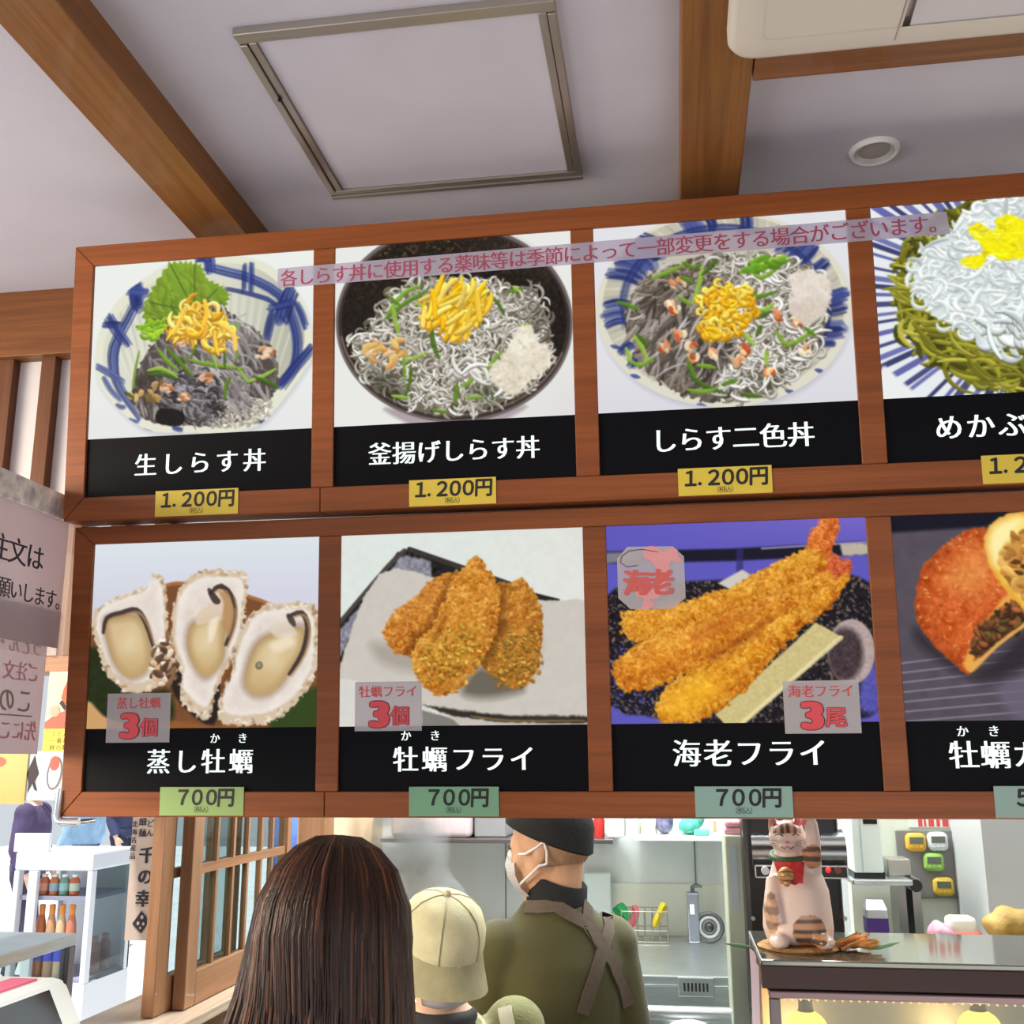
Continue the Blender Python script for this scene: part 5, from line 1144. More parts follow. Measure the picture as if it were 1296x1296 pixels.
k = at(1048, 1101, BYK-.02); bm = NB(); ball(bm, (k.x, BYK-.022, k.z), .0065, None, 12, 8); part('indicator_light', bm, emit('red_led', (255, 30, 40), 2.0), t, smooth=True)
k = at(1060, 1101, BYK-.02); bm = NB(); tube(bm, [(k.x, BYK-.02, k.z), (k.x, BYK-.030, k.z)], .008, 16); part('button', bm, mat('brown_knob', (120, 60, 40), .4), t, smooth=True)
for px in (953, 1069):
    k = at(px, 1162, BYK+.03); bm = NB(); tube(bm, [(k.x, BYK+.03, k.z), (k.x, BYK+.02, k.z)], .005, 10); part('stud', bm, M_steel, t)
solo('cooker_stand', bx(a.x, b.x, BYK-.02, BYK+.23, 0, zbot-.2), M_steeld, 'steel stand under the black cooking machine', 'stand')
# white box on a bracketed steel shelf
SY = 3.25; a = at(1083, 1108, SY); b = at(1121, 1108, SY)
sh0 = at(1079, 1112, SY); sh1 = at(1166, 1124, SY); rx = at(1245, 1040, 3.6).x
struct('wall_side', bx(at(1076, 1100, 3.55).x, at(1246, 1100, 3.55).x, 3.55, 3.62, 0, CZ), mat('greenish_white_wall', (214, 218, 202), .6, var=.02, scale=3))
struct('wall_near', bx(at(1247, 1100, 3.2).x, at(1247, 1100, 3.2).x+.6, 3.2, 3.55, 0, CZ), mat('grey_wall', (176, 178, 178), .6))
t = thing('steel_shelf', 'bracketed steel shelf holding a tall white box beside the black cooker', 'shelf', ((sh0.x+sh1.x)/2, SY+.12, sh1.z))
part('board', bx(sh0.x, sh1.x-.02, SY, SY+.28, sh0.z-.018, sh0.z-.002, .004), M_steel, t)
bm = NB(); tube(bm, [(sh1.x-.012, SY+.005, sh0.z-.018), (sh1.x-.012, SY+.28, sh0.z-.018)], .017, 12); part('end_cap', bm, M_black, t)
for px in (1141, 1160): x = at(px, 1150, SY+.2).x; part('bracket', bx(x-.012, x+.012, SY+.18, SY+.30, at(1150, 1190, SY+.2).z, sh0.z-.018), mat('bracket_steel', (170, 172, 170), .35, .7), t)
t = thing('white_box', 'tall white box with a dark handle slot on the steel shelf', 'box', ((a.x+b.x)/2, SY+.1, sh0.z-.002))
part('body', bx(a.x, b.x, SY+.02, SY+.22, sh0.z-.002+.016, sh0.z+.20, .004), mat('box_white', (226, 236, 228), .5), t); part('foot', bx(a.x, b.x+.003, SY+.025, SY+.21, sh0.z-.002, sh0.z+.016), M_black, t)
c = at(1101, 1040, SY+.02); part('slot', bx(c.x-.019, c.x+.019, SY+.0185, SY+.021, c.z-.006, c.z+.012), M_dark, t)
part('ridge', bx(a.x+.022, a.x+.026, SY+.017, SY+.02, sh0.z+.016, sh0.z+.20), mat('box_line', (186, 196, 190), .5), t)
a = at(1124, 1108, SY+.1); b = at(1152, 1087, SY+.1); bm = bx(a.x, b.x, SY+.10, SY+.2, sh0.z-.002, b.z, .004); solo('steel_tin', bm, mat('tin_steel', (176, 174, 164), .3, .6), 'square steel tin beside the tall white box on the steel shelf', 'tin')
# timers on their magnet board
a = at(1140, 1136, 3.54); b = at(1207, 1051, 3.54)
solo('magnet_board', bx(a.x, b.x, 3.538, 3.548, a.z, b.z, .002), mat('magnet_board', (132, 130, 128), .45, .3), 'grey metal board on the wall holding four kitchen timers', 'board')
for (px, py, col, nm) in ((1159, 1066, (216, 168, 60), 'upper yellow kitchen timer beside a white timer'), (1186.5, 1065, (214, 220, 222), 'white kitchen timer on the grey metal board'), (1181.5, 1091, (150, 196, 96), 'green kitchen timer on the grey metal board'), (1194, 1122, (214, 180, 70), 'lower yellow kitchen timer below the green timer')):
    c = at(px, py, 3.53); t = thing('kitchen_timer', nm, 'timer', (c.x, 3.53, c.z), 'kitchen timers on the metal board')
    bm = NB(); L = [[bm.verts.new((c.x+x, y, c.z+z)) for x, z in rrect(-.029+i_, .029-i_, -.027+i_, .027-i_, .016)] for y, i_ in ((3.5375, 0), (3.524, 0), (3.519, .004))]
    for A, B in zip(L, L[1:]):
        for i in range(len(A)): bm.faces.new((A[i], A[(i+1) % len(A)], B[(i+1) % len(B)], B[i]))
    bm.faces.new(L[-1]); bm.faces.new(L[0]); part('body', bm, mat('timer_%d_%d' % col[:2], col, .4), t, smooth=True)
    part('screen', bx(c.x-.020, c.x+.020, 3.5165, 3.5195, c.z-.003, c.z+.016, .001), mat('lcd', (96, 104, 90), .3), t)
    for k in range(3): part('button', bx(c.x-.019+k*.0135, c.x-.009+k*.0135, 3.5165, 3.5195, c.z-.017, c.z-.009, .001), mat('timer_%d_%d' % col[:2], col), t)
# goods on the shelf under them
zc_ = at(1180, 1186, 3.15).z
solo('prep_counter', bx(at(1079, 1120, BYK).x+.005, 2.0, 3.0, 3.19, 0, zc_-.002, .003), M_steel, 'steel prep counter behind the glass showcase', 'counter')
c = at(1109, 1176, 3.06); t = thing('milk_carton', 'white carton with a purple band standing behind the showcase', 'carton', (c.x, 3.06, zc_)); z1 = at(1109, 1150, 3.06).z; w_ = .026
part('body', bx(c.x-w_, c.x+w_, 3.03, 3.085, zc_, z1, .003), mat('carton_white', (226, 230, 234), .5), t); part('band', bx(c.x-w_-.001, c.x+w_+.001, 3.029, 3.086, z1-.058, z1-.020), mat('purple_band', (92, 60, 150), .5), t)
bm = NB(); hexa(bm, [(c.x-w_, 3.03, z1), (c.x+w_, 3.03, z1), (c.x+w_, 3.085, z1), (c.x-w_, 3.085, z1), (c.x-w_*.8, 3.055, z1+.022), (c.x+w_*.8, 3.055, z1+.022), (c.x+w_*.8, 3.06, z1+.022), (c.x-w_*.8, 3.06, z1+.022)]); part('gable', bm, mat('carton_white', (226, 230, 234)), t)
def sack(px0, px1, py0, py1, Y, col, label, name, zb=None):
    a = at(px0, py1, Y); b = at(px1, py0, Y); zb = zc_ if zb is None else zb; cx = (a.x+b.x)/2; hw = (b.x-a.x)/2; h = b.z-zb
    bm = NB(); ball(bm, (cx, Y, zb+h*.5), (hw, .05, h*.52), None, 24, 14)
    for v in bm.verts: 
        v.co.z = max(v.co.z, zb); v.co += Vector((math.sin(v.co.z*90+v.co.x*70)*.004, 0, math.sin(v.co.x*110)*.004 if v.co.z > zb+.02 else 0))
    return solo(name, bm, mat('sack_%d_%d' % col[:2], col, .6, var=.12, scale=40, bump=.3, bscale=50), label, 'bag', smooth=True)
sack(1176, 1206, 1166, 1186, 3.08, (206, 150, 170), 'small pinkish bag behind the showcase, beside the red and white bag', 'pink_bag')
t = thing('snack_bag', 'red and white bag behind the showcase, below the timers', 'bag', (at(1218, 1186, 3.08).x, 3.08, zc_)); a = at(1200, 1186, 3.08); b = at(1240, 1160, 3.08)
part('body', bx(a.x, b.x-.012, 3.06, 3.12, zc_, b.z, .012), mat('bag_white', (226, 222, 208), .6), t, smooth=True); part('print', bx(a.x-.002, b.x, 3.054, 3.124, zc_, zc_+(b.z-zc_)*.5, .014), mat('bag_red', (226, 116, 96), .6), t, smooth=True)
sack(1246, 1310, 1149, 1187, 3.06, (166, 134, 66), 'big yellowish brown bag at the end of the prep counter', 'brown_bag')
t = thing('wall_notice', 'white wall notice with red lettering above the timers', 'notice', (at(1185, 1030, 3.54).x, 3.545, at(1185, 1048, 3.54).z)); a = at(1150, 1047, 3.54); b = at(1226, 1000, 3.54)
part('sheet', bx(a.x, b.x, 3.545, 3.548, a.z, b.z), mat('white_card', (220, 226, 220)), t)
bm = NB()
for k, (u, w_) in enumerate(((.03, .012), (.047, .006), (.06, .016), (.083, .010), (.10, .018), (.125, .008))): box(bm, a.x+u, a.x+u+w_, 3.5442, 3.545, a.z+.002, a.z+.030+.004*(k % 3))
part('red_print', bm, M_red, t)
# steam rising by the back wall
m = bpy.data.materials.new('steam'); m.use_nodes = True; nt = m.node_tree; N = nt.nodes; N.remove(N['Principled BSDF'])
tc = N.new('ShaderNodeTexCoord'); n = N.new('ShaderNodeTexNoise'); n.inputs['Scale'].default_value = 7; n.inputs['Detail'].default_value = 4; nt.links.new(tc.outputs['Object'], n.inputs[0])
r = N.new('ShaderNodeMapRange'); r.inputs[1].default_value = .42; r.inputs[2].default_value = .68; r.inputs[3].default_value = 0; r.inputs[4].default_value = 20.0; nt.links.new(n.outputs['Fac'], r.inputs[0])
v = N.new('ShaderNodeVolumeScatter'); v.inputs['Color'].default_value = (.95, .96, 1, 1); nt.links.new(r.outputs[0], v.inputs['Density']); nt.links.new(v.outputs[0], N['Material Output'].inputs['Volume'])
c = at(520, 1085, 3.9); bm = NB(); ball(bm, c+Vector((0, 0, .05)), (.15, .10, .34), None, 20, 14); ball(bm, c+Vector((.06, 0, -.25)), (.18, .12, .22), None, 20, 14)
o = solo('steam', fuse(bm, .02, 4), m, 'wisp of white steam rising in front of the kitchen back wall', 'steam', smooth=True); o['kind'] = 'stuff'
# ================================================================ people
M_skin = mat('skin', (206, 158, 124), .5, var=.05, scale=25); M_skin2 = mat('skin_pale', (226, 184, 158), .5, var=.04, scale=25)
def frame(f, up=(0, 0, 1)):
    f = Vector(f).normalized(); u = Vector(up); s = f.cross(u).normalized(); u = s.cross(f)  # s: the person's right
    return f, s, u
def head_solids(bm, c, f, s, u, k=1.0, neck=None):
    """head about its middle (between the ears): skull, jaw, nose, ears, brow, neck"""
    P = lambda a, b, h: c+f*a*k+s*b*k+u*h*k
    R = Matrix((f, s, u)).transposed()
    ball(bm, P(-.012, 0, .028), (.098*k, .077*k, .092*k), R); ball(bm, P(.012, 0, -.035), (.078*k, .064*k, .075*k), R); ball(bm, P(.045, 0, -.075), (.045*k, .042*k, .035*k), R)
    ball(bm, P(.058, 0, .012), (.035*k, .058*k, .05*k), R); loft(bm, [(P(.084, 0, .022), s*.009*k, u*.006*k), (P(.100, 0, -.008), s*.013*k, u*.012*k), (P(.100, 0, -.022), s*.017*k, u*.010*k), (P(.07, 0, -.03), s*.017*k, u*.010*k)], 10)
    ball(bm, P(.082, 0, -.05), (.014*k, .026*k, .010*k), R)
    for e in (-1, 1):
        ball(bm, P(-.005, e*.077, -.004), (.016*k, .008*k, .032*k), R @ Matrix.Rotation(-.25, 3, 'Y')); ball(bm, P(.004, e*.074, -.026), (.009*k, .008*k, .012*k), R); ball(bm, P(.060, e*.040, -.018), (.026*k, .022*k, .022*k), R)
    if neck is not None: tube(bm, [P(-.028, 0, -.03), (P(-.03, 0, -.08)+Vector(neck))/2, Vector(neck)], [.056*k, .053*k, .062*k], 16)
def eyes(t, c, f, s, u, k=1.0, brows=True):
    for e in (-1, 1):
        p = c+f*.081*k+s*e*.032*k-u*.003*k
        o = part('eye', ball(NB(), p, .0125*k), mat('eye_white', (226, 222, 216), .2), t, smooth=True); part('iris', ball(NB(), p+f*.0075*k, .0065*k), mat('iris', (40, 26, 20), .2), o, smooth=True)
        if brows: part('eyebrow', tube(NB(), [p+f*.006-s*e*.016+u*.019, p+f*.008+u*.022, p-f*.002+s*e*.02+u*.017], [.003, .0045, .002], 6), mat('eyebrow_hair', (40, 32, 30), .7), t)
def hand_solids(bm, w, d, n, k=1.0, curl=.35, thumb=1):
    """w wrist, d pointing direction, n palm normal; five unequal fingers, each bent, thumb from the side of the palm"""
    d = Vector(d).normalized(); n = Vector(n).normalized(); sd = d.cross(n).normalized()*thumb; w = Vector(w)
    loft(bm, [(w, sd*.026*k, n*.019*k), (w+d*.03*k, sd*.034*k, n*.017*k), (w+d*.085*k, sd*.041*k, n*.013*k), (w+d*.094*k, sd*.036*k, n*.009*k)], 12)
    for i, (off, L) in enumerate(((.030, .070), (.010, .078), (-.011, .072), (-.030, .056))):
        p = w+d*.08*k+sd*off*k; q = [p]; a = 0
        for j in range(3): a += curl; q.append(q[-1]+(d*math.cos(a)+n*math.sin(a)+sd*off*.6)*L*k*(.45, .32, .23)[j])
        tube(bm, q, [.0095*k, .009*k, .0082*k, .0062*k], 8)
    p = w+d*.025*k+sd*.026*k; tube(bm, [p, p+(d*.5+sd*.8)*.03*k, p+(d*.85+sd*.5+n*.3)*.058*k, p+(d*.9+sd*.3+n*.5)*.08*k], [.013*k, .0115*k, .010*k, .007*k], 8)
def torso_solids(bm, pel, neck, f, s, w=.20, g=0.0, k=1.0, lean=None):
    """trunk between pelvis and neck base; w = half shoulder width, g = extra thickness of cloth"""
    pel, neck = Vector(pel), Vector(neck); ax = neck-pel
    rows = ((-.08, .150, .105), (.05, .158, .112), (.25, .140, .105), (.45, .148, .112), (.62, .165, .122), (.74, .170, .118), (.83, w*.95, .100), (.90, w*.74, .086), (.96, w*.50, .072), (1.01, .068, .062))
    loft(bm, [(pel+ax*t, s*(a*k+g), f*(b*k+g)) for t, a, b in rows], 28)
def arm_solids(bm, sh, el, wr, g=0.0, k=1.0):
    sh, el, wr = Vector(sh), Vector(el), Vector(wr)
    ball(bm, sh, .064*k+g); tube(bm, [sh, sh.lerp(el, .3), sh.lerp(el, .75), el], [.060*k+g, .056*k+g, .047*k+g, .043*k+g], 14); ball(bm, el, .043*k+g)
    tube(bm, [el, el.lerp(wr, .3), el.lerp(wr, .8), wr], [.042*k+g, .043*k+g, .033*k+g, .029*k+g], 14)
def leg_solids(bm, hip, kn, an, f, g=0.0, k=1.0, foot=True):
    hip, kn, an = Vector(hip), Vector(kn), Vector(an)
    ball(bm, hip, .09*k+g); tube(bm, [hip, hip.lerp(kn, .4), hip.lerp(kn, .9), kn], [.088*k+g, .078*k+g, .058*k+g, .055*k+g], 14); ball(bm, kn, .055*k+g)
    tube(bm, [kn, kn.lerp(an, .3), kn.lerp(an, .85), an], [.052*k+g, .056*k+g, .04*k+g, .038*k+g], 14)
    if foot:
        R = Matrix((f, Vector((0, 0, 1)).cross(f), Vector((0, 0, 1)))).transposed(); ball(bm, an+f*.06+Vector((0, 0, -.035)), (.125*k, .045*k, .04*k), R)
def drop(p, z): return Vector((p.x, p.y, z))
def mirror_legs(bm, pel, f, s, g=0.0, k=1.0, foot=True, step=0.0):
    for e in (-1, 1):
        hip = Vector(pel)+s*e*.085*k+Vector((0, 0, -.03)); kn = drop(hip+f*(.02+step*e*.5), hip.z*.54+.03); an = drop(hip+f*step*e, .075); leg_solids(bm, hip, kn, an, f, g, k, foot)
def shell_band(bm, pts, wid, nrm, th=.003):
    """a flat strap along pts; nrm(p) gives the outward direction"""
    L = []
    for i, p in enumerate(pts):
        t = (pts[min(i+1, len(pts)-1)]-pts[max(i-1, 0)]).normalized(); n = nrm(p).normalized(); b = t.cross(n).normalized()*wid/2
        L.append([bm.verts.new(p+b+n*th), bm.verts.new(p-b+n*th), bm.verts.new(p-b-n*th), bm.verts.new(p+b-n*th)])
    for a, b in zip(L, L[1:]):
        for i in range(4): bm.faces.new((a[i], a[(i+1) % 4], b[(i+1) % 4], b[i]))
    bm.faces.new(L[0][::-1]); bm.faces.new(L[-1])
def onto(bm_target, pts, off=.004):
    """lay points on a surface (closest point) and give outward directions"""
    from mathutils.bvhtree import BVHTree
    tr = BVHTree.FromBMesh(bm_target); out = []
    for p in pts:
        q, n, _, _ = tr.ray_cast(p-Vector((0, .6, 0)), Vector((0, 1, 0)))
        if q is None or abs(q.y-p.y) > .25: q, n, _, _ = tr.find_nearest(p)
        out.append((q+n*off, n))
    return out
def strap(t, name, bm_target, pts, wid, m, off=.004, steps=26):
    P = []
    for i in range(len(pts)-1):
        for k in range(steps//(len(pts)-1)): P.append(Vector(pts[i]).lerp(Vector(pts[i+1]), k/(steps//(len(pts)-1))))
    P.append(Vector(pts[-1])); Q = onto(bm_target, P, off); nm = {tuple(q): n for q, n in Q}
    bm = NB(); shell_band(bm, [q for q, n in Q], wid, lambda p: nm[tuple(p)], .0025); return part(name, bm, m, t, smooth=True)

# ---------------------------------------------------------------- the cook
MY = 2.8
nk = at(703, 1134, MY); tf, ts, _ = frame((-.42, .9, 0)); pel = Vector((nk.x+.015, MY+.01, nk.z-.55))
man = thing('person', 'person in olive sweater, black cap and white mask, turned to the kitchen', 'person', (pel.x, pel.y, 0))
hc = at(694, 1076, MY); hf, hs, hu = frame((-.96, .24, -.12))
shL = nk-ts*.148+Vector((0, 0, -.122)); shR = nk+ts*.138+Vector((0, 0, -.122))
elL = shL+Vector((-.035, .04, -.29)); wrL = elL+tf*.22+Vector((.02, 0, -.09)); elR = shR+Vector((.060, -.02, -.26)); wrR = elR+tf*.16-ts*.04+Vector((0, 0, -.19))
bm = NB(); head_solids(bm, hc, hf, hs, hu, 1.03, nk); torso_solids(bm, pel, nk, tf, ts, .165); arm_solids(bm, shL, elL, wrL); arm_solids(bm, shR, elR, wrR)
hand_solids(bm, wrL, (wrL-elL), -ts, 1, .4, 1); hand_solids(bm, wrR, (wrR-elR), tf, 1, .3, 1); mirror_legs(bm, pel, tf, ts)
part('body', fuse(bm, .0065, 3), M_skin, man, smooth=True)
eyes(man, hc, hf, hs, hu, 1.03)
bm = NB(); torso_solids(bm, pel, nk+Vector((0, 0, -.012)), tf, ts, .175, .010); arm_solids(bm, shL, elL, elL.lerp(wrL, .35), .012); arm_solids(bm, shR, elR, shR.lerp(elR, 1.02)+tf*.01, .012)
bm = fuse(bm, .009, 5); keep = bm.copy()
part('sweater', bm, mat('olive_knit', (74, 71, 34), .85, var=.05, scale=9, bump=.12, bscale=240, sheen=.2), man, smooth=True)
bm = NB(); tube(bm, [elR+Vector((0, 0, .03)), elR, elR.lerp(wrR, .5), elR.lerp(wrR, .95)], [.050, .050, .046, .038], 16); tube(bm, [elL.lerp(wrL, .28), elL.lerp(wrL, .95)], [.048, .038], 16)
part('undersleeves', bm, mat('black_knit', (22, 22, 26), .85), man, smooth=True)
bm = NB(); n1 = hc-hf*.028-hu*.055
n2 = nk+Vector((0, 0, -.034)); a1 = (n1-nk).normalized(); b1 = (hf-a1*hf.dot(a1)).normalized(); c1 = a1.cross(b1)
loft(bm, [(n2, c1*.078, b1*.078), (n2.lerp(n1, .18), c1*.077, b1*.078), (n2.lerp(n1, .34), c1*.074, b1*.076), (n2.lerp(n1, .80), c1*.068, b1*.070), (n2.lerp(n1, .84), c1*.063, b1*.065), (n2.lerp(n1, .7), c1*.05, b1*.05)], 32); part('collar', bm, mat('black_knit', (22, 22, 26)), man, smooth=True)
M_strap = mat('apron_strap', (92, 80, 66), .8, var=.06, scale=60)
back = -tf
strap(man, 'apron_strap', keep, [at(670, 1146, MY-.02), at(700, 1152, MY-.14), at(740, 1182, MY-.18), at(770, 1232, MY-.18), at(792, 1290, MY-.15)], .032, M_strap)
strap(man, 'apron_strap', keep, [at(752, 1138, MY-.02), at(762, 1156, MY-.1), at(764, 1190, MY-.18), at(750, 1240, MY-.18), at(733, 1292, MY-.18)], .032, M_strap)
# cropped grey hair
bm = NB(); P = lambda a, b, h: hc+hf*a+hs*b+hu*h
R = Matrix((hf, hs, hu)).transposed()
ball(bm, P(-.0135, 0, .026), (.1035, .082, .096), R, 32, 22)
for v in [v for v in bm.verts if (v.co-hc).dot(hf) > .006 or (v.co-hc).dot(hu) < -.042]: bm.verts.remove(v)
part('cropped_hair', bm, mat('cropped_grey_hair', (164, 128, 98), .9, var=.06, scale=60), man, smooth=True)
# soft black cap
bm = NB(); loft(bm, [(P(-.008+a, 0, h), hf*rx, hs*ry) for h, rx, ry, a in ((.030, .103, .084, .004), (.034, .108, .089, .002), (.075, .112, .092, -.006), (.105, .100, .083, -.012), (.122, .070, .058, -.014), (.128, .010, .008, -.014))], 36)
for v in bm.verts:                                        # lower at the nape than at the brow
    d = (v.co-hc).dot(hf); hgt = (v.co-hc).dot(hu); v.co += hu*(.50*d)*max(0, 1-(hgt-.03)/.10)
part('cap', bm, mat('black_cap_cloth', (20, 21, 22), .8, bump=.2, bscale=120), man, smooth=True)
# mask
def mask(t, c, f, s, u, k=1.0):
    bm = NB(); rows = ((.022, .090, .020), (.004, .103, .046), (-.022, .112, .062), (-.05, .108, .066), (-.078, .094, .060), (-.098, .070, .050)); L = []
    for h, fr, hw in rows:
        r = []
        for i in range(15):
            x = (i/7-1); r.append(bm.verts.new(c+u*h*k+f*(fr*(1-.42*x*x)*1.03-.0*abs(x))*k+s*hw*x*1.06*k))
        L.append(r)
    for a, b in zip(L, L[1:]):
        for i in range(14): bm.faces.new((a[i], a[i+1], b[i+1], b[i]))
    bmesh.ops.solidify(bm, geom=bm.faces[:], thickness=.0025)
    o = part('mask', bm, mat('mask_paper', (232, 230, 232), .75, bump=.25, bscale=70, stretch=(1, 1, 3)), t, smooth=True)
    for e in (-1, 1):
        bm = NB()
        for h in (.0, -.070): 
            hw = .047 if h == 0 else .056
            tube(bm, [c+u*h*k+f*.062*k+s*e*hw*k*1.06, c+u*(h*.75)*k+f*.03*k+s*e*.076*k, c+u*(.012 if h == 0 else -.03)*k+f*(-.004)*k+s*e*.084*k, c+u*(.024 if h == 0 else -.028)*k-f*.022*k+s*e*.080*k], [.0032]*4, 6)
        tube(bm, [c+u*.024*k-f*.022*k+s*e*.080*k, c+u*0*k-f*.026*k+s*e*.080*k, c-u*.028*k-f*.022*k+s*e*.080*k], [.0032]*3, 6)
        part('ear_loop', bm, mat('mask_paper', (232, 230, 232)), o, smooth=True)
mask(man, hc, hf, hs, hu, 1.03)

# ---------------------------------------------------------------- helper with the pale cap, head bowed
KY = 2.36
hc = at(560, 1204, KY); hf, hs, hu = frame((.52, -.74, -.30), (.05, -.1, 1)); k = .93
nk = hc+Vector((-.02, .10, -.135)); tf, ts, _ = frame((.30, -.95, 0)); pel = nk+Vector((.0, .10, -.47)); pel.z = nk.z-.45
kid = thing('person', 'person in a pale beige cap and white mask, head bowed behind the counter', 'person', (pel.x, pel.y, 0))
shA = nk-ts*.155+Vector((0, .02, -.05)); shB = nk+ts*.155+Vector((0, .02, -.05))
elA = shA+Vector((.05, -.02, -.25)); wrA = elA+tf*.20+Vector((-.03, 0, -.03)); elB = shB+Vector((-.04, .0, -.25)); wrB = elB+tf*.18+Vector((.03, 0, -.03))
bm = NB(); head_solids(bm, hc, hf, hs, hu, k, nk); torso_solids(bm, pel, nk, tf, ts, .18, 0, .95); arm_solids(bm, shA, elA, wrA, 0, .92); arm_solids(bm, shB, elB, wrB, 0, .92)
hand_solids(bm, wrA, wrA-elA, (0, 0, -1), .95, .4, 1); hand_solids(bm, wrB, wrB-elB, (0, 0, -1), .95, .4, -1); mirror_legs(bm, pel, tf, ts, 0, .95)
part('body', fuse(bm, .0065, 3), M_skin2, kid, smooth=True); eyes(kid, hc, hf, hs, hu, k, False); mask(kid, hc, hf, hs, hu, k)
bm = NB(); torso_solids(bm, pel, nk+Vector((0, 0, -.012)), tf, ts, .185, .010, .95); arm_solids(bm, shA, elA, elA.lerp(wrA, .8), .011, .92); arm_solids(bm, shB, elB, elB.lerp(wrB, .8), .011, .92)
bm = fuse(bm, .009, 4); keep = bm.copy(); part('sweater', bm, mat('pale_olive_knit', (136, 136, 88), .85, var=.08, scale=14, bump=.3, bscale=160, sheen=.2), kid, smooth=True)
bm = NB(); torso_solids(bm, pel, nk+Vector((0, -.004, .0)), tf, ts, .125, .014, .97); part('vest', fuse(bm, .009, 3), mat('dark_vest', (40, 38, 40), .85), kid, smooth=True)
strap(kid, 'apron_strap', keep, [nk-ts*.135+Vector((0, 0, -.0))+tf*.02, nk-ts*.125+tf*.16+Vector((0, 0, -.10)), nk-ts*.10+tf*.2+Vector((0, 0, -.32))], .03, mat('pale_strap', (216, 210, 186), .8), .006)
P = lambda a, b, h: hc+hf*a*k+hs*b*k+hu*h*k
R = Matrix((hf, hs, hu)).transposed()
bm = NB(); ball(bm, P(-.02, 0, .005), (.098*k, .083*k, .09*k), R, 28, 18)
for v in [v for v in bm.verts if (v.co-hc).dot(hf) > .012 or (v.co-hc).dot(hu) < -.05]: bm.verts.remove(v)
for e in (-1, 1): tube(bm, [P(.02, e*.079, .03), P(.014, e*.081, -.0), P(.010, e*.078, -.035)], [.012, .010, .003], 8)
part('hair', bm, mat('dark_hair', (40, 30, 26), .6), kid, smooth=True)
M_cap = mat('beige_twill', (196, 188, 150), .8, var=.05, scale=30, bump=.2, bscale=220)
bm = NB(); rows = [(.012, .108, .091), (.03, .112, .094), (.065, .110, .093), (.095, .096, .082), (.115, .070, .060), (.126, .036, .031), (.129, .003, .003)]
loft(bm, [(P(-.010, 0, h), hf*rx*k, hs*ry*k) for h, rx, ry in rows], 48); cap = part('cap', bm, M_cap, kid, smooth=True)
bm = NB()
for a in range(6):                                        # raised seams between the cap's panels
    th = math.radians(30+60*a); tube(bm, [P(-.010+math.cos(th)*rx*1.006, math.sin(th)*ry*1.006, h+.0005) for h, rx, ry in rows], [.0016]*7, 5)
part('seam', bm, mat('beige_seam', (176, 166, 130), .8), cap, smooth=True)
part('button', ball(NB(), P(-.010, 0, .131), .0085), M_cap, cap, smooth=True)
bm = NB(); N_ = 25; L = []
for j in range(6):
    r = []
    for i in range(N_):
        th = math.radians(-78+156*i/(N_-1)); q = j/5
        rx, ry = .106+.056*q*max(.05, math.cos(th))**.55, .092+.018*q*max(0, math.cos(th))**.3
        r.append(bm.verts.new(P(-.010+rx*math.cos(th), ry*math.sin(th),   .016-.052*q-.030*(math.sin(th)**2)*q**.5)))
    L.append(r)
for a, b in zip(L, L[1:]):
    for i in range(N_-1): bm.faces.new((a[i], a[i+1], b[i+1], b[i]))
bmesh.ops.solidify(bm, geom=bm.faces[:], thickness=.004)
part('brim', bm, M_cap, cap, smooth=True)
bm = NB()
for y in range(3):
    for x in range(2): box(bm, -.007+x*.008, -.001+x*.008, 0, .0015, -.012+y*.009, -.005+y*.009)
M4 = Matrix.Translation(P(.092, .012, .062)) @ Matrix((hs, -hf, hu)).transposed().to_4x4() @ Matrix.Rotation(-.35, 4, 'X')
part('stitched_mark', xf(bm, M4), mat('mark_thread', (150, 138, 104), .8), cap)

# ---------------------------------------------------------------- customer with long brown hair, seen from behind
WY = 1.5
hc = at(423, 1184, WY); tf, ts, _ = frame((.10, 1, 0)); hf, hs, hu = frame((.10, 1, -.12)); nk = hc+Vector((0, -.02, -.16)); pel = Vector((nk.x, nk.y+.01, nk.z-.50))
wom = thing('person', 'person with long brown hair seen from behind, nearest the camera', 'person', (pel.x, pel.y, 0))
bm = NB(); head_solids(bm, hc, hf, hs, hu, .98, nk); torso_solids(bm, pel, nk, tf, ts, .175, 0, .9)
for e in (-1, 1):
    sh = nk+ts*e*.15+Vector((0, 0, -.05)); el = sh+ts*e*.03+Vector((0, 0, -.27)); wr = el+tf*.1+Vector((0, 0, -.2)); arm_solids(bm, sh, el, wr, 0, .85); hand_solids(bm, wr, wr-el, -ts*e, .9, .35, e)
mirror_legs(bm, pel, tf, ts, 0, .92)
part('body', fuse(bm, .0075, 3), M_skin2, wom, smooth=True); eyes(wom, hc, hf, hs, hu, .98)
bm = NB(); torso_solids(bm, pel, nk+Vector((0, 0, -.01)), tf, ts, .18, .014, .92)
for e in (-1, 1):
    sh = nk+ts*e*.15+Vector((0, 0, -.05)); el = sh+ts*e*.03+Vector((0, 0, -.27)); wr = el+tf*.1+Vector((0, 0, -.2)); arm_solids(bm, sh, el, el.lerp(wr, .9), .014, .87)
part('coat', fuse(bm, .010, 3), mat('dark_coat', (48, 40, 42), .85), wom, smooth=True)
bm = NB(); torso_solids(bm, pel, pel+(nk-pel)*.3, tf, ts, .12, .012, .9); mirror_legs(bm, pel, tf, ts, .012, .92, False); part('trousers', fuse(bm, .012, 3), mat('dark_trousers', (40, 40, 52), .85), wom, smooth=True)
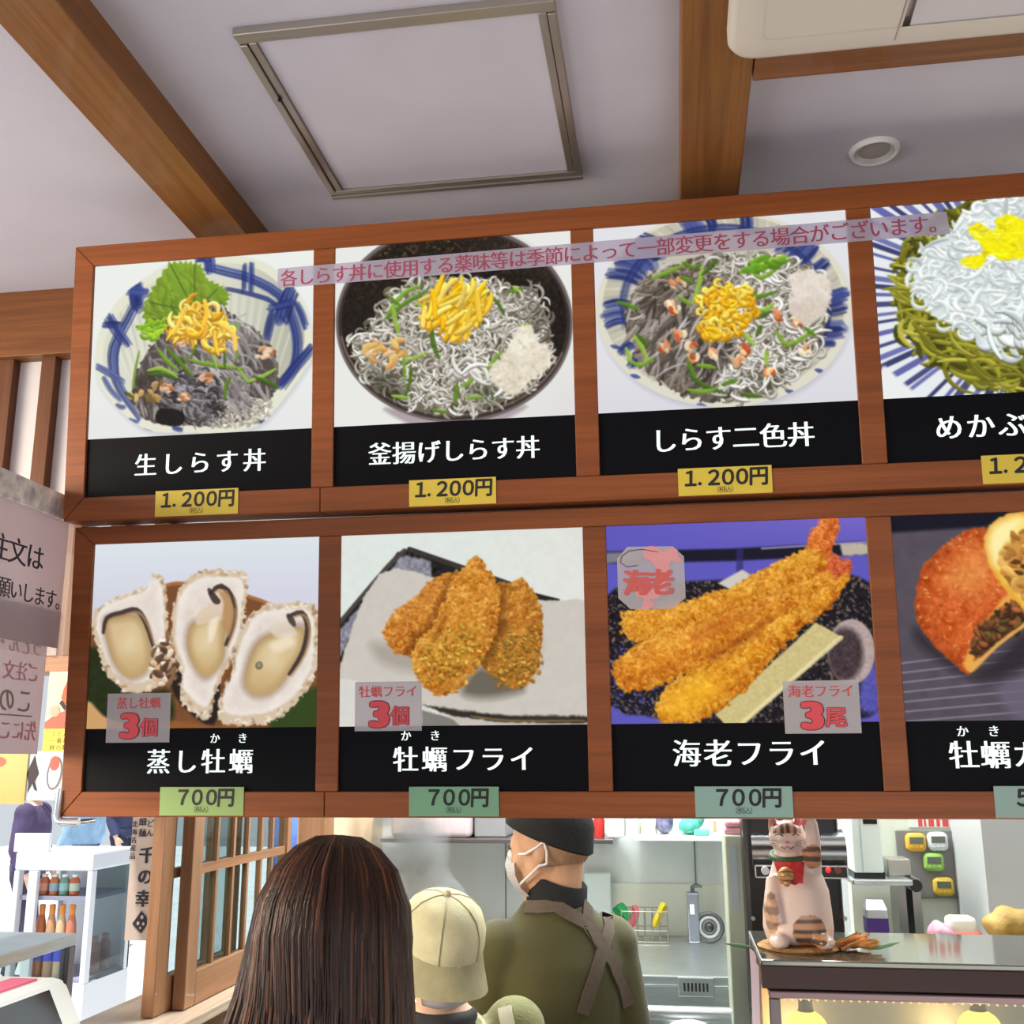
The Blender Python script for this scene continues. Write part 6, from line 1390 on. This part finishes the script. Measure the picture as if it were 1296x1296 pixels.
# hair: a smooth under-layer plus many single locks, each with its own tone
rs = random.Random(21)
def hair_path(th, r0, q, drop_):
    """one lock: from the parting over the skull, then falling; th around the head, q 0..1 how far down its tip hangs"""
    top = hc+hu*.108+hf*(-.005)
    side = hs*math.cos(th)+hf*math.sin(th)
    pts = []
    for t in (0.0, .16, .34, .55, .8, 1.0):               # over the skull
        a = t*math.pi/2; rx = .099 if abs(math.cos(th)) > .3 else .105
        pts.append(hc-hf*.010+hu*(.128*math.cos(a)-.0)+side*(rx*math.sin(a)+.006))
    flare = .060*(abs(math.cos(th))**1.5)*(1.85 if math.cos(th) < 0 else .34)
    for t in (.25, .5, .75, 1.0):
        d = drop_*t
        s_ = .102+flare*(t**1.1)+r0*t
        p = hc+side*s_*(1 if math.sin(th) < .2 else .92)+Vector((0, 0, -d)); 
        if math.sin(th) < 0: p += Vector((0, -.02*t, 0))
        pts.append(p)
    return pts
M_hair = attr_mat('brown_hair', 'lock', 0, .42, .2, 300, 0, (1, 1, .04)); M_hair.node_tree.nodes['Principled BSDF'].inputs['Specular IOR Level'].default_value = .35
under = NB(); N_ = 40; L = []
cols = []
ths = [math.radians(-250+320*i/(N_-1)) for i in range(N_)]
rows_ = [hair_path(th, 0, 1, .40) for th in ths]
V = [[under.verts.new(p+(hc-p).normalized()*.004) for p in r] for r in rows_]
for a, b in zip(V, V[1:]):
    for i in range(len(a)-1): under.faces.new((a[i], a[i+1], b[i+1], b[i]))
bm = NB(); tones = []
def tone(): 
    b = rs.random(); base = (42, 22, 13) if b < .55 else ((56, 31, 19) if b < .84 else (98, 57, 34)); f_ = .85+.3*rs.random(); return [x*f_ for x in base]
for i in range(760):
    th = math.radians(rs.uniform(-208, 28)); dr = rs.uniform(.30, .42); P_ = hair_path(th, rs.uniform(-.004, .010), 1, dr)
    st = rs.choice((0, 0, 0, 1)); P_ = P_[st:]; w_ = rs.uniform(.0018, .0042); wob = rs.uniform(0, 6); am = rs.uniform(.0, .005)
    P_ = [p+hs*math.sin(wob+j*.9)*am*(j/len(P_))+(p-hc).normalized()*rs.uniform(0, .002) for j, p in enumerate(P_)]
    n0 = len(bm.verts); tube(bm, P_, [w_*(.35 if j == 0 else (.3 if j == len(P_)-1 else 1)) for j in range(len(P_))], 5, True, .6)
    c = tone(); tones += [c]*(len(bm.verts)-n0)
me = bpy.data.meshes.new('hair')
off = len(tones); tones += [(46, 28, 21)]*len(under.verts)
tmp = bpy.data.meshes.new('under'); under.to_mesh(tmp); under.free(); bm.from_mesh(tmp); bpy.data.meshes.remove(tmp)
for f in bm.faces: f.smooth = True
bm.to_mesh(me); bm.free()
a = me.color_attributes.new('lock', 'FLOAT_COLOR', 'POINT'); a.data.foreach_set('color', np.array([lin(c) for c in tones], np.float32).ravel())
link_mesh('hair', me, M_hair, wom)

# ---------------------------------------------------------------- passers-by in the street
def walker(px, py_neck, Y, f, jacket, legs_c, hair_c, label, step=.12):
    nk = at(px, py_neck, Y); nk.z = 1.36; tf, ts, _ = frame(f); hc = nk+tf*.03+Vector((0, 0, .16)); hf, hs, hu = frame(f); pel = nk+Vector((0, 0, -.50))
    t = thing('person', label, 'person', (pel.x, pel.y, 0), None)
    bm = NB(); head_solids(bm, hc, hf, hs, hu, 1, nk); torso_solids(bm, pel, nk, tf, ts, .18)
    J = []
    for e in (-1, 1):
        sh = nk+ts*e*.165+Vector((0, 0, -.06)); el = sh+ts*e*.03-tf*.03*e+Vector((0, 0, -.27)); wr = el+tf*.10+Vector((0, 0, -.20)); J.append((sh, el, wr)); arm_solids(bm, sh, el, wr); hand_solids(bm, wr, wr-el, -ts*e, 1, .35, e)
    mirror_legs(bm, pel, tf, ts, step=step); part('body', fuse(bm, .011, 3), M_skin2, t, smooth=True); eyes(t, hc, hf, hs, hu)
    bm = NB(); torso_solids(bm, pel, nk+Vector((0, 0, -.01)), tf, ts, .19, .02)
    for sh, el, wr in J: arm_solids(bm, sh, el, el.lerp(wr, .9), .018)
    part('jacket', fuse(bm, .013, 3), mat('jacket_%d_%d_%d' % jacket, jacket, .85, var=.12, scale=8), t, smooth=True)
    bm = NB(); torso_solids(bm, pel, pel+(nk-pel)*.25, tf, ts, .12, .012); mirror_legs(bm, pel, tf, ts, .014, 1, False, step); part('trousers', fuse(bm, .013, 3), mat('trousers_%d_%d_%d' % legs_c, legs_c, .85), t, smooth=True)
    bm = NB(); R = Matrix((hf, hs, hu)).transposed(); ball(bm, hc+hf*-.02+hu*.02, (.105, .088, .10), R, 20, 14)
    for v in [v for v in bm.verts if (v.co-hc).dot(hf) > .045 and (v.co-hc).dot(hu) < .07]: bm.verts.remove(v)
    part('hair', bm, mat('hair_%d' % hair_c[0], hair_c, .6), t, smooth=True)
walker(46, 990, 8.2, (1, .2, 0), (86, 72, 106), (60, 56, 80), (40, 30, 28), 'passer-by in a purple-brown jacket in the street, behind the drinks cooler')
walker(112, 985, 9.7, (-1, .1, 0), (150, 186, 216), (56, 70, 130), (46, 34, 30), 'passer-by in a pale blue jacket in the street, behind the cooler')
walker(162, 988, 12.5, (1, -.3, 0), (58, 64, 98), (40, 44, 70), (30, 26, 26), 'passer-by in dark navy clothes in the street, beside the banner')
walker(384, 1000, 7.0, (.2, 1, 0), (96, 130, 196), (60, 74, 120), (40, 32, 30), 'passer-by in blue seen past the far end of the lattice window')
# ================================================================ glass showcase at the front and the lucky cat on it
SZ = H0-.365; CX0, CX1 = .142, 1.25; CY0, CY1 = 2.2, 2.56
t = thing('showcase', 'heated glass showcase with a dark glossy top under the menu boards', 'showcase', ((CX0+CX1)/2, 2.4, 0))
part('top', bx(CX0, CX1, CY0, CY1, SZ-.012, SZ, .003), mat('glossy_top', (128, 128, 118), .09, .75), t)
bm = NB(); hexa(bm, [(CX0, CY0-.012, SZ-.048), (CX1, CY0-.012, SZ-.048), (CX1, CY0+.03, SZ-.048), (CX0, CY0+.03, SZ-.048), (CX0, CY0, SZ-.012), (CX1, CY0, SZ-.012), (CX1, CY0+.03, SZ-.012), (CX0, CY0+.03, SZ-.012)]); part('front_rail', bm, mat('brown_steel', (92, 76, 72), .32, .8), t)
part('lower_rail', bx(CX0+.012, CX1, CY0, CY0+.03, SZ-.068, SZ-.054, .003), mat('pinkish_steel', (136, 114, 114), .3, .8), t)
bm = NB(); box(bm, CX0+.01, CX1, CY0+.01, CY0+.03, SZ-.054, SZ-.048); part('joint', bm, M_dark, t)
part('corner_post', bx(CX0+.012, CX0+.032, CY0, CY0+.02, SZ-.62, SZ-.068, .002), M_steeld, t); part('corner_post', bx(CX0, CX0+.02, CY1-.02, CY1, SZ-.62, SZ-.012, .002), M_steeld, t)
part('front_pane', bx(CX0+.032, CX1, CY0+.006, CY0+.010, SZ-.62, SZ-.068), M_glass, t)
part('base', bx(CX0, CX1, CY0, CY1, 0, SZ-.62, .004), M_steeld, t)
part('back_panel', bx(CX0+.02, CX1, CY1-.01, CY1, SZ-.62, SZ-.012), mat('inner_steel', (196, 176, 150), .4, .5), t)
part('tray', bx(CX0+.03, CX1-.03, CY0+.03, CY1-.03, SZ-.36, SZ-.35), M_steel, t)
bm = NB()
for i in range(70): ball(bm, (CX0+.04+i*.0152, CY0+.016, SZ-.0715), .0026, None, 6, 4)
part('light_string', bm, emit('bead_light', (255, 196, 120), 2.2), t)
for px in (1021, 1240):
    c = at(px, 1300, CY0+.17); bm = NB(); lathe(bm, c.x, c.y, [(.012, SZ-.02), (.014, c.z+.036), (.016, c.z+.030)], 20, False); o = part('heat_lamp', bm, mat('lamp_brass', (206, 176, 110), .3, .8), t, smooth=True)
    ball_ = ball(NB(), (c.x, c.y, c.z-.004), (.042, .042, .036)); part('bulb', ball_, emit('warm_bulb', (255, 200, 96), 3.0), o, smooth=True)
    l = bpy.data.lights.new('heat_lamp_light', 'POINT'); l.energy = 1.4; l.color = (1, .72, .36); l.shadow_soft_size = .03; lo_ = bpy.data.objects.new('heat_lamp_light', l); COL.objects.link(lo_); lo_.location = (c.x, c.y, c.z-.07)
# paper taped to the end of the case
bm = NB(); L = []
for j in range(7):
    y = CY0+.02+(CY1-.03-CY0-.02)*j/6; L.append([bm.verts.new((CX0-.003-.004*math.sin(j*1.9+k_), y, SZ-.015-.5*k_/4)) for k_ in range(5)])
for a_, b_ in zip(L, L[1:]):
    for i in range(4): bm.faces.new((a_[i], a_[i+1], b_[i+1], b_[i]))
bmesh.ops.solidify(bm, geom=bm.faces[:], thickness=.001)
solo('side_poster', bm, mat('side_poster', (206, 176, 186), .5, scale=7, col2=(186, 190, 214)), 'pink and lilac poster on the end of the glass showcase', 'poster', smooth=True)

# ---- the beckoning cat
K = at(1013, 1201, 2.345); K.z = SZ+.008
s_ = (K-Vector((0, 0, H0))).dot(_f)/1356.27*1.0                                    # metres per photo unit at the cat
def cp(px, py, dy=0.0): return Vector((K.x+(px-1011)*s_, K.y+dy, K.z+(1199-py)*s_))
cat_ = thing('lucky_cat', 'ceramic beckoning cat with raised paw and red bib on the showcase', 'figurine', (K.x, K.y, K.z), None)
bm = NB()
zl = [(1012, 1199, 34, 26), (1011, 1194, 41, 34), (1010, 1180, 44, 38), (1010, 1160, 43, 38), (1011, 1135, 40, 34), (1011, 1115, 33, 28), (1008, 1100, 25, 23), (1005, 1090, 21, 20)]
loft(bm, [(cp(px, py), (a*s_, 0, 0), (0, b*s_, 0)) for px, py, a, b in zl], 30)
ball(bm, cp(1003, 1070, -.004), (24*s_, 23*s_, 22*s_)); ball(bm, cp(1000, 1079, -.030), (13*s_, 9*s_, 8*s_))
for px, py in ((986, 1048), (1017, 1049)):
    c = cp(px, py); loft(bm, [(cp(px+(2 if px < 1000 else -2), 1060), (9*s_, 0, 0), (0, 7*s_, 0)), (cp(px, 1050), (6*s_, 0, 0), (0, 4*s_, 0)), (cp(px-(2 if px < 1000 else -2), 1040), (1.5*s_, 0, 0), (0, 1.5*s_, 0))], 12)
tube(bm, [cp(1029, 1112, -.01), cp(1031, 1090, -.03), cp(1032, 1066, -.045), cp(1030, 1050, -.05)], [14*s_, 11.5*s_, 9*s_, 8.5*s_], 16); ball(bm, cp(1027, 1048, -.052), (10*s_, 9*s_, 9*s_))
tube(bm, [cp(983, 1120, -.02), cp(978, 1150, -.045), cp(984, 1172, -.05)], [11*s_, 11*s_, 9*s_], 14)           # lowered foreleg
for e in (-1, 1): ball(bm, cp(1010+e*27, 1192, -.055), (13*s_, 18*s_, 9*s_))
bm = fuse(bm, .0038, 4)
colr = []
def near(p, px, py, rx, ry): q = ((p.x-K.x)/s_+1011-px)/rx, (1199-(p.z-K.z)/s_-py)/ry; return q[0]**2+q[1]**2 < 1
for v in bm.verts:
    p = v.co; c = (226, 200, 188); y = 1199-(p.z-K.z)/s_; x = (p.x-K.x)/s_+1011
    if near(p, 1020, 1180, 21, 20) and p.y < K.y: c = (196, 142, 104) if int(y/5.5) % 2 else (86, 70, 62)       # striped flank patch
    elif near(p, 1031, 1092, 13, 15) and y < 1106: c = (196, 140, 104) if int(y/6.5) % 2 else (96, 74, 64)
    elif near(p, 976, 1160, 8, 26): c = (206, 160, 128) if int(y/9) % 2 else (150, 120, 104)
    elif y < 1064 and x < 1022 and p.z < 10 and not (x > 1019): 
        c = (92, 74, 66) if int((x-980)/4.2) % 2 else (196, 150, 120)
    if near(p, 1018, 1050, 6, 6) and p.y < K.y-.0: c = (226, 120, 120)
    colr.append(lin(c))
me = bpy.data.meshes.new('body')
for f in bm.faces: f.smooth = True
bm.to_mesh(me); bm.free(); a = me.color_attributes.new('glaze', 'FLOAT_COLOR', 'POINT'); a.data.foreach_set('color', np.array(colr, np.float32).ravel())
link_mesh('body', me, attr_mat('cat_glaze', 'glaze', 0, .28), cat_)
def fy(px, py, off=.0): return cp(px, py, -.026-off)
bm = NB(); P_ = [cp(1005+23*math.cos(a_*math.pi/12), 1092+5*math.sin(a_*math.pi/12)-1.5*math.cos(a_*math.pi/12), 0)+Vector((0, -22*s_*math.sin(a_*math.pi/12), 0)) for a_ in range(25)]; tube(bm, P_, 4.2*s_, 8, False); part('collar', bm, mat('green_collar', (64, 92, 60), .5), cat_, smooth=True)
bm = NB(); L = []
for j in range(7):
    L.append([bm.verts.new(cp(981+38*i/9+(j*1.0 if i < 5 else -j*.9), 1097+j*4.2+1.2*math.sin(i*2.1)*(j/6), -(.062+.012*math.sin(math.pi*i/9)+.003*j))) for i in range(10)])
for A, B in zip(L, L[1:]):
    for i in range(9): bm.faces.new((A[i], A[i+1], B[i+1], B[i]))
bmesh.ops.solidify(bm, geom=bm.faces[:], thickness=.004); part('bib', bm, mat('red_bib', (206, 56, 56), .6, scale=90, col2=(226, 96, 90)), cat_, smooth=True)
bm = NB(); ball(bm, cp(994, 1113, -.080), (10*s_, 10*s_, 11*s_)); o = part('bell', bm, mat('gold_bell', (186, 140, 84), .35, .3), cat_, smooth=True)
bm = NB()
for k in range(3): tube(bm, [cp(985.5+k*1.6, 1108+k*5, -.094), cp(994, 1106+k*5.5, -.100), cp(1003-k*1.2, 1108+k*5, -.094)], .0009, 5)
part('bell_groove', bm, mat('brown_groove', (116, 76, 46), .5), o)
part('bell_ball', bm := ball(NB(), cp(994, 1121, -.090), 4.4*s_), mat('gold_bell', (186, 140, 84)), o, smooth=True)
M_line = mat('face_line', (76, 56, 54), .5)
for e in (-1, 1):
    bm = NB(); cx_ = 1001+e*10; tube(bm, [cp(cx_-5, 1067+e*.6, -.037), cp(cx_, 1064.5, -.0405), cp(cx_+5, 1067-e*.6, -.037)], .0010, 6); part('closed_eye', bm, M_line, cat_)
part('nose', ball(NB(), cp(1000, 1074.5, -.0475), (2.6*s_, .002, 1.8*s_)), mat('pink_nose', (206, 110, 110), .5), cat_, smooth=True)
bm = NB(); tube(bm, [cp(992, 1080, -.044), cp(996, 1083, -.046), cp(1000, 1079, -.047), cp(1004, 1083, -.046), cp(1008, 1080, -.044)], .0009, 6); part('mouth', bm, M_line, cat_)
for e in (-1, 1):
    for k in range(3): part('whisker', tube(NB(), [cp(1000+e*10, 1075+k*2.2, -.040), cp(1000+e*23, 1072+k*4, -.026)], .0005, 4), M_line, cat_)
part('ear_lining', ball(NB(), cp(1017, 1050, -.014), (5*s_, .004, 6.5*s_)), mat('ear_pink', (222, 116, 116), .5), cat_, smooth=True)
part('ear_lining', ball(NB(), cp(986, 1050, -.010), (3*s_, .003, 6*s_)), mat('ear_pink', (222, 116, 116)), cat_, smooth=True)
# straw mat with leaves under the cat
bm = NB(); lathe(bm, K.x, K.y, [(.080, SZ+.0005), (.083, SZ+.004), (.076, SZ+.008)], 28)
for v in bm.verts: v.co.x = K.x+(v.co.x-K.x)*1.02
solo('straw_mat', bm, mat('straw', (186, 140, 80), .8, scale=60, col2=(140, 96, 50), bump=.4, bscale=120), 'round straw mat under the beckoning cat', 'mat')
rs = random.Random(9); bm = NB()
for i in range(26): 
    x, y = K.x+.104+rs.uniform(-.018, .032), K.y-.02+rs.uniform(-.03, .03); a_ = rs.uniform(-.6, .6); tube(bm, [(x-.03*math.cos(a_), y-.03*math.sin(a_), SZ+.004+rs.random()*.010), (x+.02*math.cos(a_), y+.02*math.sin(a_), SZ+.006+rs.random()*.026)], [.0035, .0025], 5)
solo('straw_bow', bm, mat('straw_bow', (196, 134, 72), .8, var=.25, scale=50), 'tied bunch of orange straw beside the beckoning cat', 'decoration')
for sx, a0 in ((1, .4), (-1, .1)):
    bm = NB(); b0 = Vector((K.x+sx*(.125 if sx > 0 else .092), K.y-.05, SZ+.006)); d_ = Vector((sx*math.cos(a0), -.3, math.sin(a0)*.5+.1)); bm2 = tube(bm, [b0, b0+d_*.02, b0+d_*.042, b0+d_*.06], [.001, .005, .004, .0006], 6, True, .25)
    solo('green_sprig', bm, mat('sprig_green', (70, 110, 70), .6), 'small green leaf sprig %s' % ('tucked under the orange straw bunch' if sx > 0 else 'on the showcase corner, beside the partition post'), 'leaf', 'sprigs by the cat')
